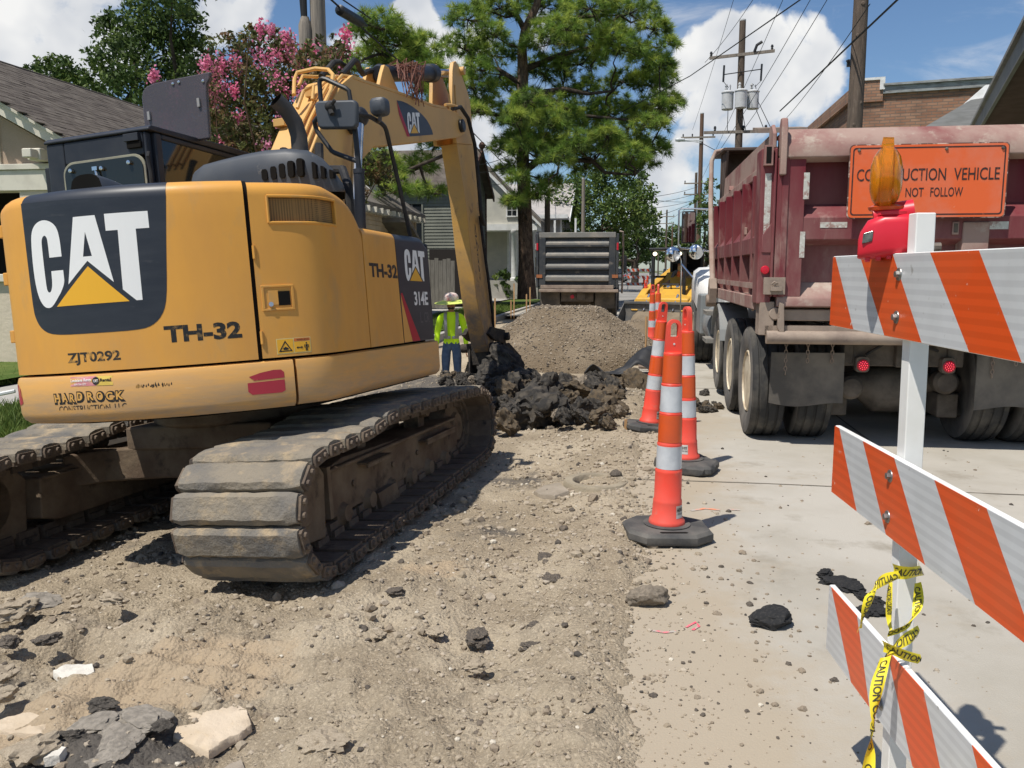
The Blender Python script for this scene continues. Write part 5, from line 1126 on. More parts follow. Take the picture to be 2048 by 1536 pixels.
def build_red_truck():
    o = Vector((3.27, 6.85, 0)); t = thing('dump_truck', 'dusty red dump truck seen from behind with an orange sign', 'truck', o, 8)
    W2 = 1.12; Z0, Z1 = 1.27, 2.66
    # --- tailgate: recessed panels between sloped rails
    tg = bpy.data.objects.new('tailgate', None); COL.objects.link(tg); tg.parent = t
    mb = MB(); mb.bx(-W2+.02, W2-.02, .13, .16, Z0, Z1-.05); mb.build('back_plate', M_tred, tg)
    mb = MB(); mb.prism([(-.05, 2.42), (-.05, 2.50), (.0, 2.585), (.10, 2.66), (.16, 2.66), (.16, 2.40), (.03, 2.385)], 'x', -W2+.03, W2-.03); mb.build('top_rail', M_tdus, tg, bev=.008)
    mb = MB(); mb.prism([(.129, 2.06), (.0, 1.955), (-.015, 1.945), (-.015, 1.765), (.129, 1.72)], 'x', -W2+.2, W2-.2); mb.build('middle_rail', M_tred, tg, bev=.008)
    mb = MB(); mb.prism([(.129, 1.42), (-.02, 1.30), (-.03, 1.28), (-.03, 1.22), (.129, 1.20)], 'x', -W2+.03, W2-.03); mb.build('bottom_rail', M_tdus, tg, bev=.008)
    for s in (-1, 1):
        mb = MB(); mb.bx(s*W2, s*(W2-.22), -.02, .14, 1.30, 2.42); mb.bx(s*(W2-.04), s*(W2-.09), -.035, -.02, 1.30, 2.42); mb.build('gate_post', M_tred, tg, bev=.010)
    for x in (.42,): mb = MB(); mb.bx(x-.10, x+.10, -.03, .12, 1.42, 1.90); mb.build('centre_post', M_tdus, tg, bev=.01)
    mb = MB(); mb.bx(.24, .29, -.03, -.016, 1.80, 1.90); mb.bx(.25, .28, -.036, -.03, 1.815, 1.885, 1); mb.build('data_plate', [M_tdus, M_chas], tg, bev=.003)
    for (x0, x1, z0, z1) in ((-.915, -.87, 2.09, 2.30), (-.925, -.885, 1.62, 1.83), (-.77, -.56, 1.86, 1.905), (.42, .66, 1.84, 1.90), (.85, 1.0, 1.84, 1.89)):
        mb = MB(); mb.bx(x0, x1, -.0235, -.0205, z0, z1); q = mb.build('reflective_tape', M_tape, tg, smooth=0)
        if x1-x0 > .15: q.location.y = .005
    # --- corner posts of the bed, hinge ears, lamps
    for s in (-1, 1):
        mb = MB(); mb.bx(s*1.135, s*1.25, .0, .26, 1.24, 2.50); mb.bx(s*1.125, s*1.15, -.03, .02, 1.30, 2.50); cp = mb.build('corner_post', M_tred, t, bev=.012)
        mb = MB(); mb.prism([(-.07, 2.28), (-.075, 2.66), (-.04, 2.73), (.02, 2.735), (.06, 2.68), (.06, 2.40), (.0, 2.28)], 'x', s*1.06, s*1.11); mb.prism([(.0, 2.50), (.0, 2.62), (.10, 2.70), (.22, 2.70), (.24, 2.5)], 'x', s*1.135, s*1.165); mb.build('hinge_ear', M_tdus, cp, bev=.01)
        mb = MB(); b = [(s*1.165, 2.36), (s*1.235, 2.36), (s*1.235, 2.52), (s*1.165, 2.52)]; mb.prism(b, 'y', -.05, .0); mb.bx(s*1.180, s*1.22, -.052, -.0505, 2.375, 2.505, 1); mb.build('tube_end', [M_tdus, M_inner], cp, bev=0)
        mb = MB(); mb.bx(s*1.165, s*1.215, -.004, -.001, 1.66, 2.30); mb.build('reflective_tape', M_tape, cp, smooth=0)
        mb = MB(); mb.lathe([(.032, -.005), (.036, -.015), (.03, -.022), (0, -.026)], 18, (s*1.19, 0, 1.52), 'y', 0); mb.build('marker_lamp', M_tail, cp)
        mb = MB(); mb.bx(s*1.03, s*1.20, -.055, -.02, 1.32, 1.46); mb.bx(s*1.06, s*1.15, -.085, -.056, 1.35, 1.385); mb.tube([(s*1.09, -.07, 1.41), (s*1.12, -.075, 1.425), (s*1.14, -.075, 1.41), (s*1.12, -.07, 1.395)], .008, 6, closed=True); mb.cyl((s*1.16, -.02, 1.385), (s*1.19, .9, 1.375), .013); mb.cyl((s*1.18, .35, 1.378), (s*1.185, .75, 1.376), .028); mb.build('gate_latch', M_bump, cp, bev=.004)
        mb = MB(); mb.tube([(s*1.2, .52, 1.36), (s*1.2, .52, 1.18)], .012, 6); mb.ball((s*1.2, .52, 1.175), .02, 8, 6); mb.build('latch_lever', M_bump, cp)
        mb = MB(); mb.bx(s*1.10, s*1.22, .0, .2, .98, 1.26); mb.lathe([(0, -.03), (.05, -.03), (.06, 0), (.06, .12)], 16, (s*1.09, .02, 1.16), 'y'); mb.prism([(s*1.03, 1.24), (s*1.07, 1.26), (s*1.08, 1.05), (s*1.04, .98), (s*1.02, 1.02)], 'y', -.05, -.02); mb.build('gate_hinge', M_bump, cp, bev=.006)
    # --- bed
    bed = bpy.data.objects.new('bed', None); COL.objects.link(bed); bed.parent = t
    L = 4.25
    mb = MB(); mb.bx(-1.12, 1.12, .16, L, 1.22, 1.30); mb.build('bed_floor', M_tdus, bed)
    for s in (-1, 1):
        mb = MB(); mb.bx(s*1.13, s*1.10, .26, L, 1.30, 2.34); mb.build('side_wall', M_tred, bed)
        mb = MB(); mb.bx(s*1.17, s*1.08, .2, L+.02, 2.345, 2.43); mb.build('top_rail', M_tdus, bed, bev=.01)
        mb = MB(); mb.bx(s*1.135, s*1.095, .25, L, 2.435, 2.66); mb.build('side_board', M_tdus, bed, bev=.004)
        for k in range(6):
            y = .62+k*.72
            mb = MB(); mb.prism([(y-.04, 1.28), (y+.05, 1.28), (y+.05, 2.345), (y-.04, 2.345)], 'x', s*1.131, s*1.225); mb.build('side_rib', M_tred, bed, bev=.006)
            mb = MB()
            b = len(mb.v); mb.prism([(s*1.131, 1.93), (s*1.223, 1.80), (s*1.223, 1.66), (s*1.131, 1.66)], 'y', y-.63, y-.045); mb.build('rib_shelf', M_tred, bed, bev=.006)
        for y in (.45, 2.9): mb = MB(); mb.prism([(y, 2.43), (y+.12, 2.43), (y+.10, 2.48), (y+.02, 2.48)], 'x', s*1.10, s*1.18); mb.build('tie_hook', M_tdus, bed, bev=.004)
        mb = MB(); mb.bx(s*1.175, s*1.20, 1.28, 1.36, 1.86, 1.93); mb.build('tie_hook', M_tdus, bed, bev=.004)
        mb = MB(); mb.prism([(.25, 1.30), (L+.1, 1.30), (L+.1, 1.18), (.25, 1.18)], 'x', s*1.24, s*1.02); mb.build('lower_rail', M_tdus, bed, bev=.01)
        mb = MB(); mb.bx(s*1.225, s*1.24, .3, L, 1.36, 1.41); mb.build('side_strip', M_tdus, bed)
    mb = MB(); mb.bx(-1.15, 1.15, L, L+.06, 1.3, 3.02); mb.build('head_board', M_tinn, bed)
    mb = MB(); mb.prism([(L-.55, 2.98), (L+.8, 3.05), (L+.8, 3.09), (L-.55, 3.02)], 'x', -1.18, 1.18); mb.prism([(L-.02, 2.43), (L-.3, 2.43), (L-.55, 2.98), (L-.02, 3.0)], 'x', -1.14, -1.11); mb.build('cab_shield', M_tinn, bed, bev=.01)
    mb = MB(); mb.ball((0, 2.2, 1.5), 1, 20, 8, 0, (1.0, 1.9, .55)); mb.build('bed_load', M_pile, bed)
    mb = MB(); mb.bx(-1.05, -.75, .4, .75, 2.665, 2.67); mb.prism([(.26, 2.66), (.6, 2.72), (.6, 2.76), (.26, 2.70)], 'x', -1.25, -.85); mb.build('tarp_flap', M_bump, bed)
    # tarp arm along the side
    mb = MB(); mb.tube([(-1.29, 3.35, 1.30), (-1.30, 3.55, 1.75), (-1.30, 3.9, 2.4), (-1.29, 4.05, 2.9), (-1.24, 4.08, 3.02), (-1.1, 4.1, 3.05)], [.035, .034, .03, .028, .028, .028], 10); ta = mb.build('tarp_arm', M_pole, t)
    mb = MB(); mb.prism([(3.22, 1.30), (3.33, 1.42), (3.40, 1.42), (3.46, 1.30), (3.42, 1.12), (3.26, 1.12)], 'x', -1.34, -1.25); mb.lathe([(0, -.02), (.07, -.02), (.075, .0), (.075, .1)], 16, (-1.35, 3.34, 1.15), 'x'); mb.build('arm_pivot', M_bump, ta, bev=.006)
    # --- sign
    sg = bpy.data.objects.new('warning_sign', None); COL.objects.link(sg); sg.parent = t; sg.location = (-.02, 0, 0)
    def rrect(x0, x1, z0, z1, r):
        p = []
        for cx, cz, a0 in ((x1-r, z1-r, 0), (x0+r, z1-r, 90), (x0+r, z0+r, 180), (x1-r, z0+r, 270)):
            for k in range(5): a = R_(a0+k*22.5); p.append((cx+r*math.cos(a), cz+r*math.sin(a)))
        return p
    mb = MB(); mb.prism(rrect(-.57, .61, 1.925, 2.50, .035), 'y', -.105, -.096); mb.build('sign_board', M_chip, sg)
    mb = MB(); mb.prism(rrect(-.562, .602, 1.933, 2.492, .03), 'y', -.108, -.1055); sb = mb.build('sign_face', M_sign, sg)
    a, b = rrect(-.545, .585, 1.95, 2.475, .025), rrect(-.535, .575, 1.96, 2.465, .02); n = len(a); mb = MB()
    mb.add([(x, -.1095, z) for x, z in a]+[(x, -.1095, z) for x, z in b], [(i, (i+1) % n, (i+1) % n+n, i+n) for i in range(n)]); mb.build('sign_border', M_sgtx, sb, smooth=0)
    fx = lambda x, z: (x, -.11, z)
    mb = MB(); stamp_text(mb, 'CONSTRUCTION', fx, -.508, 2.215, .665, .095, .008, step=0); stamp_text(mb, 'VEHICLE', fx, .215, 2.215, .335, .095, .008, step=0); stamp_text(mb, 'DO', fx, -.30, 2.09, .09, .072, .008, step=0); stamp_text(mb, 'NOT', fx, -.135, 2.09, .135, .072, .008, step=0); stamp_text(mb, 'FOLLOW', fx, .05, 2.09, .24, .072, .008, step=0)
    mb.build('sign_lettering', M_sgtx, sb, smooth=0)
    for x in (-.50, .15, .56):
        mb = MB(); mb.lathe([(0, -.012), (.010, -.010), (.014, 0)], 8, (x, -.108, 2.455), 'y'); mb.build('sign_bolt', M_bolt, sb)
    for x in (-.3, .35): mb = MB(); mb.bx(x-.02, x+.02, -.0955, -.02, 1.96, 2.48); mb.build('sign_bracket', M_tdus, sg)
    # --- rear beam, flaps, lamps
    mb = MB(); mb.tube([(-1.16, -.02, .965), (1.18, -.02, .965)], .055, 16); mb.bx(-1.17, 1.19, .0, .26, .985, 1.06); rb = mb.build('rear_beam', M_bump, t)
    mb = MB(); mb.bx(-1.06, 1.1, .02, .16, 1.10, 1.195); mb.build('pivot_beam', M_bump, t, bev=.01)
    for s in (-1, 1):
        x0, x1 = (-1.08, -.47) if s < 0 else (.58, 1.22); mb = MB(); rows = []
        for i, z in enumerate(np.linspace(.82, .37, 8)):
            rows.append([(x, .19+.02*math.sin(x*5+z*4)-.02*(z-.8)*2, z+(.02*math.sin(x*9) if i == 7 else 0)) for x in np.linspace(x0, x1, 9)])
        mb.grid(rows); mb.grid([[(p[0], p[1]+.012, p[2]) for p in r] for r in rows]); mb.build('mud_flap', M_flap, t)
        for x in (x0+.12, x0+.3, x0+.5):
            mb = MB(); n = 6 if x > x0+.2 else 9
            for k in range(n): mb.tube([(x+.012*math.cos(a)*(k % 2)+.0, .175+.012*math.cos(a)*((k+1) % 2), .93-.035*k+.022*math.sin(a)) for a in np.linspace(0, 6.283, 9)[:-1]], .004, 5, closed=True)
            mb.build('hanging_chain', M_bump, t)
        xl = -.315 if s < 0 else .375
        mb = MB(); mb.prism(rrect(xl-.055, xl+.055, .655, .79, .03), 'y', .22, .30); lb = mb.build('lamp_box', M_chas, t, bev=.006)
        mb = MB(); mb.lathe([(.048, 0), (.050, -.010), (.04, -.016), (0, -.018)], 22, (xl, .22, .715), 'y'); tl = mb.build('tail_lamp', M_tail, lb)
        mb = MB()
        for r, n in ((.0, 1), (.017, 6), (.033, 11)):
            for k in range(n): a = k*6.283/n; mb.ball((xl+r*math.cos(a), .203, .715+r*math.sin(a)), .0045, 6, 4)
        mb.build('lamp_led', M_led, tl)
    for s in (-1, 1): mb = MB(); mb.bx(s*.46, s*.38, .28, 8.4, .72, 1.0); mb.build('frame_rail', M_chas, t, bev=.01)
    mb = MB(); mb.bx(-.46, .52, .30, .38, .70, .98); mb.bx(-.05, .18, .22, .30, .70, .95); mb.build('cross_member', M_chas, t, bev=.012)
    mb = MB(); mb.bx(.14, .2, .2, .3, .9, .95); mb.tube([(-.28, .28, .80), (-.2, .26, .86), (-.1, .27, .92), (.05, .26, .93), (.3, .27, .84)], .012, 6); mb.build('wiring', M_hose, t)
    # wheels
    for ax, (y, z) in enumerate(((.76, .5), (2.12, .5), (3.40, .52))):
        mb = MB(); mb.tube([(-1.0, y, z), (-.4, y, z), (-.25, y, z+.01), (-.05, y, z-.05), (.1, y, z-.05), (.3, y, z+.01), (.45, y, z), (1.1, y, z)], [.07, .075, .11, .22, .22, .11, .075, .07], 14); axl = mb.build('axle', M_chas, t)
        if ax == 0:
            mb = MB(); mb.lathe([(0, -.09), (.08, -.085), (.105, -.05), (.105, .05), (.08, .09)], 18, (.42, y-.32, .56), 'y'); mb.build('brake_chamber', M_chas, axl)
            mb = MB(); mb.lathe([(0, -.09), (.08, -.085), (.105, -.05), (.105, .05), (.08, .09)], 18, (-.36, y-.32, .50), 'y'); mb.build('brake_chamber', M_chas, axl)
            mb = MB(); mb.bx(-.52, -.34, y-.2, y+.15, .22, .44); mb.bx(.42, .60, y-.2, y+.15, .22, .44); mb.build('spring_seat', M_chas, axl, bev=.02)
        if ax < 2:
            for x0, x1, rs in ((-1.22, -.92, -1), (-.82, -.52, 0), (.62, .92, 0), (1.02, 1.32, 1)): make_wheel('wheel', t, x0, x1, y, z, .505, rs, True)
        else:
            for x0, x1, rs in ((-1.22, -.92, -1), (1.02, 1.32, 1)): make_wheel('wheel', t, x0, x1, y, z, .48, rs, True)
    for x0, x1, rs in ((-1.26, -.92, -1), (1.0, 1.34, 1)): make_wheel('wheel', t, x0, x1, 7.15, .53, .53, rs)
    # fenders, steps and cab
    mb = MB(); pr = []
    for k in range(12): a = R_(15+k*150/11); pr.append((3.40+.60*math.cos(a), .55+.58*math.sin(a)))
    pr2 = [(3.40+(y-3.40)*.95, .55+(z-.55)*.95) for y, z in pr][::-1]
    for i in range(11): mb.prism([pr[i], pr[i+1], pr2[10-i], pr2[11-i]], 'x', -1.24, -.9)
    mb.build('fender', M_cabg, t)
    for z in (.55, .92): mb = MB(); mb.bx(-1.28, -1.0, 4.2, 4.75, z, z+.05); [mb.bx(-1.29, -1.0, 4.22+k*.075, 4.25+k*.075, z+.051, z+.06) for k in range(7)]; mb.build('step', M_tgrl, t, bev=.004)
    mb = MB(); mb.lathe([(.0, 0), (.27, .0), (.30, .03), (.30, 1.0), (.27, 1.03), (0, 1.03)], 20, (-.92, 4.7, .72), 'y'); mb.build('fuel_tank', M_cabg, t)
    mb = MB(); mb.prism([(4.9, 1.0), (4.9, 2.75), (5.1, 2.9), (6.0, 2.88), (6.3, 1.75), (7.9, 1.60), (8.0, .75), (7.85, .7), (4.9, .8)], 'x', -.98, 1.05); cb = mb.build('cab', M_cabw, t, bev=.05)
    mb = MB(); rows = []
    for y, zt, xo in ((6.2, 1.15, -1.05), (6.35, 1.36, -1.22), (6.7, 1.52, -1.27), (7.2, 1.56, -1.27), (7.7, 1.45, -1.24), (7.95, 1.1, -1.1)): rows.append([(-.9, y, zt+.02), (xo+.10, y, zt), (xo+.02, y, zt-.06), (xo, y, zt-.2), (xo, y, zt-.50), (xo+.03, y, zt-.56)])
    mb.grid(rows); mb.grid([[(p[0]+.04, p[1], p[2]-.03) for p in r] for r in rows]); mb.grid([rows[0], [(p[0]+.1, p[1], .9) for p in rows[0]]]); mb.build('front_fender', M_cabw, cb, smooth=50)
    mb = MB(); mb.prism([(5.75, .55), (6.5, .55), (6.45, .95), (6.3, 1.16), (5.75, 1.16)], 'x', -1.24, -.98); mb.build('battery_box', M_cabg, cb, bev=.03)
    mb = MB(); mb.tube([(-1.0, 6.3, 2.45), (-1.52, 6.35, 2.47), (-1.56, 6.35, 2.44), (-1.56, 6.35, 1.90), (-1.52, 6.35, 1.86), (-1.0, 6.3, 1.80)], .014, 8); mf = mb.build('mirror_frame', M_steel, t)
    mb = MB(); mb.prism(rrect(-1.515, -1.30, 1.93, 2.43, .03), 'y', 6.34, 6.39); mr = mb.build('side_mirror', M_blk, mf, bev=.008); mb = MB(); mb.prism(rrect(-1.50, -1.315, 1.95, 2.41, .02), 'y', 6.335, 6.3385); mb.build('mirror_pane', M_mirr, mr)
    for x, y, z, r in ((-1.29, 6.28, 1.80, .115), (-1.60, 7.2, 1.78, .125)):
        mb = MB(); mb.lathe([(0, -.035), (r*.5, -.027), (r*.85, -.008), (r, .01)], 24, (x, y, z), 'y', 1); mb.lathe([(r, .01), (r*1.03, .02), (r*.9, .05), (0, .08)], 24, (x, y, z), 'y', 0); mb.build('round_mirror', [M_blk, M_mirr], t, smooth=50)
    mb = MB(); mb.tube([(-1.60, 7.26, 1.78), (-1.47, 7.3, 1.74), (-1.455, 7.3, 1.66), (-1.44, 7.3, .62)], .012, 8); mb.tube([(-1.45, 7.3, 1.62), (-1.2, 7.1, 1.32)], .016, 8); mb.build('mirror_post', M_steel, t)
    return t
RED = build_red_truck()

def build_grey_truck():
    t = thing('dump_truck', 'dark grey dump truck with ribbed tailgate behind the gravel pile', 'truck', aty(1153, 640, 26.0)*1.0, 8)
    t.location.z = 0
    w = 1.17
    tg = bpy.data.objects.new('tailgate', None); COL.objects.link(tg); tg.parent = t
    mb = MB(); mb.bx(-w+.2, w-.2, .08, .12, 1.02, 2.5); mb.build('gate_plate', M_tgry, tg)
    for k in range(4): z = 1.22+.345*k; mb = MB(); mb.prism([(.08, z+.16), (-.03, z+.08), (-.03, z-.03), (.08, z-.05)], 'x', -w+.2, w-.2); mb.build('gate_rib', M_tgry if k else M_tgrl, tg, bev=.01)
    for z in (1.22, 1.565, 1.91, 2.255):
        mb = MB(); mb.prism([(.078, z+.165), (-.033, z+.084), (-.033, z+.03), (.078, z+.15)], 'x', -w+.21, w-.21); mb.build('dusty_ledge', M_tgrl, tg)
    mb = MB(); mb.bx(-w, w, -.02, .14, 2.50, 2.66); mb.build('top_rail', M_tgrl, tg, bev=.015)
    for s in (-1, 1):
        mb = MB(); mb.bx(s*w, s*(w-.2), -.02, .14, 1.02, 2.499); mb.build('gate_post', M_tgry, tg, bev=.012)
        mb = MB(); mb.bx(s*(w+.02), s*(w+.09), -.02, .35, .98, 2.62); cp = mb.build('corner_post', M_tgry, t, bev=.01)
        mb = MB(); mb.bx(s*(w+.03), s*(w+.08), -.035, -.021, 2.12, 2.34); mb.build('marker_lamp', M_tail, cp)
        mb = MB(); mb.bx(s*(w-.1), s*(w+.08), -.04, -.021, 1.28, 1.38); mb.build('lamp_plate', pm('rust_orange', (.36, .13, .05), rough=.6) if s < 0 else MAT['rust_orange'], cp)
        mb = MB(); mb.bx(s*w, s*(w-.05), .14, 4.2, 1.05, 2.55); mb.build('side_wall', M_tgry, t)
        mb = MB(); mb.bx(s*(w-.02), s*(w-.62), .32, .34, .34, .92); mb.build('mud_flap', M_flap, t)
    mb = MB(); mb.tube([(w+.10, .3, 2.70), (w+.2, .3, 2.68), (w+.22, .5, 2.3), (w+.2, .6, .8)], .03, 8); mb.build('tarp_arm', M_bump, t)
    mb = MB(); mb.bx(-w, w+.1, -.08, .2, .84, .93); mb.build('rear_beam', M_bump, t, bev=.02)
    mb = MB(); mb.bx(-w+.05, w-.05, -.03, .1, .945, 1.06); mb.build('bottom_rail', M_bump, t, bev=.01)
    mb = MB(); mb.bx(-.5, .5, .2, 7, .55, .83); mb.build('frame', M_chas, t)
    for x in (-.05,): mb = MB(); mb.lathe([(.05, 0), (.06, -.02), (0, -.03)], 14, (x-.1, .19, .70), 'y'); mb.build('tail_lamp', M_tail, t)
    mb = MB(); mb.bx(.0, .25, .1, .18, .6, .82); mb.tube([(-1, .9, .5), (1, .9, .5)], .1, 10); mb.build('axle', M_chas, t)
    for y in (.95, 2.3):
        for x0, x1, rs in ((-1.2, -.9, -1), (-.82, -.52, 0), (.52, .82, 0), (.9, 1.2, 1)): make_wheel('wheel', t, x0, x1, y, .5, .5, rs, True)
    for x0, x1, rs in ((-1.2, -.88, -1), (.88, 1.2, 1)): make_wheel('wheel', t, x0, x1, 6.4, .5, .5, rs)
    mb = MB(); mb.prism([(4.5, .8), (4.5, 2.6), (5.6, 2.6), (5.9, 1.75), (7.4, 1.6), (7.4, .7)], 'x', -1.05, 1.05); mb.build('cab', pm('cab_dark', (.03, .035, .045), rough=.4), t, bev=.06)
    mb = MB(); mb.bx(1.28, 1.48, 5.4, 5.46, 1.55, 2.05); mb.tube([(1.0, 5.45, 2.0), (1.4, 5.45, 2.0), (1.4, 5.45, 1.4), (1.05, 5.45, 1.35)], .02, 6); mb.build('side_mirror', M_blk, t, bev=.02)
    return t
GREY = build_grey_truck()

def build_loader():
    o = Vector((4.55, 23.7, 0))
    t = thing('skid_loader', 'yellow skid loader facing the camera with its grey bucket lowered', 'loader', o, 213)   # local +Y faces the camera
    M_ly = pm('loader_yellow', (.64, .36, .05), (.5, .28, .06), 3, .45, .7, .45, spec=.4, col3=(.36, .26, .16), sc3=5, lo3=.62, hi3=.8)
    M_lb = pm('bucket_grey', (.085, .088, .09), (.17, .155, .135), 3, .42, .65, .6, spec=.35)
    mb = MB(); mb.prism([(-1.5, .35), (-1.5, 1.5), (-.6, 1.45), (.5, .85), (.9, .75), (.95, .3), (.6, .2), (-1.2, .2)], 'x', -.48, .48); mb.build('body', M_ly, t, bev=.04)
    mb = MB(); mb.prism([(.5, .86), (.92, .76), (.96, .45), (.5, .45)], 'x', -.78, .78); mb.build('front_plate', M_ly, t, bev=.05)
    mb = MB(); mb.bx(-.35, .30, .95, .98, .46, .60); mb.build('coupler_gap', M_inner, t)
    for s in (-1, 1):
        mb = MB(); mb.prism([(-1.75, 1.42), (-1.7, 1.62), (.4, .98), (.98, .62), (1.1, .42), (.95, .36), (.75, .55), (.3, .78)], 'x', s*.60, s*.82); la = mb.build('lift_arm', M_ly, t, bev=.03)
        mb = MB(); mb.prism([(-1.2, .0), (.65, .0), (.9, .25), (.7, .5), (-1.3, .55), (-1.5, .3)], 'x', s*.55, s*.92); mb.build('track', M_rubber, t, bev=.05)
        mb = MB(); mb.cyl((s*.42, .75, .85), (s*.42, 1.12, .42), .035, n=10); mb.build('tilt_cylinder', M_steel, t)
        mb = MB(); mb.bx(s*.42, s*.50, -.95, -.87, .9, 2.06); mb.bx(s*.42, s*.50, .40, .48, .85, 2.04); mb.bx(s*.425, s*.495, -.9, .4, 1.30, 1.36); mb.build('cage_post', M_blk, t)
        mb = MB(); mb.lathe([(0, .03), (.05, .03), (.055, 0), (.04, -.06)], 12, (s*.36, .56, 1.96), 'y'); mb.build('work_lamp', pm('lamp_lens', (.8, .7, .55), rough=.2, emit=((1, .85, .6), 2.2)) if s < 0 else MAT['lamp_lens'], t)
    mb = MB(); mb.bx(-.56, .56, -1.0, .56, 2.05, 2.13); mb.build('roof', M_blk, t, bev=.03)
    mb = MB(); mb.bx(-.42, .42, -.95, -.90, .9, 2.0); mb.bx(-.3, .3, -.6, -.2, .7, .95); mb.bx(-.28, .28, -.75, -.6, .95, 1.55); mb.build('seat', M_inner, t, bev=.03)
    mb = MB(); mb.tube([(.0, .2, .85), (.0, .25, 1.15)], .02, 6); mb.tube([(-.25, .25, 1.12), (.25, .25, 1.12)], .03, 8); mb.build('lap_bar', M_blk, t)
    bk = MB(); W2 = 1.0
    pr = [(1.05, .62), (1.10, .60), (1.06, .34), (1.12, .10), (1.30, .02), (1.75, .0), (1.75, -.02), (1.25, -.01), (1.05, .08), (1.0, .34)]
    bk.prism(pr, 'x', -W2, W2)
    for s in (-1, 1): bk.prism([(1.05, .62), (1.12, .60), (1.72, .06), (1.75, -.01), (1.25, -.0), (1.06, .10), (1.02, .34)], 'x', s*W2, s*(W2+.03))
    bk.bx(-W2, W2, 1.03, 1.15, .60, .67); bk.build('bucket', M_lb, t, bev=.01)
    mb = MB(); mb.prism([(1.08, .1), (1.10, .40), (1.4, .30), (1.72, .03), (1.3, .03)], 'x', -.95, .6); mb.build('bucket_dirt', M_pile, t)
    vs, fs, w_, h_ = text2d('SL', .02, 0); mb = MB(); mb.add([(-.62-u/w_*.12, .935, .62+v/h_*.09) for u, v in vs], fs)
    return t, o
LOADER, LO = build_loader()
# ================================================================ BARRICADE, CHANNELIZERS, TOOLS, PEOPLE
M_borg = pm('sheeting_orange', (.74, .085, .012), (.70, .11, .03), 3, .45, .7, .32, spec=.6, col3=(.72, .60, .52), sc3=30, lo3=.665, hi3=.70)
M_bwht = pm('sheeting_white', (.62, .63, .635), (.55, .56, .56), 5, .4, .65, .3, spec=.6, col3=(.36, .35, .33), sc3=26, lo3=.655, hi3=.72)
nt = M_bwht.node_tree                                   # the sheeting's fine horizontal seal lines
for M_ in (M_bwht, M_borg):
    nt = M_.node_tree; wv = nt.nodes.new('ShaderNodeTexWave'); wv.bands_direction = 'Z'; wv.inputs['Scale'].default_value = 12.5; wv.inputs['Distortion'].default_value = .15
    nt.links.new(nt.nodes['Texture Coordinate'].outputs['Object'], wv.inputs['Vector']); bs = nt.nodes['Principled BSDF']; src = bs.inputs['Base Color'].links[0].from_socket
    mp = nt.nodes.new('ShaderNodeMapRange'); mp.inputs['From Min'].default_value = .35; mp.inputs['From Max'].default_value = .65; mp.inputs['To Max'].default_value = .16; nt.links.new(wv.outputs['Fac'], mp.inputs['Value'])
    mx = nt.nodes.new('ShaderNodeMix'); mx.data_type = 'RGBA'; mx.blend_type = 'MULTIPLY'; nt.links.new(mp.outputs[0], mx.inputs['Factor']); nt.links.new(src, mx.inputs['A']); mx.inputs['B'].default_value = (.30, .30, .32, 1); nt.links.new(mx.outputs['Result'], bs.inputs['Base Color'])
M_bpvc = pm('barricade_white', (.80, .79, .76), (.70, .68, .63), 4, .45, .7, .45, spec=.4, col3=(.45, .40, .33), sc3=9, lo3=.68, hi3=.8)
M_lred = pm('lamp_case_red', (.66, .015, .035), (.60, .03, .05), 3, .4, .7, .35, spec=.5, col3=(.72, .30, .28), sc3=5, lo3=.68, hi3=.8)
M_lamb = pm('lens_amber', (1.0, .46, .02), rough=.12, trans=.78, ior=1.45, spec=.6)
M_tapey = pm('tape_yellow', (.80, .66, .03), (.70, .56, .04), 5, .4, .7, .4, spec=.4)
M_tapek = pm('tape_print', (.035, .035, .02), (.08, .08, .03), 20, .5, .7, .5)

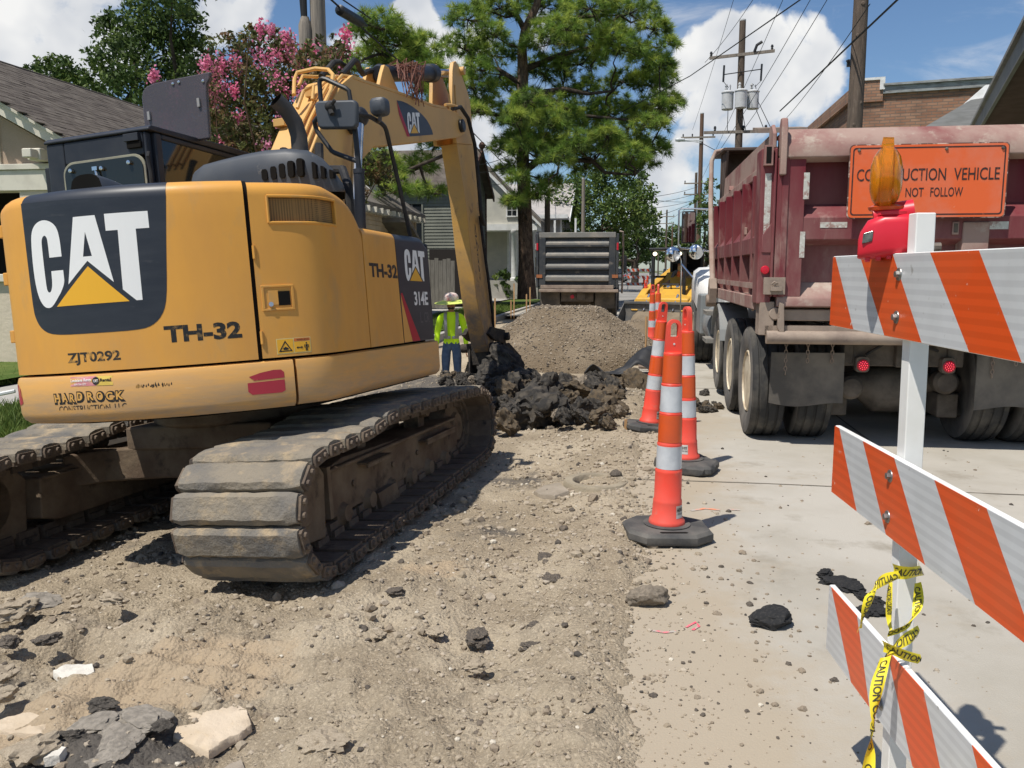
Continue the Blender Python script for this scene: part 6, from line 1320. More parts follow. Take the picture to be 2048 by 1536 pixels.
def build_barricade():
    t = thing('barricade', 'orange and white striped three rail barricade at the right edge', 'barricade', (.92, 1.95, 0), 2.5)
    y0, y1 = -.98, None
    for zi, (z0, z1, ye, shift, lo) in enumerate(((1.357, 1.560, .545, .0, 0), (.873, 1.073, .455, .02, 1), (.40, .600, .43, -.11, 2))):
        mb = MB(); mb.bx(0, .016, y0, ye, z0, z1); rl = mb.build('rail', M_bpvc, t, bev=.003)
        # sloping stripes as sheeting laid on the face, each boundary at its place along the top and the bottom edge
        tp = [[.64, .522, .328, .11, -.091, -.302, -.50, -.70, -.90], [.52, .414, .233, .028, -.184, -.403, -.61, -.80, -.95], [.60, .411, .202, .004, -.202, -.416, -.62, -.82, -.95]][zi]
        bt = [[.64, .346, .132, -.079, -.293, -.48, -.69, -.89, -1.1], [.52, .247, .05, -.169, -.388, -.60, -.81, -1.0, -1.2], [.60, .219, .085, -.173, -.36, -.58, -.78, -.98, -1.1]][zi]
        for k in range(8):
            poly = clip_y([(tp[k], z1), (tp[k+1], z1), (bt[k+1], z0), (bt[k], z0)], y0+.002, ye-.002)
            if len(poly) < 3: continue
            mb = MB(); mb.prism([(y, min(max(z, z0+.002), z1-.002)) for y, z in poly], 'x', -.0018, -.0001); mb.build('stripe', M_bwht if (k % 2 == (0 if zi == 2 else 1)) else M_borg, rl, smooth=0)
        yb = {0: .066, 1: .046, 2: .018}[zi]
        for dz in (.050, .152) if zi < 2 else (.05, .152):
            mb = MB(); mb.lathe([(0, -.013), (.008, -.012), (.0095, -.004), (.009, -.002)], 6, (0, yb, z1-dz), 'x'); mb.lathe([(.0095, -.0045), (.015, -.004), (.016, -.002)], 16, (0, yb, z1-dz), 'x'); mb.build('bolt', M_bolt if False else pm('zinc_bolt', (.32, .31, .30), (.2, .19, .18), 30, rough=.4, metal=.8) if 'zinc_bolt' not in MAT else MAT['zinc_bolt'], rl)
    mb = MB(); dy = .046
    for sec in ((0, 1.652),):
        z0, z1 = sec; b = [(.018, -.01), (.063, -.01), (.063, .035), (.018, .035)]
        lo = [(x, y, z0) for x, y in b]; hi = [(x, y+dy, z1) for x, y in b]; mb.loft([lo, hi])
    mb.build('post', M_bpvc, t, bev=.003)
    mb = MB(); mb.bx(.018, .063, -.95, -.905, 0.0, 1.65); mb.build('post', M_bpvc, t, bev=.003)
    for yy in (.01, -.93): mb = MB(); mb.bx(-.55, .62, yy-.024, yy+.024, .0, .05); mb.build('foot', M_bpvc, t, bev=.004)
    return t
def clip_y(poly, lo, hi):
    def cl(p, f, v, sg):
        o = []
        for i in range(len(p)):
            a, b = p[i], p[(i+1) % len(p)]; ia, ib = sg*(a[0]-v) >= 0, sg*(b[0]-v) >= 0
            if ia: o.append(a)
            if ia != ib: k = (v-a[0])/(b[0]-a[0]); o.append((v, a[1]+(b[1]-a[1])*k))
        return o
    p = cl(poly, 0, lo, 1); return cl(p, 0, hi, -1) if p else []
BAR = build_barricade()

def build_lamp():
    c = aty(1785, 470, 2.10); t = thing('warning_lamp', 'amber warning lamp on red battery case atop the barricade', 'warning lamp', (c.x, c.y, 1.595), 22)
    # local: x across the picture (lens axis), y away from the camera
    mb = MB(); rows = []
    for x, zb, zt, yw in ((-.078, -.045, .000, .038), (-.074, -.048, .018, .045), (-.058, -.05, .046, .05), (-.02, -.045, .060, .052), (.03, -.040, .060, .052), (.058, -.034, .048, .05), (.068, -.030, .030, .046), (.071, -.024, .010, .04)):
        zc, hz = (zb+zt)/2, (zt-zb)/2
        rows.append([(x, yw*np.sign(math.cos(a))*abs(math.cos(a))**.42, zc+hz*np.sign(math.sin(a))*abs(math.sin(a))**.42) for a in np.linspace(0, 6.2832, 25)[:-1]])
    mb.loft(rows); cs = mb.build('battery_case', M_lred, t, smooth=50)
    mb = MB()
    for k in range(5): mb.bx(-.06+k*.024, -.048+k*.024, -.04, .03, -.055+k*.003, -.044+k*.003)
    mb.build('case_rib', M_lred, cs, bev=.002)
    mb = MB(); mb.prism([(-.069, -.012), (-.046, -.006), (-.044, .020), (-.067, .014)], 'y', -.053, -.046); mb.build('photocell', pm('photocell_dark', (.05, .06, .055), (.14, .15, .14), 60, .4, .6, .15, spec=.7), cs, bev=.002)
    mb = MB(); mb.tube([(-.045, 0, .052), (.045, 0, .066)], [.03, .03], 14); mb.lathe([(.036, .054), (.044, .058), (.044, .066), (.036, .072)], 24, (-.005, 0, 0), 'z'); mb.build('lamp_collar', M_lred, cs)
    # lens: two domes back to back round a thick rim, axis along x
    mb = MB(); R = .072; zc = .148
    mb.lathe([(.0, -.037), (.03, -.036), (.052, -.030), (.066, -.021), (R, -.014), (R, .014), (.066, .021), (.052, .030), (.03, .036), (.0, .037)], 40, (-.022, 0, zc), 'x'); ln = mb.build('lens', M_lamb, t, smooth=45)
    M_li = pm('lens_inner', (1.0, .62, .10), rough=.25, spec=.6)
    mb = MB(); mb.lathe([(0, -.018), (.045, -.016), (.058, -.006), (.058, .006), (.045, .016), (0, .018)], 30, (-.022, 0, zc), 'x'); mb.build('reflector', M_li, ln)
    mb = MB(); mb.lathe([(R+.0, -.013), (R+.010, -.012), (R+.010, .012), (R+.0, .013)], 40, (-.022, 0, zc), 'x'); mb.prism([(-.038, zc+R), (-.008, zc+R), (-.010, zc+R+.022), (-.034, zc+R+.024)], 'y', -.02, .02); mb.build('lens_band', M_lamb, ln)
    mb = MB(); mb.lathe([(.026, .066), (.042, .070), (.045, .078), (.030, .084)], 24, (-.015, 0, 0), 'z'); mb.build('lens_foot', pm('lens_foot_red', (.62, .09, .02), rough=.25), ln)
    mb = MB(); mb.cyl((.05, .02, -.02), (.11, .03, -.02), .012, n=10); mb.build('mount_bolt', M_bolt, t)
    return t
build_lamp()

def ribbon(mb, mbk, path, wv, w, txt='CAUTION CUIDADO', twist=None):
    pts = [Vector(p) for p in path]; n = len(pts); L = [0]
    for i in range(1, n): L.append(L[-1]+(pts[i]-pts[i-1]).length)
    fine = np.linspace(0, L[-1], max(8, int(L[-1]/.012)))
    P = np.array([[np.interp(s, L, [p[k] for p in pts]) for k in range(3)] for s in fine])
    for _ in range(4): P[1:-1] = (P[:-2]+2*P[1:-1]+P[2:])/4
    wvs = wv if isinstance(wv, list) else [wv]*n
    Wd = np.array([[np.interp(s, L, [p[k] for p in wvs]) for k in range(3)] for s in fine]); Wd /= np.linalg.norm(Wd, axis=1)[:, None]
    rnd = random.Random(int(L[-1]*1000)); ph = rnd.random()*6
    rows = []
    for i in range(len(fine)):
        c = P[i]; d = Wd[i]; k = 1+.12*math.sin(fine[i]*30+ph); nrm = np.cross(d, P[min(i+1, len(P)-1)]-P[max(i-1, 0)]); nrm /= np.linalg.norm(nrm)+1e-9
        rows.append([tuple(c+d*w*k*t+nrm*.006*math.cos(t*3+fine[i]*25) for t in (-.5, -.25, 0, .25, .5))])
    rows = [r[0] for r in rows]; mb.grid(rows)
    vs, fs, W_, H_ = text2d(txt, .02, .2)
    sc = w*.62/H_; s0 = .01
    while s0 < L[-1]-.02:
        def f(u, v):
            s = s0+u*sc
            if s > L[-1]: s = L[-1]
            c = np.array([np.interp(s, fine, P[:, k]) for k in range(3)]); d = np.array([np.interp(s, fine, Wd[:, k]) for k in range(3)]); j = min(int(np.searchsorted(fine, s)), len(P)-2); nr = np.cross(d, P[j+1]-P[j]); nr /= np.linalg.norm(nr)+1e-9
            t = (v/H_-.5)*.62; q = c+d*w*t+nr*(.006*math.cos(t*3+s*25)); return q, nr
        A = [f(u, v) for u, v in vs]
        for sg in (1, -1): mbk.add([tuple(q+n_*.0012*sg) for q, n_ in A], fs)
        s0 += W_*sc+.03
def build_tape():
    t = thing('caution_tape', 'yellow caution tape knotted round the barricade post', 'tape', (0, 0, 0))
    def at_(px, py, Y): return aty(px, py, Y)
    up = Vector((0, 0, 1)); sd = Vector((1, .1, 0));     ribs = [([(1783,1140,1.90),(1795,1146,1.87),(1815,1148,1.865),(1836,1142,1.90),(1842,1138,1.97)], up, .047),
            ([(1797,1150,1.885),(1775,1155,1.87),(1752,1166,1.86),(1740,1185,1.85),(1732,1215,1.85),(1724,1240,1.87),(1719,1262,1.90)], [Vector((.2,0,1)),Vector((.1,0,1)),Vector((.5,0,.8)),Vector((1,0,.5)),Vector((1,0,.2)),Vector((1,.3,.2)),Vector((1,.4,.2))], .034),
            ([(1782,1165,1.93),(1779,1190,1.92),(1778,1215,1.92),(1776,1240,1.93),(1782,1262,1.90)], Vector((1, .3, 0)), .014),
            ([(1836,1165,1.93),(1838,1200,1.90),(1834,1228,1.88),(1826,1250,1.86),(1800,1262,1.85),(1776,1268,1.86)], [Vector((.9,.4,0)),Vector((1,.3,0)),Vector((1,0,.4)),Vector((.6,0,.9)),up,up], .032),
            ([(1834,1260,1.90),(1820,1275,1.86),(1800,1285,1.85),(1780,1300,1.85),(1768,1312,1.86)], [up,up,Vector((.3,0,1)),Vector((.5,0,1)),Vector((.6,0,1))], .040),
            ([(1764,1292,1.87),(1785,1300,1.84),(1810,1312,1.835),(1838,1318,1.85)], [Vector((-.2,0,1)),Vector((-.2,0,1)),up,up], .042),
            ([(1772,1312,1.85),(1765,1335,1.83),(1756,1362,1.82),(1750,1395,1.81),(1746,1430,1.80),(1744,1455,1.79),(1740,1480,1.78),(1742,1510,1.77),(1736,1540,1.76),(1734,1580,1.75)], [Vector((1,0,.3)),Vector((1,0,.3)),Vector((1,0,.2)),Vector((1,.2,.1)),Vector((.9,.5,0)),Vector((.4,.9,0)),Vector((.8,.5,0)),Vector((1,.1,0)),Vector((1,0,0)),Vector((1,0,0))], .040)]
    for pth, wv, w in ribs:
        a, b = MB(), MB(); ribbon(a, b, [at_(*p) for p in pth], wv, w*.66); r = a.build('ribbon', M_tapey, t, smooth=60); b.build('tape_lettering', M_tapek, r, smooth=0)
build_tape()

# ---------------------------------------------------------------- channelizers
M_cor = pm('cone_orange', (.82, .072, .042), (.72, .11, .08), 4, .42, .7, .45, spec=.45, col3=(.50, .22, .16), sc3=9, lo3=.60, hi3=.80)
M_cband = pm('band_orange', (.66, .095, .018), (.55, .09, .03), 6, .45, .7, .3, spec=.6, col3=(.75, .5, .35), sc3=12, lo3=.72, hi3=.78)
M_cwht = pm('band_white', (.47, .49, .515), (.58, .60, .62), 7, .42, .6, .28, spec=.6, col3=(.36, .35, .33), sc3=11, lo3=.64, hi3=.76)
M_base = pm('base_rubber', (.068, .067, .066), (.15, .14, .125), 4, .42, .66, .85, spec=.3, bump=.2, bsc=30)
M_stk = pm('sticker_white', (.62, .60, .56), (.45, .40, .34), 30, .5, .62, .5)
def build_channelizer(torn=False):
    t = thing('channelizer', '', 'channelizer')
    oc = [(-.16, -.20), (.12, -.215), (.235, -.13), (.245, .10), (.13, .205), (-.14, .21), (-.235, .11), (-.24, -.10)]
    if torn: oc = [(-.16, -.20), (.12, -.215), (.21, -.15), (.30, -.07), (.31, .02), (.245, .10), (.13, .205), (-.14, .21), (-.27, .11), (-.28, -.08)]
    mb = MB(); rnd = random.Random(5 if torn else 2)
    def ring(k, z, j=0): return [(x*k+rnd.uniform(-j, j), y*k+rnd.uniform(-j, j), z+rnd.uniform(-j, j)*.5) for x, y in sub_poly(oc, 4)]
    j = .008 if torn else .0
    mb.loft([ring(.97, 0), ring(1, .012, j), ring(1.0, .045, j), ring(.93, .062, j), ring(.62, .068)]); bs = mb.build('base', M_base, t, bev=0, smooth=28)
    if not torn:
        mb = MB(); mb.prism([(-.07, -.172), (.07, -.176), (.08, -.166), (.07, -.156), (-.07, -.152), (-.08, -.162)], 'z', .060, .0665); mb.build('grip_slot', M_inner, bs)
    mb = MB(); mb.lathe([(.130, .066), (.134, .074), (.108, .078), (.10, .078)], 36); mb.build('base_ring', M_base, bs)
    tiers = [(.078, .100, .104, M_cor, 0), (.118, .082, .089, M_cor, 0), (.22, .077, .081, M_cor, 0), (.39, .069, .074, M_cwht, 1), (.54, .064, .0695, M_cband, 1), (.713, .058, .0635, M_cwht, 1), (.876, .052, .0575, M_cband, 1), (1.048, .046, .052, M_cor, 0)]
    prof = [(.100, .07), (.104, .078), (.10, .098), (.086, .115), (.0815, .20), (.0815, .212), (.0770, .22), (.0755, .375), (.0765, .386), (.071, .392), (.069, .53), (.0705, .538), (.066, .544), (.063, .705), (.0645, .711), (.060, .716), (.0575, .868), (.059, .874), (.0545, .879), (.051, 1.04), (.0525, 1.047), (.049, 1.052), (.030, 1.056)]
    mb = MB(); mb.lathe(prof, 32); tb = mb.build('tube', M_cor, t, smooth=50)
    for z0, z1, r0, r1, m in ((.397, .526, .0708, .0690, M_cwht), (.549, .702, .0660, .0634, M_cband), (.721, .865, .0598, .0577, M_cwht), (.884, 1.037, .0543, .0514, M_cband)):
        mb = MB(); mb.lathe([(r0-.003, z0), (r0+.0012, z0), (r1+.0012, z1), (r1-.003, z1)], 32); mb.build('reflective_band', m, tb, smooth=50)
    # looped handle: a flat loop with a tall slot
    o, i_ = [], []
    for k in range(13): a = math.pi*k/12; o.append((.040*math.cos(a), 1.195+.042*math.sin(a))); i_.append((.0215*math.cos(a), 1.195+.024*math.sin(a)))
    mb = MB(); A = [(.046, 1.05), (.042, 1.09)]+o+[(-.042, 1.09), (-.046, 1.05)]; B = [(.0215, 1.135)]+i_+[(-.0215, 1.135)]
    O = [(.0465, 1.05)]+o+[(-.0465, 1.05)]; I = [(.0215, 1.14)]+i_+[(-.0215, 1.14)]; n = len(O)
    for sgn in (1, -1): mb.add([(x, -.017*sgn, z) for x, z in O]+[(x*1.0, -.019*sgn, z) for x, z in I], [(k, k+1, n+k+1, n+k) for k in range(n-1)]+[(0, n, 2*n-1, n-1)])
    mb.add([(x, -.017, z) for x, z in O]+[(x, .017, z) for x, z in O], [(k, k+1, n+k+1, n+k) for k in range(n-1)])
    mb.add([(x, -.019, z) for x, z in I]+[(x, .019, z) for x, z in I], [(k, (k+1) % n, n+(k+1) % n, n+k) for k in range(n)])
    h = mb.build('handle', M_cor, t, bev=.005, seg=2, smooth=45); mb = MB(); mb.lathe([(.0, -.021), (.006, -.0205), (.006, -.017)], 10, (0, 0, 1.10), 'y'); mb.build('rivet', M_stk, h)
    a0 = R_(-52); mb = MB(); rr = lambda z: .0775+.0005+(.20-z)*.05
    fn = lambda u, z: ((rr(z)+.0045)*math.sin(R_(22)+u/.08), -(rr(z)+.0045)*math.cos(R_(22)+u/.08), z)
    stamp(mb, poly2d([[(0, .118), (.062, .118), (.062, .19), (0, .19)]], .012), fn); sk = mb.build('sticker', M_stk, tb, smooth=60)
    mb = MB(); fn2 = lambda u, z: ((rr(z)+.0055)*math.sin(R_(22)+u/.08), -(rr(z)+.0055)*math.cos(R_(22)+u/.08), z); stamp_text(mb, 'HARD ROCK', fn2, .005, .156, .052, .022, .04, step=.3); stamp_text(mb, 'CONSTRUCTION', fn2, .005, .138, .052, .010, .01, step=.5); mb.build('sticker_lettering', M_blkp, sk, smooth=0)
    return t
def sub_poly(p, n):
    o = []
    for i in range(len(p)):
        a, b = p[i], p[(i+1) % len(p)]
        for k in range(n): o.append((a[0]+(b[0]-a[0])*k/n, a[1]+(b[1]-a[1])*k/n))
    return o
CH = build_channelizer(); CH.location = (.885, 4.66, .012); CH.rotation_euler = (R_(-.6), R_(.8), R_(4)); CH['label'] = 'nearest orange and white channelizer on an intact octagonal rubber base'; CH['group'] = 'channelizers along the edge of the slab'
C2 = build_channelizer(True); C2.location = (1.345, 6.34, .012); C2.rotation_euler = (R_(1), R_(-.6), R_(-70)); tag(C2, 'channelizer on a torn misshapen rubber base behind the nearest one', None, 'channelizers along the edge of the slab')
for (x, y, z, rx, ry, rz, lab) in ((gnd(1298, 857).x, gnd(1298, 857).y, -.01, 0, 5.5, 10, 'leaning channelizer rising beside the heap of dug clay'),
        (gnd(1303, 694).x, gnd(1303, 694).y, .0, 0, 0, 10, 'left channelizer of the pair in front of the loader bucket'), (gnd(1314, 690).x, gnd(1314, 690).y, .0, 0, 1, 70, 'right channelizer of the pair in front of the loader bucket'),
        (gnd(1290, 648).x-.0, gnd(1290, 648).y, 0, 0, 0, 20, 'dirt speckled channelizer standing at the left of the loader bucket'), (gnd(1288, 606).x, gnd(1288, 606).y, 0, 0, -1, 0, 'far channelizer beyond the loader'), (gnd(1294, 598).x, gnd(1294, 598).y, 0, 0, 0, 0, 'farthest channelizer beyond the loader')):
    c = copy_tree(CH, None, lab, (x, y, z), (R_(rx), R_(ry), R_(rz)))
# ---------------------------------------------------------------- cloth, hammer, stakes
t = None
mb = MB(); rows = []; c0 = gnd(1243, 752, .0); rnd = random.Random(3)
for j in range(28):
    v = j/27; r = []
    for i in range(46):
        u = i/45; x = (u-.5)*1.15; y = (v-.5)*.9
        edge = min(1, min(u, 1-u)*6)*min(1, v*4+.1)
        ht = .04+.42*math.exp(-((u-.68-.25*v)/.26)**2)*(.35+.65*min(1, v*1.8))*min(1, (1-u)*5+.25)*(0.3+.7*min(1, u*3.5))+.16*math.exp(-((u-.12)/.12)**2)*(1-v)
        wr = .026*math.sin(9*u+14*v+3*math.sin(5*v))+.016*math.sin(23*u-9*v)+.012*math.sin(31*v+11*u)
        q = stq(0, 0); X = c0.x+x+.12*v; Yy = c0.y+y-.22*(u-.5)*.6+.03*math.sin(12*u)
        r.append((X, Yy, float(soil_h(X, Yy))+.02+max(.0, ht+wr*min(1, ht*6+.3))))
    rows.append(r)
mb.grid(rows); o = mb.build('fabric_sheet', pm('black_fabric', (.020, .021, .024), (.032, .032, .034), 4, .4, .7, .62, spec=.5), smooth=70); sol = o.modifiers.new('th', 'SOLIDIFY'); sol.thickness = .006
tag(o, 'crumpled black fabric sheet draped between gravel pile and channelizers', 'fabric sheet')
g = gnd(1289, 738, .02); t = thing('sledge_hammer', 'sledge hammer standing on its head against the black fabric', 'hammer', g, 20)
mb = MB(); mb.tube([(0, 0, .06), (.01, .02, .45), (.005, .03, .80)], [.017, .015, .017], 10); mb.build('handle', M_wood, t)
mb = MB(); mb.tube([(-.09, 0, .035), (-.08, 0, .035), (-.05, 0, .035), (.05, 0, .035), (.08, 0, .035), (.09, 0, .035)], [.026, .034, .036, .036, .034, .026], 8); mb.build('head', M_bump, t)
def stake(px, py0, py1, Y, lab, tilt=0, w=.018):
    a, b = aty(px, py1, Y), aty(px, py0, Y); h = b.z-a.z
    t = thing('survey_stake', lab, 'stake', (a.x, a.y, a.z), 9, 'wooden survey stakes'); t.rotation_euler = (R_(tilt), R_(tilt*.7), t.rotation_euler.z)
    mb = MB(); mb.prism([(-w, .0), (w, .0), (w, h*.97), (0, h), (-w, h*.97)], 'y', -.008, .008); mb.build('lath', M_wood, t); mb = MB(); mb.prism([(-w, 0), (w, 0), (0, -.25)], 'y', -.008, .008); mb.build('point', M_wood, t)
stake(990, 596, 642, 18.5, 'wooden stake nearest the excavator stick at the lawn edge')
stake(1022, 600, 622, 23, 'short wooden stake in the lawn left of the pine trunk'); stake(1028, 566, 622, 24, 'tall thin wooden stake in the lawn left of the pine trunk'); stake(1053, 588, 616, 23, 'short wooden stake before the pine trunk'); stake(1060, 574, 612, 25, 'tall wooden stake between pine trunk and grey truck')
stake(931, 603, 690, 17, 'wooden stake behind the worker in the neon shirt'); stake(1250, 838, 872, 7.95, 'short stub of lath beside the leaning channelizer', 3, .013)
# ---------------------------------------------------------------- people
M_skin = pm('skin_brown', (.34, .17, .105), rough=.55); M_neon = pm('neon_shirt', (.56, .86, .015), (.50, .78, .02), 5, .4, .6, .75, emit=((.5, .9, .02), .06)); M_jean = pm('denim', (.055, .10, .19), (.10, .16, .26), 9, .4, .65, .85, bump=.1)  # the neon shirt cloth is given a faint glow of its own
M_strap = pm('grey_strap', (.36, .37, .37), rough=.45); M_boot = pm('boot_tan', (.16, .10, .06), rough=.8); M_hatp = pm('hat_pinkwhite', (.72, .60, .52), (.70, .28, .26), 14, .5, .62, .5); M_beard = pm('dark_hair', (.02, .015, .012), rough=.7)
def skin_body(name, J, E_, parent, mats, classify, lev=2):
    me = bpy.data.meshes.new(name); me.from_pydata([j[0] for j in J], E_, []); o = bpy.data.objects.new(name, me); COL.objects.link(o)
    sk = o.modifiers.new('s', 'SKIN'); sk.branch_smoothing = .6; sv = me.skin_vertices[0].data
    for i, j in enumerate(J): sv[i].radius = (j[1], j[2] if len(j) > 2 else j[1]); sv[i].use_root = (i == 0)
    ss_ = o.modifiers.new('u', 'SUBSURF'); ss_.levels = lev; ss_.render_levels = lev
    dg = bpy.context.evaluated_depsgraph_get(); nm = bpy.data.meshes.new_from_object(o.evaluated_get(dg)); bpy.data.objects.remove(o); bpy.data.meshes.remove(me)
    nm.name = name; nm.materials.clear()
    for m in mats: nm.materials.append(m)
    for p in nm.polygons: p.material_index = classify(p.center); p.use_smooth = True
    return link(name, nm, parent)
def hand_bones(J, E_, wi, wrist, d, out, s=1.0, curl=.5):
    """palm, four fingers of unequal length and a thumb from a wrist joint"""
    d = Vector(d).normalized(); out = Vector(out).normalized(); n = d.cross(out).normalized(); w = Vector(wrist)
    J.append((tuple(w+d*.05*s), .030*s, .018*s)); p = len(J)-1; E_.append((wi, p))
    for k, (of, ln) in enumerate(((-.028, .062), (-.009, .072), (.010, .068), (.028, .054))):
        b = w+d*.085*s+out*of*s; J.append((tuple(b), .0105*s)); a = len(J)-1; E_.append((p, a))
        c = b+d*ln*.5*s+n*curl*.012*s; J.append((tuple(c), .0095*s)); E_.append((a, a+1)); e = c+d*ln*.45*s+n*curl*.03*s; J.append((tuple(e), .008*s)); E_.append((a+1, a+2))
    b = w+d*.03*s-out*.034*s; J.append((tuple(b), .012*s)); a = len(J)-1; E_.append((wi, a)); c = b+d*.04*s-out*.018*s+n*.012*s; J.append((tuple(c), .0105*s)); E_.append((a, a+1))
def head(parent, c, s, skin, name='head'):
    mb = MB(); rows = []
    for z, rx, ry, oy in ((-.13, .030, .035, -.045), (-.115, .048, .06, -.035), (-.085, .062, .082, -.015), (-.05, .068, .092, -.004), (-.01, .074, .098, 0), (.03, .077, .10, 0), (.07, .073, .095, .004), (.10, .055, .072, .006), (.118, .02, .03, .006)):
        rows.append([(rx*math.cos(a), oy+ry*math.sin(a), z) for a in np.linspace(0, 6.283, 17)[:-1]])
    mb.loft(rows); mb.prism([(-.095, .0), (-.118, -.038), (-.09, -.042)], 'x', -.012, .012)
    for s_ in (-1, 1): mb.ball((s_*.076, .008, -.01), .024, 8, 6, 0, (.35, .6, 1.1))
    h = mb.build(name, skin, parent, smooth=60); h.location = c; h.scale = (s,)*3
    mb = MB(); mb.bx(-.028, .028, -.092, -.083, -.073, -.066); mb.build('mouth', pm('lip', (.22, .08, .06), rough=.5) if 'lip' not in MAT else MAT['lip'], h)
    for s_ in (-1, 1): mb = MB(); mb.ball((s_*.03, -.088, .0), .011, 8, 6); mb.build('eye', M_beard, h)
    return h
def build_worker():
    base = aty(903, 700, 14.2); t = thing('person', 'worker in neon shirt and jeans with a wide brimmed hat, standing by the bucket', 'person', (base.x, base.y, -.655), -4)
    J = [((0, 0, .95), .135, .105), ((0, -.01, 1.12), .135, .10), ((0, 0, 1.30), .155, .105), ((0, .01, 1.42), .10, .075), ((0, .0, 1.50), .052, .055), ((0, -.01, 1.56), .05, .055)]
    E_ = [(0, 1), (1, 2), (2, 3), (3, 4), (4, 5)]
    for s in (-1, 1):
        b = len(J); J += [((s*.09, .0, .88), .095, .10), ((s*.10, -.015, .50), .062, .068), ((s*.105, .02, .11), .043, .05), ((s*.11, .02, .045), .045, .05), ((s*.125, -.12, .03), .042, .03)]; E_ += [(0, b), (b, b+1), (b+1, b+2), (b+2, b+3), (b+3, b+4)]
        b = len(J); J += [((s*.175, .01, 1.395), .068, .066), ((s*.235, .03, 1.13), .052, .054), ((s*.25, -.03, .90), .040, .043), ((s*.25, -.04, .865), .026, .022)]; E_ += [(3, b), (b, b+1), (b+1, b+2), (b+2, b+3)]
        hand_bones(J, E_, b+3, (s*.25, -.04, .865), (0, -.08, -1), (0, 1, 0), 1.0, .5)
    def cl(c):
        if c.z > 1.475: return 2
        if c.z < .10: return 3
        if abs(c.x) > .19 and c.z < .885: return 2
        if c.z < .955 and abs(c.x) < .2: return 1
        return 0
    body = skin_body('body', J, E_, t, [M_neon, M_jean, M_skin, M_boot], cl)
    h = head(t, (0, -.015, 1.63), 1.0, M_skin)
    mb = MB(); mb.bx(-.065, .065, -.107, -.088, -.014, .014); mb.build('sunglasses', M_blk, h, bev=.005)
    mb = MB(); mb.ball((0, -.055, -.09), .055, 12, 8, 0, (1, .8, .75)); mb.build('beard', M_beard, h)
    hat = bpy.data.objects.new('hard_hat', None); COL.objects.link(hat); hat.parent = t; hat.location = (0, -.01, 1.70); hat.rotation_euler = (R_(4), R_(-3), 0)
    mb = MB(); mb.lathe([(.13, -.03), (.13, .01), (.12, .05), (.09, .083), (.045, .098), (0, .102)], 24); mb.build('hat_dome', M_hatp, hat)
    mb = MB(); mb.lathe([(.118, -.022), (.20, -.045), (.285, -.066), (.283, -.072), (.19, -.055), (.118, -.034)], 28); mb.build('hat_brim', pm('brim_neon', (.66, .74, .16), rough=.6), hat)
    for s in (-1, 1):
        mb = MB(); pts = [(s*.085, .06, 1.455), (s*.095, -.03, 1.47), (s*.10, -.085, 1.40), (s*.095, -.125, 1.25), (s*.085, -.128, 1.05)]; rows = [[(x-.026, y-.004, z), (x+.026, y-.004, z)] for x, y, z in pts]; mb.grid(rows); o = mb.build('vest_strap', M_strap, t); o.modifiers.new('t', 'SOLIDIFY').thickness = .012; o.modifiers['t'].offset = 0
        mb = MB(); mb.grid([[(s*.015, -.132, 1.03), (s*.015, -.132, 1.075)], [(s*.07, -.130, 1.03), (s*.07, -.130, 1.075)], [(s*.125, -.098, 1.03), (s*.125, -.098, 1.075)]]); o = mb.build('vest_band', M_strap, t); o.modifiers.new('t', 'SOLIDIFY').thickness = .012; o.modifiers['t'].offset = 0
    return t
build_worker()
def build_operator():
    t = thing('person', 'loader operator in a dark hat and orange vest sitting in the loader cab', 'person', LO, 213)
    M_vest = pm('vest_orange', (.75, .16, .03), rough=.7); M_tee = pm('shirt_grey', (.10, .10, .10), rough=.8); M_fair = pm('fair_hair', (.50, .33, .15), rough=.7)
    J = [((0, -.42, 1.02), .14, .11), ((0, -.46, 1.20), .14, .11), ((0, -.46, 1.38), .16, .11), ((0, -.45, 1.49), .10, .075), ((0, -.43, 1.57), .05, .055), ((0, -.42, 1.62), .05, .055)]; E_ = [(0, 1), (1, 2), (2, 3), (3, 4), (4, 5)]
    for s in (-1, 1):
        b = len(J); J += [((s*.10, -.32, 1.0), .095), ((s*.14, .10, 1.06), .068), ((s*.14, .24, .66), .045), ((s*.14, .26, .60), .045), ((s*.14, .38, .58), .04)]; E_ += [(0, b), (b, b+1), (b+1, b+2), (b+2, b+3), (b+3, b+4)]
        b = len(J); J += [((s*.18, -.45, 1.46), .068), ((s*.25, -.36, 1.22), .052), ((s*.22, -.10, 1.18), .040), ((s*.21, -.06, 1.185), .026, .022)]; E_ += [(3, b), (b, b+1), (b+1, b+2), (b+2, b+3)]
        hand_bones(J, E_, b+3, (s*.21, -.06, 1.185), (0, 1, -.2), (s*1, 0, 0), 1.0, .9)
    def cl(c):
        if c.z > 1.55: return 2
        if c.z < .63: return 3
        if c.y > -.34 and c.z < 1.13: return 1
        if abs(c.x) > .17 and c.y > -.12: return 2
        return 0 if abs(c.x) > .07 or c.z > 1.5 else 4
    skin_body('body', J, E_, t, [M_tee, M_jean, M_skin, M_boot, M_vest], cl)
    h = head(t, (0, -.41, 1.70), 1.0, M_skin); h.rotation_euler = (0, 0, R_(180))
    mb = MB(); mb.ball((0, -.05, -.12), .07, 12, 8, 0, (.9, .8, 1.5)); mb.build('beard', M_fair, h)
    mb = MB(); mb.lathe([(.12, .03), (.115, .09), (.08, .13), (0, .14)], 20); mb.lathe([(.11, .03), (.23, .015), (.23, .005), (.11, .018)], 24); mb.build('hat', M_blk, h)
build_operator()
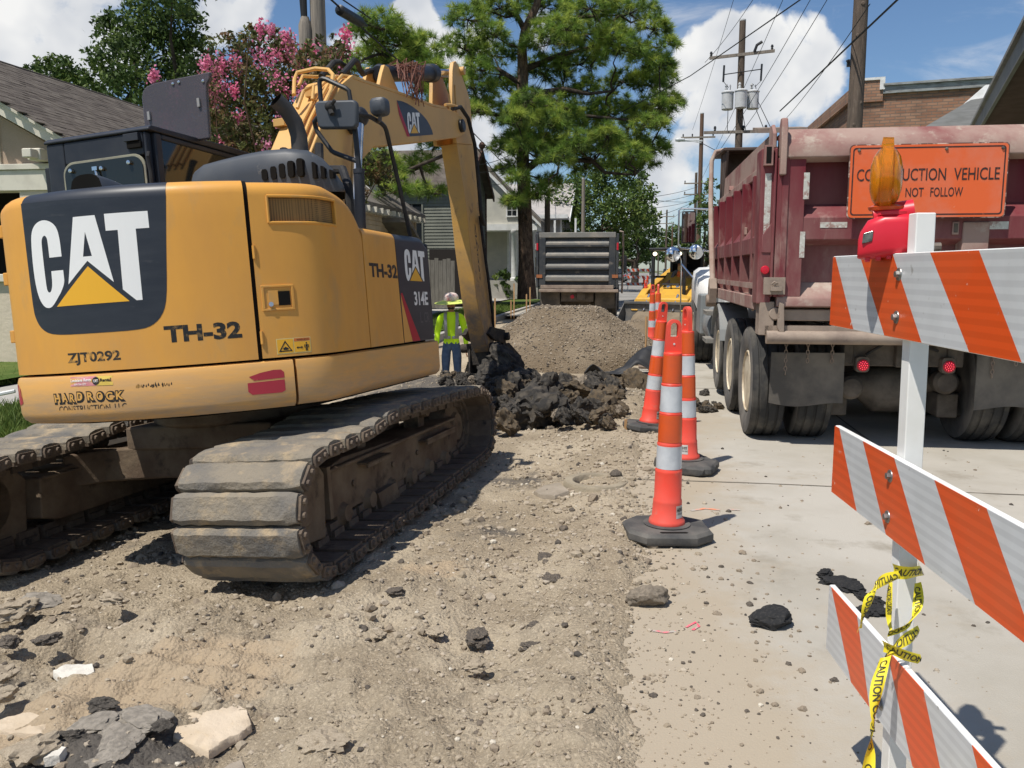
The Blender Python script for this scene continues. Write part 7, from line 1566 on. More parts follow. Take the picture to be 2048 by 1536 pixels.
# ================================================================ HOUSES, POLES, WIRES, CARS, TREES
M_stucco = pm('stucco_cream', (.64, .55, .43), (.58, .50, .39), 3, .4, .7, .95, bump=.4, bsc=16, spec=.15)
M_stucd = pm('stucco_tan', (.43, .33, .25), (.38, .295, .22), 3, .4, .7, .95, bump=.35, bsc=60, spec=.15)
M_trim = pm('trim_cream', (.66, .62, .52), (.55, .51, .43), 4, .45, .7, .7, spec=.3)
M_wtrim = pm('trim_white', (.72, .72, .70), (.58, .58, .55), 4, .45, .7, .6, spec=.3)
M_shing = pm('shingle', (.10, .084, .072), (.15, .13, .11), 3.0, .38, .62, .95, spec=.15, bump=.3, bsc=60, col3=(.055, .046, .042), sc3=1.1, lo3=.5, hi3=.75)
M_shing2 = pm('shingle_grey', (.19, .17, .145), (.13, .115, .10), 2.5, .4, .62, .95, spec=.15)
M_clapt = pm('clapboard_tan', (.46, .37, .25), (.36, .29, .20), 2.5, .4, .65, .85, spec=.2, col3=(.28, .22, .15), sc3=6, lo3=.62, hi3=.75)
M_clapg = pm('clapboard_greygreen', (.20, .205, .17), (.16, .165, .14), 2, .4, .65, .85, spec=.2)
M_clapw = pm('clapboard_pale', (.55, .53, .46), (.46, .45, .40), 2, .4, .65, .85, spec=.2)
M_clapv = pm('clapboard_grey', (.36, .335, .315), (.31, .29, .275), 2, .4, .65, .85, spec=.2)
M_brown = pm('fascia_brown', (.075, .035, .025), (.11, .06, .045), 4, .4, .65, .8)
M_pane = pm('window_pane', (.02, .024, .028), rough=.05, spec=.8)
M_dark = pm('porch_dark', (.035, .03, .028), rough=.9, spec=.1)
M_pole_w = pm('pole_wood', (.15, .115, .09), (.095, .075, .06), 4, .38, .62, .95, spec=.12, bump=.5, bsc=14, stretch=(5, 5, .5), col3=(.22, .18, .145), sc3=9, lo3=.58, hi3=.72)
M_pole_b = pm('pole_brown', (.17, .105, .07), (.12, .075, .055), 4, .38, .62, .95, spec=.12, stretch=(5, 5, .5))
M_pole_g = pm('pole_grey', (.30, .26, .215), (.20, .175, .15), 4, .38, .62, .95, spec=.12, bump=.5, bsc=14, stretch=(6, 6, .4))
M_can = pm('transformer_can', (.55, .56, .56), (.45, .45, .44), 4, .45, .7, .45, spec=.4)
M_wire = pm('wire_black', (.012, .012, .013), rough=.6)
M_bark = pm('pine_bark', (.17, .115, .08), (.075, .05, .038), 7, .38, .6, .97, spec=.1, bump=1.0, bsc=12, stretch=(1.6, 1.6, .6), col3=(.28, .21, .155), sc3=11, lo3=.56, hi3=.7)
M_bark2 = pm('dark_bark', (.05, .038, .03), (.085, .068, .055), 6, .4, .6, .97, spec=.1)
SX, SY = Vector((math.cos(ST), -math.sin(ST), 0)), Vector((math.sin(ST), math.cos(ST), 0))
def siding(q0, p0, q1, p1, z0, z1, step=.12):
    """lapped boards between two street points, each board leaning out over the one below"""
    a, b = Vector((q0, p0, 0)), Vector((q1, p1, 0)); d = (b-a).normalized(); n = Vector((d.y, -d.x, 0)); mb = MB(); k = max(1, round((z1-z0)/step)); h = (z1-z0)/k
    for i in range(k):
        z = z0+i*h; lo, hi = n*.030, n*.006
        mb.add([a+lo+Vector((0,0,z)), b+lo+Vector((0,0,z)), b+hi+Vector((0,0,z+h)), a+hi+Vector((0,0,z+h)), a+Vector((0,0,z)), b+Vector((0,0,z))], [(0,1,2,3), (4,5,1,0)])
    return mb
def house(name, label, q, p):
    o = stq(q, p); return thing(name, label, 'house', o, 9)      # local x = across the street, y = along it
def window(parent, cx, y, cz, w, h, fr, face=-1, cols=2, rows=2, axis='y'):
    mb = MB(); t = .06
    def B(m, u0, u1, d0, d1, z0, z1):
        if axis == 'y': m.bx(u0, u1, y+face*d0, y+face*d1, z0, z1)
        else: m.bx(y+face*d0, y+face*d1, u0, u1, z0, z1)
    B(mb, cx-w/2-t, cx+w/2+t, .035, .07, cz+h/2, cz+h/2+t); B(mb, cx-w/2-t, cx+w/2+t, .035, .09, cz-h/2-t, cz-h/2)
    B(mb, cx-w/2-t, cx-w/2, .035, .07, cz-h/2, cz+h/2); B(mb, cx+w/2, cx+w/2+t, .035, .07, cz-h/2, cz+h/2)
    for i in range(1, cols): u = cx-w/2+w*i/cols; B(mb, u-.012, u+.012, .040, .055, cz-h/2, cz+h/2)
    for i in range(1, rows): z = cz-h/2+h*i/rows; B(mb, cx-w/2, cx+w/2, .040, .052, z-.012, z+.012)
    f = mb.build('window', fr, parent); mb = MB(); B(mb, cx-w/2, cx+w/2, .033, .038, cz-h/2, cz+h/2); mb.build('pane', M_pane, f); return f

# ---- stucco bungalow at the left: ridge runs along the street, gabled porch towards the camera
def build_bungalow():
    t = house('house', 'cream stucco house with dark shingle roof at the left edge', -10.9, 10.3); hw = 3.2; ez, rz, L = 3.2, 5.0, 8.6
    mb = MB(); mb.bx(-2.75, 2.75, .55, .75, .1, 1.35); mb.bx(2.55, 2.75, .75, 8.2, .1, 3.05); mb.build('wall', M_stucco, t)
    mb = MB(); mb.bx(-2.85, 2.85, .48, .82, 1.352, 1.46); mb.build('ledge', M_trim, t, bev=.01)
    mb = MB(); mb.bx(-2.4, 2.5, 3.0, 3.1, .1, 3.0); mb.bx(-2.75, 2.75, .75, 3.0, .08, .12); mb.build('porch_wall', M_dark, t)  # porch back wall and floor near-black: the recess's shade put into the colour
    mb = MB(); mb.bx(-2.8, 2.8, .47, .80, 2.62, 2.90); mb.bx(-2.84, 2.84, .44, .83, 2.902, 2.98); mb.build('porch_beam', M_trim, t, bev=.008)
    for x in (-2.5, 2.45): mb = MB(); mb.bx(x-.25, x+.25, .5, .8, 1.46, 2.62); mb.build('porch_pier', M_stucco, t)
    mb = MB(); mb.prism([(-2.8, 2.98), (2.8, 2.98), (2.8, 3.18), (0, 4.72), (-2.8, 3.18)], 'y', .55, .65); mb.build('gable_wall', M_stucd, t)
    for x in (1.85, 1.05, .25, -.6): mb = MB(); mb.bx(x-.07, x+.07, .515, .548, 2.98, 2.98+(2.9-abs(x))*.55); mb.build('gable_board', M_trim, t, bev=.004)
    sl = math.hypot(hw+.25, rz-ez+.14)
    for s in (-1, 1):
        mb = MB(); e = (hw+.1)*s
        mb.prism([(e, ez-.06), (0, rz-.06), (0, rz-.22), (e, ez-.20)], 'y', .28, .33); mb.build('barge_board', M_trim, t, bev=.006)
        mb = MB(); mb.prism([(e, ez-.055), (0, rz-.055), (0, rz-.02), (e, ez-.02)], 'y', .25, L); mb.build('roof_deck', M_trim, t)
    mb = MB(); mb.bx(2.55, 2.75, .26, .55, 3.0, 3.16); mb.bx(2.58, 2.72, .12, .26, 3.02, 3.14); mb.build('rafter_end', M_trim, t, bev=.015)
    # shingles: courses of tabs on the street side, the nearest ones single objects
    rf = bpy.data.objects.new('roof', None); COL.objects.link(rf); rf.parent = t
    W_, H_ = .305, .145; d = Vector((hw+.12, 0, ez-rz)).normalized(); nrm = Vector((-d.z, 0, d.x)); rnd = random.Random(9); n = 0
    mesh = MB(); mesh.add([(0, .006, 0), (0, W_-.006, 0), tuple(d*H_*1.25+Vector((0, .006, 0))), tuple(d*H_*1.25+Vector((0, W_-.006, 0))), tuple(nrm*.012+Vector((0, .006, 0))), tuple(nrm*.012+Vector((0, W_-.006, 0))), tuple(d*H_*1.25+nrm*.016+Vector((0, .006, 0))), tuple(d*H_*1.25+nrm*.016+Vector((0, W_-.006, 0)))], [(4,5,7,6), (6,7,3,2), (0,4,6,2), (5,1,3,7)])
    sm_ = mesh.mesh('shingle', M_shing, 0); rows = int(sl/H_); rest = MB()
    for i in range(rows):
        c = Vector((0, 0, rz))+d*(i*H_)
        for j in range(int(L/W_)+1):
            y = .26+j*W_-(i % 2)*W_/2; p = c+Vector((0, y, 0))+nrm*(.003+rnd.random()*.006)
            if n < 290 and j < 13: link('shingle', sm_, rf, loc=p); n += 1
            else: rest.add([tuple(Vector(v.co)+p) for v in sm_.vertices], [tuple(f.vertices) for f in sm_.polygons])
    rest.build('shingle_courses', M_shing, rf, smooth=0, kind='stuff')
    mb = MB(); mb.prism([(-hw-.1, ez), (0, rz), (0, rz+.02), (-hw-.1, ez+.02)], 'y', .25, L); mb.build('far_slope', M_shing, rf); mb = MB(); mb.tube([(0, .22, rz+.012), (0, L, rz+.012)], .03, 6); mb.build('ridge_cap', M_shing, rf)
    return t
build_bungalow()
# thin white line across the lawn and a grey sign post seen under the machine
mb = MB(); a, b = gnd(-60, 800, .35), gnd(30, 782, .42); mb.tube([a, b], .018, 6); tag(mb.build('white_rail', M_wtrim), 'thin white rail above the lawn at the left edge', 'rail')
g = gnd(287, 870, .1); mb = MB(); mb.bx(g.x-.03, g.x+.03, g.y, g.y+.03, .0, .9); tag(mb.build('sign_post', M_can), 'grey metal post on the lawn seen below the counterweight', 'post')

def gable_house(name, label, q, p, wq, lp, z_e, z_r, wall, roofm, trim, ridge='p', base=.3, over=.3):
    """q, p = corner nearest the street and camera; extends away from the street by wq and along it by lp"""
    s = -1 if q < 0 else 1; t = house(name, label, q, p)
    xs = sorted((0, s*wq))
    siding(xs[1] if s < 0 else xs[0], 0, xs[1] if s < 0 else xs[0], lp, base, z_e).build('street_wall', wall, t, smooth=0) if s < 0 else siding(xs[0], lp, xs[0], 0, base, z_e).build('street_wall', wall, t, smooth=0)
    siding(xs[0], 0, xs[1], 0, base, z_e).build('side_wall', wall, t, smooth=0)
    mb = MB(); mb.bx(xs[0]+.05, xs[1]-.05, .05, lp-.05, .0, z_e-.02); mb.build('core', M_dark, t)
    mb = MB()
    for x, y in ((xs[0], 0), (xs[1], 0), (xs[1] if s < 0 else xs[0], lp)): mb.bx(x-.06, x+.06, y-.045, y+.06, base, z_e)
    mb.build('corner_board', trim, t)
    if ridge == 'p':
        m = s*wq/2; e = wq/2+over; th = .12; k = (z_r-z_e)/(wq/2)
        for u in (-1, 1): mb = MB(); mb.prism([(m, z_r), (m+u*e, z_e-over*k), (m+u*e, z_e-over*k+th), (m, z_r+th)], 'y', -over, lp+over); mb.build('roof_slope', roofm, t)
        mb = MB(); mb.prism([(xs[0], z_e), (xs[1], z_e), (m, z_r)], 'y', -.01, .05); mb.build('gable', wall, t)
        for u in (-1, 1): mb = MB(); mb.prism([(m, z_r+th*.8), (m+u*e, z_e-over*k+th*.8), (m+u*e, z_e-over*k-.10), (m, z_r-.10)], 'y', -over-.05, -over-.002); mb.build('barge_board', trim, t)
    else:
        m = lp/2; e = lp/2+over; th = .12; k = (z_r-z_e)/(lp/2)
        for u in (-1, 1): mb = MB(); mb.prism([(m, z_r), (m+u*e, z_e-over*k), (m+u*e, z_e-over*k+th), (m, z_r+th)], 'x', xs[0]-over, xs[1]+over); mb.build('roof_slope', roofm, t)
        x = xs[1] if s < 0 else xs[0]; mb = MB(); mb.prism([(0, z_e), (lp, z_e), (m, z_r)], 'x', x-.05, x+.01); mb.build('gable', wall, t)
        for u in (-1, 1): mb = MB(); xx = x-s*over; mb.prism([(m, z_r+th), (m+u*e, z_e-over*k+th), (m+u*e, z_e-over*k-.12), (m, z_r-.12)], 'x', xx+s*.002, xx-s*.06); mb.build('barge_board', trim, t)
    return t
h2 = gable_house('house', 'low tan clapboard house with satellite dish behind the excavator', -7.4, 20.3, 6.4, 6.3, 3.35, 5.4, M_clapt, M_shing2, M_clapt)
for k in range(12): y = .1+k*.55; mb = MB(); mb.bx(.0, .42, y, y+.06, 3.02, 3.16); mb.build('rafter_tail', M_trim, h2)
mb = MB(); mb.bx(.03, .08, 1.9, 2.8, .5, 2.5); mb.build('door', pm('door_tan', (.30, .22, .14), rough=.7), h2); mb = MB(); mb.prism([(2.9, 2.85), (4.6, 2.1), (4.6, 2.2), (2.9, 2.97)], 'x', .0, .8); mb.build('hood_roof', M_shing2, h2)
t = thing('satellite_dish', 'white satellite dish on the roof of the low tan house', 'satellite dish', stq(-7.9, 23.9, 3.62), 30)
mb = MB(); mb.lathe([(0, 0), (.15, .02), (.27, .07), (.26, .075), (.14, .03), (0, .012)], 24, M=Matrix.Translation((.1, 0, .25)) @ Matrix.Rotation(R_(62), 4, 'Y')); mb.build('dish', M_wtrim, t)
mb = MB(); mb.tube([(0, 0, -.2), (.05, 0, .2)], .02, 6); mb.tube([(.12, 0, .1), (-.45, 0, .5)], .012, 6); mb.bx(-.52, -.40, -.05, .05, .46, .56); mb.build('feed_arm', M_can, t)
h3 = gable_house('house', 'tall grey green clapboard house with a brown gable facing the street', -6.9, 31.6, 9.0, 4.6, 4.75, 6.2, M_clapg, M_shing, M_brown, 'q')
window(h3, -1.95, 0, 3.3, .75, 1.4, M_clapg); window(h3, -4.2, 0, 3.3, .75, 1.4, M_clapg)
mb = MB(); mb.bx(-1.3, .02, -.03, .5, .2, 2.3); mb.build('doorway_shade', M_dark, h3); mb = MB(); mb.lathe([(.05, 0), (.12, .06), (.14, .16), (.08, .26), (0, .3)], 12, (.32, 2.3, 6.3)); mb.build('finial', M_brown, h3)  # near-black box stands for the shade in the doorway recess
t = thing('board_fence', 'weathered vertical board fence beside the tall grey green house', 'fence', stq(-8.9, 29.8, .15), 9)
for k in range(14): mb = MB(); mb.bx(k*.15, k*.15+.14, 0, .02, 0, 1.75+.05*math.sin(k*2.3)); mb.build('board', pm('fence_grey', (.20, .185, .16), (.14, .13, .11), 4, rough=.95, stretch=(3, 3, .5)) if 'fence_grey' not in MAT else MAT['fence_grey'], t)
# columned porch house
h4 = gable_house('house', 'pale house with columned porch and pointed gable beyond the excavator stick', -7.0, 43.0, 5.0, 7.0, 4.0, 6.6, M_clapw, M_shing2, M_wtrim, 'p', 1.0)
mb = MB(); mb.prism([(-3.4, 3.75), (1.6, 3.75), (-.9, 6.3)], 'y', -1.62, -1.5); mb.build('pediment', M_clapw, h4)
mb = MB(); mb.bx(-3.5, 1.7, -1.75, 0, 3.45, 3.75); mb.build('entablature', M_wtrim, h4)
for u in (-1, 1): mb = MB(); mb.prism([(-.9, 6.48), (-.9+u*2.8, 3.72), (-.9+u*2.8, 3.9), (-.9, 6.66)], 'y', -1.8, 0); mb.build('porch_roof', M_shing2, h4); mb = MB(); mb.prism([(-.9, 6.5), (-.9+u*2.8, 3.72), (-.9+u*2.8, 3.58), (-.9, 6.32)], 'y', -1.86, -1.80); mb.build('rake_board', M_wtrim, h4)
for x in (1.45, .55, -1.2, -3.2): mb = MB(); mb.lathe([(.20, 1.0), (.20, 1.12), (.155, 1.15), (.135, 3.25), (.19, 3.3), (.2, 3.45)], 16, (x, -1.6, 0)); mb.build('column', M_wtrim, h4, smooth=50)
window(h4, .45, -1.62, 4.55, .45, .8, M_wtrim, cols=2, rows=3)
mb = MB(); mb.bx(-3.5, 1.75, -1.8, 0, .1, 1.0); mb.build('porch_floor', M_walk, h4)
for k in range(4): mb = MB(); mb.bx(1.76+.3*k, 2.06+.3*k, -1.6, -.4, .1, .95-.21*k); mb.build('step', M_walk, h4)
# grey two storey house behind the pine
h5 = gable_house('house', 'grey house with white trim standing behind the big pine trunk', -5.6, 56.0, 9.0, 8.0, 5.1, 7.4, M_clapv, pm('metal_roof', (.40, .37, .345), (.33, .31, .29), 2, rough=.7), M_wtrim, 'q', .5, .6)
mb = MB(); mb.bx(-9.4, .5, -.65, -.5, 4.85, 5.1); mb.build('eave_board', M_wtrim, h5)
window(h5, -3.55, 0, 3.9, .8, 2.2, M_wtrim, cols=3, rows=6); window(h5, -7, 0, 3.9, .8, 2.2, M_wtrim, cols=3, rows=6)
for x in (-2.95, -.35, 1.0): mb = MB(); mb.bx(x-.06, x+.06, -.60, -.48, 2.9, 4.85); mb.build('post', M_wtrim, h5)
for x in (-1.6, -.4): mb = MB(); mb.prism([(-.5, 4.85), (-.5, 4.3), (-.44, 4.3), (-.05, 4.8)], 'x', x-.04, x+.04); mb.build('bracket', M_wtrim, h5)
mb = MB(); mb.bx(-9, .4, -2.4, -.02, 2.35, 2.75); mb.build('porch_fascia', M_wtrim, h5); mb = MB(); mb.prism([(-2.6, 2.75), (0, 3.1), (0, 3.15), (-2.6, 2.8)], 'x', -9.2, .6); mb.build('porch_roof', M_shing2, h5)
t = thing('picket_fence', 'dark picket fence behind the big pine trunk', 'fence', stq(-9.5, 50.0, .15), 9)
for k in range(32): mb = MB(); mb.bx(k*.22, k*.22+.15, 0, .03, 0, 1.55+.04*math.sin(k*1.7)); mb.build('picket', M_dark, t)
# brick building, right
M_brick = bpy.data.materials.new('brick_wall'); M_brick.use_nodes = True; nt = M_brick.node_tree; b_ = nt.nodes['Principled BSDF']; bt = nt.nodes.new('ShaderNodeTexBrick'); tc = nt.nodes.new('ShaderNodeTexCoord'); mp = nt.nodes.new('ShaderNodeMapping')
mp.inputs['Rotation'].default_value = (R_(90), 0, 0); nt.links.new(tc.outputs['Object'], mp.inputs[0]); nt.links.new(mp.outputs[0], bt.inputs['Vector']); bt.inputs['Scale'].default_value = 1.0; bt.inputs['Brick Width'].default_value = .34; bt.inputs['Row Height'].default_value = .105; bt.inputs['Mortar Size'].default_value = .012; bt.inputs['Bias'].default_value = -.2
bt.inputs['Color1'].default_value = (.30, .15, .09, 1); bt.inputs['Color2'].default_value = (.40, .235, .15, 1); bt.inputs['Mortar'].default_value = (.20, .155, .12, 1)
nz = nt.nodes.new('ShaderNodeTexNoise'); nz.inputs['Scale'].default_value = 1.2; nz.inputs['Detail'].default_value = 8; nt.links.new(tc.outputs['Object'], nz.inputs['Vector']); mr = nt.nodes.new('ShaderNodeMapRange'); mr.inputs['From Min'].default_value = .5; mr.inputs['From Max'].default_value = .75; mr.inputs['To Max'].default_value = .6; nt.links.new(nz.outputs['Fac'], mr.inputs['Value'])
mx = nt.nodes.new('ShaderNodeMix'); mx.data_type = 'RGBA'; nt.links.new(mr.outputs[0], mx.inputs['Factor']); nt.links.new(bt.outputs['Color'], mx.inputs['A']); mx.inputs['B'].default_value = (.12, .075, .055, 1); nt.links.new(mx.outputs['Result'], b_.inputs['Base Color']); b_.inputs['Roughness'].default_value = .95
bp = nt.nodes.new('ShaderNodeBump'); bp.inputs['Distance'].default_value = .02; bp.invert = True; nt.links.new(bt.outputs['Fac'], bp.inputs['Height']); nt.links.new(bp.outputs[0], b_.inputs['Normal'])
c = aty(1712, 196, 32.0); q_, p_ = qp(c.x, c.y); t = house('brick_building', 'flat topped brown brick building behind the red dump truck', q_, p_); t['category'] = 'building'; t.rotation_euler.z = -R_(20)
mb = MB(); mb.prism([(0, 0), (13, 0), (13, 14), (-2.67, 13.74)], 'z', 0, 8.0); mb.build('wall', M_brick, t); mb = MB(); mb.bx(.9, 9.6, -.12, .0, 7.86, 8.12); mb.bx(.9, 9.6, -.2, -.0, 8.122, 8.2); mb.build('gutter', pm('gutter_grey', (.30, .315, .31), (.16, .15, .14), 3, .45, .65, .6, stretch=(1, 1, 5)), t); mb = MB(); mb.bx(-.1, .9, -.1, .6, 7.6, 8.35); mb.build('parapet', M_brick, t); mb = MB(); mb.bx(-.15, .95, -.15, .65, 8.352, 8.44); mb.bx(.78, .95, -.17, -.1, 8.0, 8.35); mb.build('coping', M_wtrim, t)
mb = MB(); mb.bx(8.05, 8.25, -.2, -.02, 4, 7.9); mb.build('downspout', M_wtrim, t); mb = MB(); mb.prism([(-.06, .02), (-.18, 0), (-2.85, 13.74), (-2.70, 13.74)], 'z', 7.7, 8.15); mb.build('side_coping', M_brick, t)
mb = MB(); mb.bx(9.7, 11.6, -.7, .4, 4, 8.6); mb.bx(9.6, 11.7, -.8, .5, 8.602, 8.8); mb.build('chimney', pm('chimney_brick', (.10, .06, .05), (.15, .095, .075), 8, rough=.95), t)
# flat canopy and grey roof at the upper right
M_rg = pm('roof_grey', (.15, .15, .14), (.11, .11, .10), 3, .4, .65, .9); M_sof = pm('soffit_grey', (.24, .235, .21), (.19, .185, .17), 3, rough=.8)
a = aty(1965, 247, 15.0); t = thing('porch_canopy', 'flat grey canopy with wide fascia at the upper right edge', 'canopy', (a.x, a.y, a.z), 24.5)
mb = MB(); mb.bx(-.02, .03, -9, 6, -.02, .24); mb.bx(-.07, .02, -9, 6, .242, .30); mb.build('fascia', M_sof, t); mb = MB(); mb.bx(.032, 4.5, -9, 6, .03, .06); mb.build('soffit', M_brown, t); mb = MB(); mb.bx(-.03, 4.5, -9, 6, .302, .33); mb.build('roof_deck', M_rg, t)
for y in (-3.5, 2.5): mb = MB(); mb.bx(2.2, 2.4, y, y+.2, -a.z+.1, .03); mb.build('post', M_wtrim, t)
c = aty(1800, 262, 20.0); t = thing('house', 'low house with plain grey hipped roof behind the red truck at right', 'house', (c.x, c.y, 0), 9); P = lambda x, y, Y: tuple(aty(x, y, Y)-Vector((c.x, c.y, 0)))
rot = Matrix.Rotation(ST, 4, 'Z'); A = [P(1835, 262, 20), P(2150, 262, 19.4), P(2110, 172, 25), P(1948, 196, 25)]; A = [tuple(rot @ Vector(p)) for p in A]
mb = MB(); mb.add(A+[(p[0], p[1], p[2]-.12) for p in A], [(0,1,2,3), (7,6,5,4), (0,4,5,1), (1,5,6,2), (2,6,7,3), (3,7,4,0)]); mb.build('roof', M_rg, t)
B_ = [tuple(rot @ Vector(P(*p))) for p in ((1912, 222, 24.6), (1950, 216, 24.6), (1992, 168, 24.8), (1972, 170, 24.8))]; mb = MB(); mb.add(B_+[(p[0], p[1]+.1, p[2]) for p in B_], [(0,1,2,3), (7,6,5,4), (0,4,5,1), (1,5,6,2), (2,6,7,3), (3,7,4,0)]); mb.build('flashing', M_wtrim, t)
mb = MB(); mb.bx(.5, 5, .5, 5, .1, c.z-.05); mb.build('wall', M_clapv, t)

# ---------------------------------------------------------------- utility poles and wires
def pole(name, label, px, Y, ztop, r, mat, zb=0):
    b = aty(px, 540, Y); t = thing(name, label, 'utility pole', (b.x, b.y, zb), 9, 'utility poles'); mb = MB(); mb.tube([(0, 0, 0), (.01, 0, ztop*.5), (0, 0, ztop)], [r*1.12, r, r*.82], 14); mb.build('shaft', mat, t, smooth=60); mb = MB(); mb.lathe([(r*.84, ztop-.06), (r*.84, ztop+.006), (0, ztop+.03)], 14); mb.build('cap', M_can, t); return t
t = pole('utility_pole', 'thick dark wooden pole rising behind the red dump truck', 1693, 20.5, 12, .175, M_pole_w)
for z, a in ((4.5, -.6), (4.9, -.2), (6.9, -.4), (7.6, .1), (5.4, .5)): mb = MB(); mb.lathe([(.03, -.02), (.05, 0), (.03, .012), (0, .0)], 10, (.155*math.sin(a), -.165*math.cos(a), z), 'y'); mb.build('knot', M_pole_w, t)
mb = MB(); mb.bx(-.23, -.15, -.06, .06, 6.25, 6.4); mb.tube([(-.2, -.05, 6.33), (-.26, -.1, 6.36)], .03, 6); mb.build('cable_clamp', M_blk, t)
t = pole('utility_pole', 'pole with crossarm and three pale transformer cans', 1468, 44, 13.9, .19, M_pole_w)
def crossarm(t, z, w0, w1, tilt=0, mat=M_pole_g, y=-.2, ins=()):
    mb = MB(); mb.add([(w0, y, z-.07+tilt*w0), (w1, y, z-.07+tilt*w1), (w1, y+.1, z-.07+tilt*w1), (w0, y+.1, z-.07+tilt*w0), (w0, y, z+.07+tilt*w0), (w1, y, z+.07+tilt*w1), (w1, y+.1, z+.07+tilt*w1), (w0, y+.1, z+.07+tilt*w0)], [(0,3,2,1),(4,5,6,7),(0,1,5,4),(1,2,6,5),(2,3,7,6),(3,0,4,7)]); a = mb.build('crossarm', mat, t)
    for x in ins: mb = MB(); mb.lathe([(.03, .07), (.07, .12), (.04, .17), (.075, .2), (.05, .3), (0, .32)], 10, (x, y+.05, z+tilt*x)); mb.build('insulator', M_blk, a)
    return a
crossarm(t, 12.2, -1.58, 1.58, .075, M_pole_g, ins=(-1.5, 1.45)); a = crossarm(t, 8.45, -1.75, 1.55, .0, M_pole_g, ins=(-1.2, .2, 1.3))
mb = MB(); mb.tube([(.6, -.2, 12.3), (.7, -.25, 12.6), (.95, -.25, 12.75)], .07, 8); mb.tube([(-.9, -.2, 11.25), (.95, -.2, 11.45)], .025, 6); [mb.tube([(x, -.2, 11.7), (x-.02, -.2, 10.9)], .05, 8) for x in (-.85, .98)]; mb.build('cutout', M_blk, t)
for x, y in ((-.62, -.1), (0, -.42), (.62, -.1)):
    mb = MB(); mb.lathe([(.0, 0), (.26, 0), (.29, .03), (.29, .80), (.32, .82), (.32, .86), (.22, .93), (.0, .95)], 20, (x, y, 9.55)); cn = mb.build('transformer', M_can, t); mb = MB(); mb.lathe([(.06, .9), (.08, 1.05), (.05, 1.1), (.075, 1.15), (.05, 1.25), (0, 1.27)], 10, (x-.08, y, 9.55)); mb.build('bushing', M_can, cn)
mb = MB(); [mb.tube([(x, -.25, 10.7), (x*1.2, -.3, 9.9), (x*1.5+.15, -.3, 9.2), (x*1.8+.3, -.3, 8.5)], .018, 5) for x in (-.5, .0, .5, .7)]; [mb.tube([(x, -.2, 10.9), (x*.7, -.25, 10.6), (x*.6, -.2, 10.75)], .015, 5) for x in (-.85, .98)]; mb.build('drop_wire', M_wire, t)
t = pole('utility_pole', 'brown pole with a street lamp arm left of the red truck', 1395, 77, 15.3, .20, M_pole_b)
crossarm(t, 12.9, -2.3, .1, -.02, M_can, ins=()); mb = MB(); mb.tube([(0, -.2, 12.7), (-1.2, -.2, 12.95), (-2.3, -.2, 13.05)], .035, 6); mb.lathe([(0, 0), (.14, .0), (.2, .25), (.12, .7), (0, .75)], 12, (-2.2, -.2, 13.02), 'x', M=Matrix.Scale(-1, 4, (1, 0, 0)) @ Matrix.Translation((4.5, 0, 0)) if False else None); mb.build('street_lamp', M_can, t); crossarm(t, 13.2, -1.8, 1.2, 0, M_pole_g, ins=(-1.6, -.8, 1.0)); mb = MB(); mb.tube([(0, -.2, 12.7), (1.5, -.2, 11.9)], .03, 5); mb.build('brace', M_blk, t)
for px, Y, zt, lab in ((1387, 95, 12.2, 'dark pole just left of the brown pole'), (1331, 150, 12, 'far pole with crossarms over the parked cars'), (1343, 175, 10.5, 'far pole with lamp arm right of the crossarm pole'), (1165, 48, 6.6, 'slim grey pole behind the grey dump truck'), (1316, 210, 12, 'farthest thin pole down the street')):
    t = pole('utility_pole', lab, px, Y, zt, .17 if px != 1165 else .11, M_pole_b if px in (1343,) else M_pole_g if px == 1165 else M_pole_w)
    if px in (1387, 1331, 1316): crossarm(t, zt-1.2, -1.3, 1.3, 0, M_pole_g, ins=(-1.2, 1.2)); crossarm(t, zt-2.4, -1.3, 1.3, 0, M_pole_g, ins=(-1.2, 1.2))
    if px == 1343: mb = MB(); mb.tube([(0, 0, 7.5), (-1.2, 0, 8.3), (-2.4, 0, 8.4)], .05, 6); mb.build('lamp_arm', M_can, t)
LP = pole('utility_pole', 'weathered grey pole with black riser cables above the pink crape myrtle', 650, 16, 9.5, .145, M_pole_g)
mb = MB(); mb.tube([(-.36, -.1, 9), (-.30, -.12, 6.9), (-.24, -.12, 6.4), (-.20, -.1, 5.6)], .05, 8); mb.tube([(-.12, -.15, 9), (-.18, -.15, 7), (-.19, -.13, 6.2), (-.2, -.1, 5.6)], .05, 8); mb.build('riser_cable', M_wire, LP); mb = MB(); mb.lathe([(.11, 0), (.12, .1), (.12, .55), (.07, .7)], 12, (-.2, -.1, 5.35)); mb.build('riser_guard', M_pole_g, LP)
t = pole('utility_pole', 'dark pole standing close beside the big pine trunk', 1094, 37, 4.6, .14, M_pole_w)
def wire(name, label, pts, r, sag=0, seg=14, group='overhead wires'):
    a, b = Vector(pts[0]), Vector(pts[-1]); mb = MB()
    if len(pts) == 2:
        P = [a.lerp(b, i/seg)-Vector((0, 0, sag*4*(i/seg)*(1-i/seg))) for i in range(seg+1)]
    else: P = pts
    mb.tube(P, r, 5); return tag(mb.build(name, M_wire), label, 'wire', group)
wire('cable', 'thick black cable crossing in front of the dark pole at upper right', [aty(1830, -34, 15.5), aty(1560, 222, 31)], .022, .0)
wire('cable', 'black cable running from the top right of the big pine across the sky', [aty(1640, -28, 17), aty(1380, 152, 30), aty(1100, 300, 40)], .016)
wire('cable', 'long black cable running from the weathered left pole down the street', [aty(650, -12, 16), aty(870, 188, 26.5), aty(1010, 330, 42), aty(1120, 410, 60)], .02)
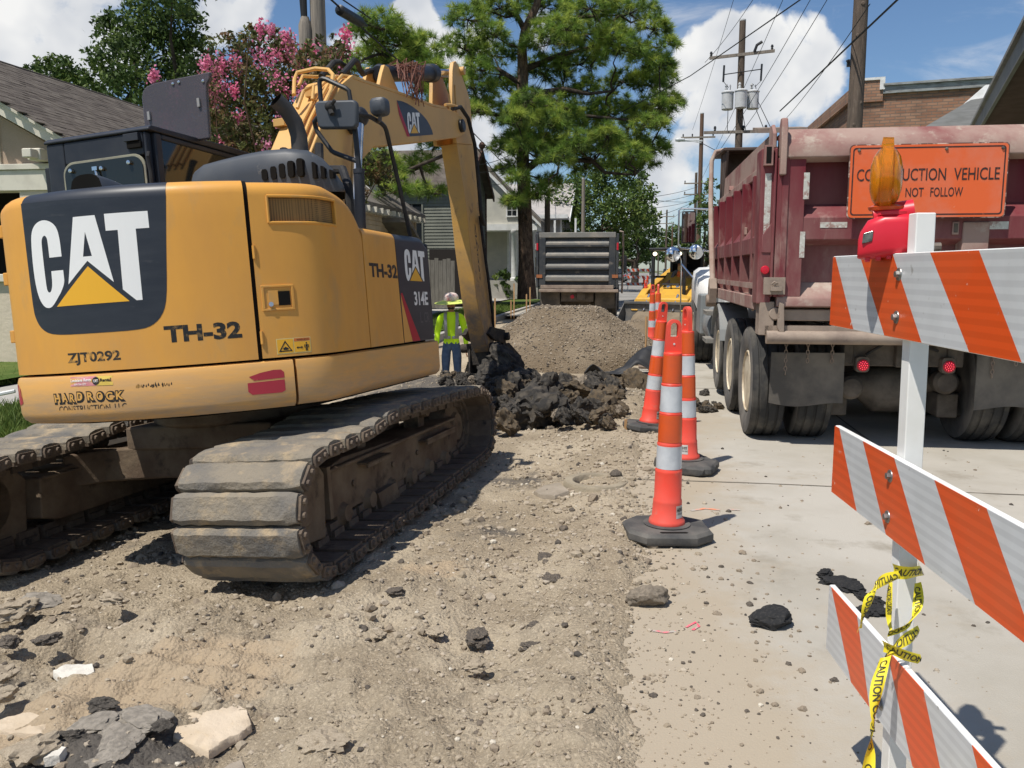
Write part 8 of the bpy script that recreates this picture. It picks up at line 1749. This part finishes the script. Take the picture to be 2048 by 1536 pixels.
t = thing('splice_case', 'black splice case hanging on the cable right of the weathered pole', 'splice case', aty(700, 32, 17.3), 9); mb = MB(); d_ = (aty(870, 188, 26.5)-aty(650, -12, 16)).normalized(); mb.tube([-d_*.5, -d_*.45, d_*.45, d_*.52, d_*.8], [.03, .10, .10, .07, .02], 12); mb.build('case', M_blk, t); mb = MB(); mb.tube([-d_*.7+Vector((.1,0,.17)), d_*.9+Vector((.05,0,.16))], .015, 5); mb.build('strand', M_wire, t)
for i, (a, b, r) in enumerate((((1570, -10, 32), (1405, 355, 75), .012), ((1626, -10, 30), (1440, 300, 46), .012), ((1660, -10, 28), (1476, 275, 46), .012), ((1470, -10, 40), (1385, 260, 76), .012), ((1512, -10, 38), (1410, 125, 44), .012), ((1740, 8, 18), (1560, 250, 40), .010),
        ((1284, 396, 60), (1400, 372, 78), .018), ((1284, 408, 60), (1400, 385, 78), .018), ((1284, 418, 60), (1388, 400, 95), .018), ((1290, 440, 70), (1400, 398, 95), .020), ((1296, 398, 62), (1400, 402, 78), .015), ((1338, 440, 150), (1400, 395, 78), .022), ((1320, 470, 150), (1420, 430, 70), .018), ((950, 290, 30), (1060, 430, 60), .02), ((955, 345, 30), (1050, 315, 36), .012), ((955, 330, 30), (1050, 290, 36), .012), ((980, 370, 34), (1045, 345, 40), .012))):
    wire('wire', 'thin wire slanting up between the transformer pole and the dark pole' if i < 6 else 'thin wire in the bundle strung low over the far street' if i < 13 else 'thin wire crossing the gap between brown gable and big pine', [aty(*a), aty(*b)], r, .15)

# ---------------------------------------------------------------- parked cars
def build_car(paint):
    t = thing('parked_car', '', 'car', group='cars parked along the street')
    W = .9; mb = MB(); rows = []
    for y, zl, zh, w in ((-2.3, .45, .80, .80), (-2.25, .32, .98, .86), (-1.6, .25, 1.02, .9), (.0, .25, 1.02, .92), (1.1, .25, 1.0, .9), (2.0, .3, .88, .86), (2.3, .42, .72, .76)):
        rows.append([(-w, y, zl), (w, y, zl), (w, y, zh-.12), (w*.93, y, zh), (-w*.93, y, zh), (-w, y, zh-.12)])
    mb.loft(rows); bd = mb.build('body', paint, t, bev=.03)
    mb = MB(); rows = [[(-.80, y, 1.0), (.80, y, 1.0), (.66*k, y2, z), (-.66*k, y2, z)] for y, y2, z, k in ((-2.15, -1.75, 1.62, 1), (-1.9, -1.5, 1.70, 1), (.4, .0, 1.70, 1), (1.05, .35, 1.6, 1))]
    mb.loft(rows); mb.build('cabin', M_pane, t); mb = MB(); mb.bx(-.64, .64, -1.70, .25, 1.66, 1.72); mb.build('roof', paint, t, bev=.03)
    for s in (-1, 1):
        mb = MB(); mb.bx(s*.62, s*.86, -2.33, -2.25, .72, .92); mb.build('tail_light', M_tail, t)
        mb = MB(); mb.bx(s*.55, s*.82, 2.22, 2.30, .62, .74); mb.build('headlight', M_can, t)
        for y in (-1.4, 1.4): mb = MB(); mb.lathe([(.0, -.1), (.2, -.1), (.32, -.09), (.33, .0), (.32, .09), (0, .1)], 18, (s*.82, y, .33), 'x'); mb.build('wheel', M_rubber, t)
    mb = MB(); mb.bx(-.85, .85, -2.38, -2.26, .42, .60); mb.bx(-.85, .85, 2.2, 2.36, .38, .56); mb.build('bumper', M_blk, t); mb = MB(); mb.bx(-.2, .2, -2.37, -2.32, .75, .87); mb.build('number_plate', M_wtrim, t)
    return t
paints = [pm('paint_silver', (.42, .43, .44), rough=.25, metal=.5), pm('paint_black', (.02, .02, .022), rough=.2), pm('paint_white', (.75, .75, .74), rough=.25), pm('paint_grey', (.12, .125, .13), rough=.25)]
cars = [build_car(p) for p in paints]; labs = iter(['dark grey car parked nearest on the left kerb', 'silver car parked second on the left kerb', 'black car parked third on the left kerb', 'white car parked fourth on the left kerb', 'grey car parked farthest on the left kerb', 'black car parked behind the loader on the right kerb', 'silver car parked beyond the loader on the right kerb', 'white car parked far down the right kerb', 'grey car parked farthest on the right kerb'])
used = set()
for k, (q, p) in zip((3, 0, 1, 2, 3, 1, 0, 2, 3), ((-3.5, 105), (-3.5, 116), (-3.5, 126), (-3.5, 138), (-3.5, 152), (3.4, 78), (3.4, 92), (3.4, 118), (3.4, 140))):
    lab = next(labs); c = cars[k] if k not in used else copy_tree(cars[k]); used.add(k); c.location = stq(q, p); c.rotation_euler = (0, 0, -ST); c['label'] = lab
t = thing('barricade', 'far striped barricade standing in the street beyond the loader', 'barricade', stq(-.55, 62), 9)
for z in (.4, .9, 1.4): mb = MB(); mb.bx(-.9, .9, 0, .03, z, z+.22); r = mb.build('rail', M_bwht, t); [MB().prism([(x, z+.01), (x+.16, z+.01), (x+.06, z+.21), (x-.10, z+.21)], 'y', -.003, -.001).build('stripe', M_borg, r) for x in (-.75, -.4, -.05, .3, .65)]
mb = MB(); [mb.bx(x-.03, x+.03, .03, .08, 0, 1.65) for x in (-.75, .75)]; mb.build('post', M_bpvc, t)
# ---------------------------------------------------------------- trees
def leaf_mat(name, c, c2, rough=.6, tr=.25):
    m = pm(name, c, c2, 1.3, .35, .65, rough, spec=.25); nt = m.node_tree; b = nt.nodes['Principled BSDF']; o = nt.nodes['Material Output']
    t = nt.nodes.new('ShaderNodeBsdfTranslucent'); mx = nt.nodes.new('ShaderNodeMixShader'); mx.inputs[0].default_value = tr
    src = b.inputs['Base Color'].links[0].from_socket; nt.links.new(src, t.inputs['Color']); nt.links.new(b.outputs[0], mx.inputs[1]); nt.links.new(t.outputs[0], mx.inputs[2]); nt.links.new(mx.outputs[0], o.inputs['Surface']); return m
LM = {'oak': [leaf_mat('oak_leaf', (.085, .135, .034), (.058, .10, .026)), leaf_mat('oak_leaf_light', (.15, .205, .052), (.115, .165, .042)), leaf_mat('oak_leaf_dark', (.038, .065, .02), (.055, .085, .026))],
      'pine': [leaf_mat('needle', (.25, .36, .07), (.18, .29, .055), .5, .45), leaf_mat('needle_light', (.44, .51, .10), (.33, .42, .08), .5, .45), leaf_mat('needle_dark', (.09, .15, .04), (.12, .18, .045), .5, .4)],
      'crape': [leaf_mat('crape_leaf', (.16, .17, .055), (.12, .135, .045), .6, .35), leaf_mat('crape_leaf_red', (.24, .13, .07), (.18, .15, .06), .6, .35), leaf_mat('crape_leaf_dark', (.07, .09, .032), (.10, .085, .04)), leaf_mat('blossom', (.82, .20, .36), (.76, .30, .44), .7, .3), leaf_mat('blossom_faded', (.42, .16, .16), (.5, .2, .24), .7, .3)],
      'street': [leaf_mat('street_leaf', (.10, .155, .035), (.075, .125, .03)), leaf_mat('street_leaf_light', (.17, .215, .05), (.13, .18, .042)), leaf_mat('street_leaf_dark', (.04, .07, .02), (.055, .09, .025))]}
def rand_dirs(n, rs):
    v = rs.normal(size=(n, 3)); return v/np.linalg.norm(v, axis=1)[:, None]
def clumps3(lst, Y, dspread, rs):
    """clump centres: picture column and row, picture radius; depth scattered round the tree's distance"""
    C, R = [], []
    for px, py, r in lst:
        Yd = Y+rs.uniform(-dspread, dspread); p = aty(px, py, Yd); C.append(p[:]); R.append(r/FPX*Yd)
    return np.array(C), np.array(R)
def leaves(C, R, dens, size, rs, shell=.55, squash=.8, mats=3, light=.3):
    P = []; M = []
    for c, r in zip(C, R):
        n = int(dens*r*r)+4; d = rand_dirs(n, rs); rad = r*(shell+(1.12-shell)*rs.rand(n)**.7); rad *= 1+.25*(rs.rand(n)-.5)
        # leaves gather in sprigs
        k = max(3, n//14); sp = rs.randint(0, k, n); sd = rand_dirs(k, rs)*(r*(shell+(1.1-shell)*rs.rand(k)**.6))[:, None]
        p = sd[sp]+rs.normal(size=(n, 3))*r*.13; p[:, 2] *= squash; P.append(p+c); mk = rs.choice(mats, k, p=[.46, light, .54-light]); M.append(mk[sp])
    P = np.concatenate(P); M = np.concatenate(M); n = len(P)
    a = rand_dirs(n, rs); b = np.cross(a, rand_dirs(n, rs)); b /= np.linalg.norm(b, axis=1)[:, None]; s = size*(.6+.8*rs.rand(n))[:, None]
    V = np.stack([P-a*s, P+b*s*.45, P+a*s, P-b*s*.45], 1).reshape(-1, 3); F = np.arange(n*4).reshape(-1, 4); return V, F, M
def limbs(pts_list, name, mat, parent, seg=10):
    for pts, r0, r1 in pts_list:
        mb = MB(); n = len(pts); mb.tube(pts, [r0+(r1-r0)*i/(n-1) for i in range(n)], seg); mb.build(name, mat, parent, smooth=60)
def wander(a, b, rs, k=4, amp=.1):
    a, b = np.array(a), np.array(b); L = np.linalg.norm(b-a); return [tuple(a+(b-a)*i/k+(rs.normal(size=3)*amp*L*.5*(0 if i in (0, k) else 1))) for i in range(k+1)]
def shift_local(V, o): return V-np.array(o[:])
def tree(name, label, px, Y, zb, lst, kind, dens, size, seed, trunk_r, dsp=1.5, fork=None, group=None, shell=.55, light=.3, bark=None, squash=.8, branches=True):
    rs = np.random.RandomState(seed); b = aty(px, 540, Y); base = Vector((b.x, b.y, zb)); t = thing(name, label, 'tree', base, 0, group)
    C, R = clumps3(lst, Y, dsp, rs); V, F, M = leaves(C, R, dens, size, rs, shell, squash, 3, light)
    link('crown', np_mesh('crown', shift_local(V, base), F, LM[kind], M, smooth=False), t)
    fk = Vector(fork) if fork else Vector((0, 0, (C[:, 2].mean()-zb)*.55)); bark = bark or M_bark2
    L = [(wander((0, 0, 0), fk, rs, 4, .04), trunk_r, trunk_r*.75)]
    if branches:
        for c, r in zip(C, R):
            if rs.rand() < .75: L.append((wander(fk*rs.uniform(.75, 1.0), shift_local(c, base), rs, 4, .12), trunk_r*.38, .012))
    limbs(L[:1], 'trunk', bark, t); limbs(L[1:], 'limb', bark, t, 6); return t
tree('oak_tree', 'tall dark green oak behind the stucco house roof', 300, 26, .1, [(330,30,62),(262,62,55),(225,112,50),(300,122,72),(378,112,48),(350,182,58),(262,182,52),(400,192,40),(305,212,42),(205,165,38),(345,-30,60),(240,225,30),(360,60,50),(395,150,40),(235,50,30)], 'oak', 1900, .075, 3, .35, 2.0, None, None, .5, .26)
tree('oak_tree', 'lower rounded oak just above the ridge of the stucco roof', 110, 30, .1, [(112,142,36),(85,150,28),(140,165,34),(170,185,28),(105,175,36),(65,140,14)], 'oak', 1900, .08, 5, .25, 1.5, None, None, .5, .3)
# crape myrtle with blossom
def crape():
    rs = np.random.RandomState(14); Y = 13.2; b = aty(560, 540, Y); base = Vector((b.x, b.y, .1)); t = thing('crape_myrtle', 'crape myrtle in pink blossom behind the excavator cab', 'tree', base)
    lst = [(455,118,42),(520,98,40),(582,128,44),(640,128,40),(688,112,26),(432,178,42),(480,190,52),(540,182,52),(600,178,46),(655,180,34),(448,250,46),(520,258,54),(580,250,40),(498,72,16),(538,66,18),(470,300,40),(700,160,20),(425,130,18),(600,300,40),(735,320,34),(760,350,26),(410,230,26),(560,100,26),(680,90,18),(712,380,30)]
    C, R = clumps3(lst, Y, 1.0, rs); V, F, M = leaves(C, R*1.08, 6500, .040, rs, .25, 1.0, 3, .30)
    Vs, Fs, Ms = [V], [F], [M]; nb = len(V)
    pan = [(525,62),(545,60),(440,130),(425,150),(470,125),(500,130),(555,110),(575,72),(577,95),(610,140),(620,100),(640,95),(690,70),(700,95),(470,180),(445,175),(430,205),(500,160),(560,160),(565,190),(600,165),(650,130),(480,235),(455,245),(520,215),(560,240),(610,195),(440,285),(465,290),(490,300),(540,285),(660,175),(680,150),(410,125),(306,155),(318,158),(405,160),(448,330),(535,120),(515,110),(590,120),(632,150),(668,110),(415,185),(620,230),(478,140),(350,190),(362,215),(375,240),(340,235),(390,260),(330,255)]
    pan = [q for i, q in enumerate(pan) if i % 6 != 5]
    P = []; K = []
    for px, py in pan:
        c = np.array(aty(px+rs.uniform(-5, 5), py+rs.uniform(-4, 4), Y-rs.uniform(.1, 1.1))[:]); n = rs.randint(50, 120); fd = rs.rand() < .35
        p = rs.normal(size=(n, 3))*np.array([.050, .050, .07])*rs.uniform(.7, 1.4); P.append(p+c); K.append(np.full(n, 4 if fd else 3))
    P = np.concatenate(P); n = len(P); a = rand_dirs(n, rs); bb = np.cross(a, rand_dirs(n, rs)); bb /= np.linalg.norm(bb, axis=1)[:, None]; s = .024
    Vf = np.stack([P-a*s, P+bb*s*.8, P+a*s, P-bb*s*.8], 1).reshape(-1, 3); Kf = np.concatenate(K)
    o3 = np.array(base[:]); link('crown', np_mesh('crown', V-o3, F, LM['crape'], M, smooth=False), t); link('blossom', np_mesh('blossom', Vf-o3, np.arange(n*4).reshape(-1, 4), LM['crape'], Kf, smooth=False), t)
    L = []
    for i, (c, r) in enumerate(zip(C, R)):
        f = np.array([rs.uniform(-.4, .4), rs.uniform(-.3, .3), 0]); L.append((wander(f, tuple(c-o3), rs, 5, .06), .032, .006))
    limbs(L[:6], 'trunk', M_pole_b, t, 7); limbs(L[6:], 'limb', M_pole_b, t, 6); return t
crape()
# pines: tufts of needles on the outside of loose clumps
def tufts(C, R, dens, ln, wd, per, rs, light=.42):
    P, D, M = [], [], []
    for c, r in zip(C, R):
        n = int(dens*r*r)+5; d = rand_dirs(n, rs); d[:, 2] = np.abs(d[:, 2])*.9-.35*(rs.rand(n)); d /= np.linalg.norm(d, axis=1)[:, None]; rad = r*(.35+.65*rs.rand(n)**.5)
        p = d*rad[:, None]; p[:, 2] *= .8; P.append(p+c); dd = d*.6+rs.normal(size=(n, 3))*.35+np.array([0, 0, .45]); D.append(dd/np.linalg.norm(dd, axis=1)[:, None])
        top = (p[:, 2] > .05*r); M.append(np.where(top, rs.choice(3, n, p=[.42, light+.02, .56-light]), rs.choice(3, n, p=[.45, .15, .40])))  # sunlight put into the colour: lighter needles on clump tops, darker ones beneath
    P, D, M = np.concatenate(P), np.concatenate(D), np.concatenate(M); n = len(P)
    k = per; Pn = np.repeat(P, k, 0); Dn = np.repeat(D, k, 0); nd = Dn*.75+rand_dirs(n*k, rs)*.95; nd /= np.linalg.norm(nd, axis=1)[:, None]; L = ln*(.7+.5*rs.rand(n*k))[:, None]
    sd = np.cross(nd, rand_dirs(n*k, rs)); sd /= np.linalg.norm(sd, axis=1)[:, None]; st = Pn+rs.normal(size=Pn.shape)*.015
    tip = st+nd*L-np.array([0, 0, 1])*(L**2)*.5; V = np.stack([st-sd*wd, st+sd*wd, tip], 1).reshape(-1, 3); return V, np.arange(n*k*3).reshape(-1, 3), np.repeat(M, k), P
def pine(name, label, px, Y, zb, lst, dens, ln, wd, per, seed, tr, stem, arms, dsp, front=None, gr=1.0):
    rs = np.random.RandomState(seed); b = aty(px, 540, Y); base = Vector((b.x, b.y, zb)); t = thing(name, label, 'tree', base)
    C, R = clumps3(lst, Y, dsp, rs); R = R*gr
    if front: C2, R2 = clumps3(front, Y-dsp-.3, .6, rs); C, R = np.concatenate([C, C2]), np.concatenate([R, R2])
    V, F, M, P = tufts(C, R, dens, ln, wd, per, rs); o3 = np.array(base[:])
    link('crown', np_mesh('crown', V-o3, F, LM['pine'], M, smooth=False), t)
    st = [Vector(aty(x, y, Y)[:])-base for x, y in stem]; st[0].z = 0
    r = [tr*(1.25 if i == 0 else 1)*(1-.62*i/(len(st)-1)) for i in range(len(st))]; mb = MB(); mb.tube(st, r, 18); mb.build('trunk', M_bark, t, smooth=60)
    for a in arms:
        pts = [Vector(aty(x, y, Y+dy)[:])-base for x, y, dy in a[0]]; n = len(pts); mb = MB(); mb.tube(pts, [a[1]*(1-.75*i/(n-1)) for i in range(n)], 10); mb.build('limb', M_bark2, t, smooth=60)
    spine = [Vector(aty(x, y, Y+dy)[:])-base for a in arms for x, y, dy in a[0]]+st[2:]
    tw = MB()
    for c, r_ in zip(C, R):
        c0 = Vector(c-o3); a = min(spine, key=lambda s: (s-c0).length); mb = MB(); w = wander(a, c0, rs, 4, .10); mb.tube(w, [.05, .042, .034, .026, .016], 6); mb.build('limb', M_bark2, t, smooth=60)
        near = P[np.linalg.norm(P-c, axis=1) < r_*1.05]-o3
        for q in near[rs.permutation(len(near))[:26]]: tw.tube(wander(c0, tuple(q), rs, 3, .12), [.016, .012, .009, .006], 4)
    o = tw.build('twigs', M_bark2, t); o['kind'] = 'stuff'; return t
big = [(935,40,46),(1000,18,50),(1090,15,50),(1180,18,56),(1258,28,56),(1308,60,36),(930,100,44),(985,112,52),(1100,88,60),(1165,70,54),(1238,100,54),(1290,112,42),(1318,132,34),(950,178,44),(968,218,42),(1008,172,36),(1090,150,52),(1158,130,54),(1322,152,38),(1298,172,44),(1248,165,36),
       (1048,240,44),(1108,240,60),(1060,208,40),(1160,252,56),(1218,228,54),(1288,240,54),(1322,215,40),(1346,205,22),(1015,300,38),(1042,282,36),(1070,292,52),(1130,302,54),(1198,302,58),(1255,292,50),(1305,300,36),(1285,330,34),(1030,408,22),(1062,398,20),(1100,368,28),(1020,342,28),(1168,338,32),(1238,332,36),(920,150,26),(1340,90,22),(1000,-40,60),(1120,-50,70),(1240,-40,60),(1180,180,36),(1130,195,34),(1010,240,24)]
stem = [(1054,588),(1052,520),(1050,430),(1046,330),(1043,240),(1046,150),(1044,100),(1050,60),(1072,15),(1085,-40)]
arms = [([(1050,62,0),(1034,30,0),(1036,-40,.3)], .14), ([(1043,200,0),(1085,185,-.5),(1130,178,-.8),(1175,188,-1),(1225,182,-1)], .16), ([(1046,345,0),(1075,322,-.5),(1120,318,-.9),(1185,322,-1.2),(1210,345,-1.2),(1270,350,-1.3)], .17), ([(1044,170,0),(1000,140,.6),(950,120,.8)], .12), ([(1045,260,0),(990,230,.3),(950,200,.5)], .10), ([(1046,140,0),(1120,110,.8),(1200,90,1.2),(1290,100,1.5)], .13), ([(1060,40,0),(1150,35,-.8),(1240,30,-1)], .12), ([(1085,185,-.5),(1150,230,-1.2),(1260,240,-1.5),(1320,215,-1.3)], .10)]
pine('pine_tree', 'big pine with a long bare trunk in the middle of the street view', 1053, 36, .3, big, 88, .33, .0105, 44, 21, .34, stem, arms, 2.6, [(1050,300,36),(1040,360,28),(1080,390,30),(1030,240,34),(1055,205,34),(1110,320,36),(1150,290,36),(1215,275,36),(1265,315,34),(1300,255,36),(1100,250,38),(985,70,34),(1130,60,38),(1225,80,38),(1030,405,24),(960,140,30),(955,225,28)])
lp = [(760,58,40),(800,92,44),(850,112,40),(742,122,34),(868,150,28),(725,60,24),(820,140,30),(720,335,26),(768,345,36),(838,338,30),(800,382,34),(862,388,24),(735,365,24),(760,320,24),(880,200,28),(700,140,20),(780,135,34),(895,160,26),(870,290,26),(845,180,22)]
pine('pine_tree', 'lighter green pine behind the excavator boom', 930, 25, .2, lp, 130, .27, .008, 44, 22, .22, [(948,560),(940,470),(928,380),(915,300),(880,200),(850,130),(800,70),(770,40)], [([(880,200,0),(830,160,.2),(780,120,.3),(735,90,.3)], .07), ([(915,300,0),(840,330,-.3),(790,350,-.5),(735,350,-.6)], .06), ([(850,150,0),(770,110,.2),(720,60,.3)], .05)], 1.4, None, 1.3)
# street trees further on
tree('street_tree', 'broad olive green tree behind the grey dump truck', 1160, 60, .1, [(1130,400,52),(1180,372,46),(1225,352,42),(1262,360,34),(1285,388,30),(1240,410,44),(1190,430,50),(1140,450,40),(1260,440,40),(1290,430,26),(1105,430,26),(1220,470,36)], 'street', 520, .14, 31, .4, 2.5, None, 'street trees', .5, .30)
tree('street_tree', 'darker tree behind the olive green one near the parked cars', 1270, 85, .1, [(1250,470,34),(1285,455,30),(1300,480,24),(1225,490,34),(1280,500,32),(1245,520,26),(1200,510,30),(1290,425,22)], 'oak', 420, .17, 32, .4, 2.5, None, 'street trees', .5, .25)
tree('street_tree', 'round green tree at the far end of the street', 1345, 190, .1, [(1345,468,22),(1365,478,18),(1330,482,16),(1350,492,22),(1372,495,14),(1325,500,14)], 'street', 110, .34, 33, .5, 4, None, 'street trees', .5, .25)
tree('street_tree', 'dark bushy tree beside the brown pole left of the red truck', 1415, 68, .1, [(1408,400,22),(1420,430,26),(1400,450,22),(1425,480,28),(1405,500,24),(1435,420,24),(1440,500,28),(1412,530,22),(1425,375,18)], 'oak', 420, .13, 34, .3, 2, None, 'street trees', .5, .3)
for i, (px, Y, l_) in enumerate(((1105, 95, [(1090,510,30),(1120,500,34),(1150,510,30)]), (1180, 120, [(1170,505,24),(1200,515,22),(1225,520,18)]), (1300, 260, [(1290,510,16),(1310,500,14),(1322,515,12)]), (1375, 230, [(1375,515,14),(1392,510,14),(1360,520,10)]), (1275, 150, [(1262,520,16),(1285,515,14)]), (900, 60, [(880,470,34),(920,450,40),(960,460,34)]))):
    tree('street_tree', ['dark green tree in the gap left of the grey truck', 'dark tree low behind the grey truck', 'tiny hazy tree left of the street end', 'tiny tree right of the street end', 'low tree above the row of parked cars', 'dark tree behind the columned porch house'][i], px, Y, .1, l_, 'oak', 300 if Y < 130 else 110, .22 if Y < 130 else .42, 40+i, .3, 2.5, None, 'street trees', .5, .25)
# planting along the right side far behind the truck so the street closes as in view
for i, (q, p, r) in enumerate(((14, 70, 3.2), (16, 95, 3.6), (15, 130, 4), (-16, 85, 4), (-15, 120, 4.2), (-18, 160, 5), (17, 170, 5), (-22, 36, 3.2), (-24, 60, 4))):
    c = stq(q, p, 0); t = thing('street_tree', 'garden tree standing behind the houses along the street', 'tree', c, 0, 'garden trees behind the houses'); rs = np.random.RandomState(70+i); C = rs.normal(size=(9, 3))*np.array([r*.5, r*.5, r*.35])+np.array([0, 0, r*1.25]); V, F, M = leaves(C, np.full(9, r*.45), 70, .28, rs, .5, .8, 3, .28)
    link('crown', np_mesh('crown', V, F, LM['oak'], M, smooth=False), t); limbs([(wander((0, 0, 0), (0, 0, r*1.1), rs, 3, .05), .25, .15)], 'trunk', M_bark2, t)
# low plants by the columned house and grass blades on the near lawns
t = thing('shrub', 'broad leaved shrub by the steps of the columned house', 'shrub', stq(-6.4, 41.5, .1)); rs = np.random.RandomState(90); V, F, M = leaves(np.array([[0, 0, .6], [-.5, .2, .8], [.5, .1, .5]]), np.array([.6, .6, .5]), 500, .16, rs, .4, .9, 3, .4); link('foliage', np_mesh('foliage', V, F, LM['street'], M, smooth=False), t)
def grass(n, q0, q1, p0, p1, seed, h):
    rs = np.random.RandomState(seed); q = rs.uniform(q0, q1, n); p = p0*(p1/p0)**rs.rand(n); x = q*math.cos(ST)+p*math.sin(ST); y = -q*math.sin(ST)+p*math.cos(ST); z = np.where(q > -6.6, .07+(-q-4.78)*.016, .12)
    a = rs.rand(n)*6.283; L = h*(.5+rs.rand(n)); w = .006*(1+p/12); B = np.stack([x, y, z], 1); dx = np.stack([np.cos(a)*w, np.sin(a)*w, 0*a], 1); tip = B+np.stack([rs.normal(size=n)*L*.4, rs.normal(size=n)*L*.4, L], 1)
    V = np.stack([B-dx, B+dx, tip], 1).reshape(-1, 3); link('grass', np_mesh('grass', V, np.arange(n*3).reshape(-1, 3), [leaf_mat('grass_blade%d' % seed, (.085, .15, .03), (.15, .19, .05)), LM['street'][1]], rs.choice(2, n, p=[.7, .3]), smooth=False), kind='stuff')
grass(26000, -6.6, -4.78, 6.2, 34, 1, .09); grass(30000, -12, -7.72, 7, 30, 2, .08)
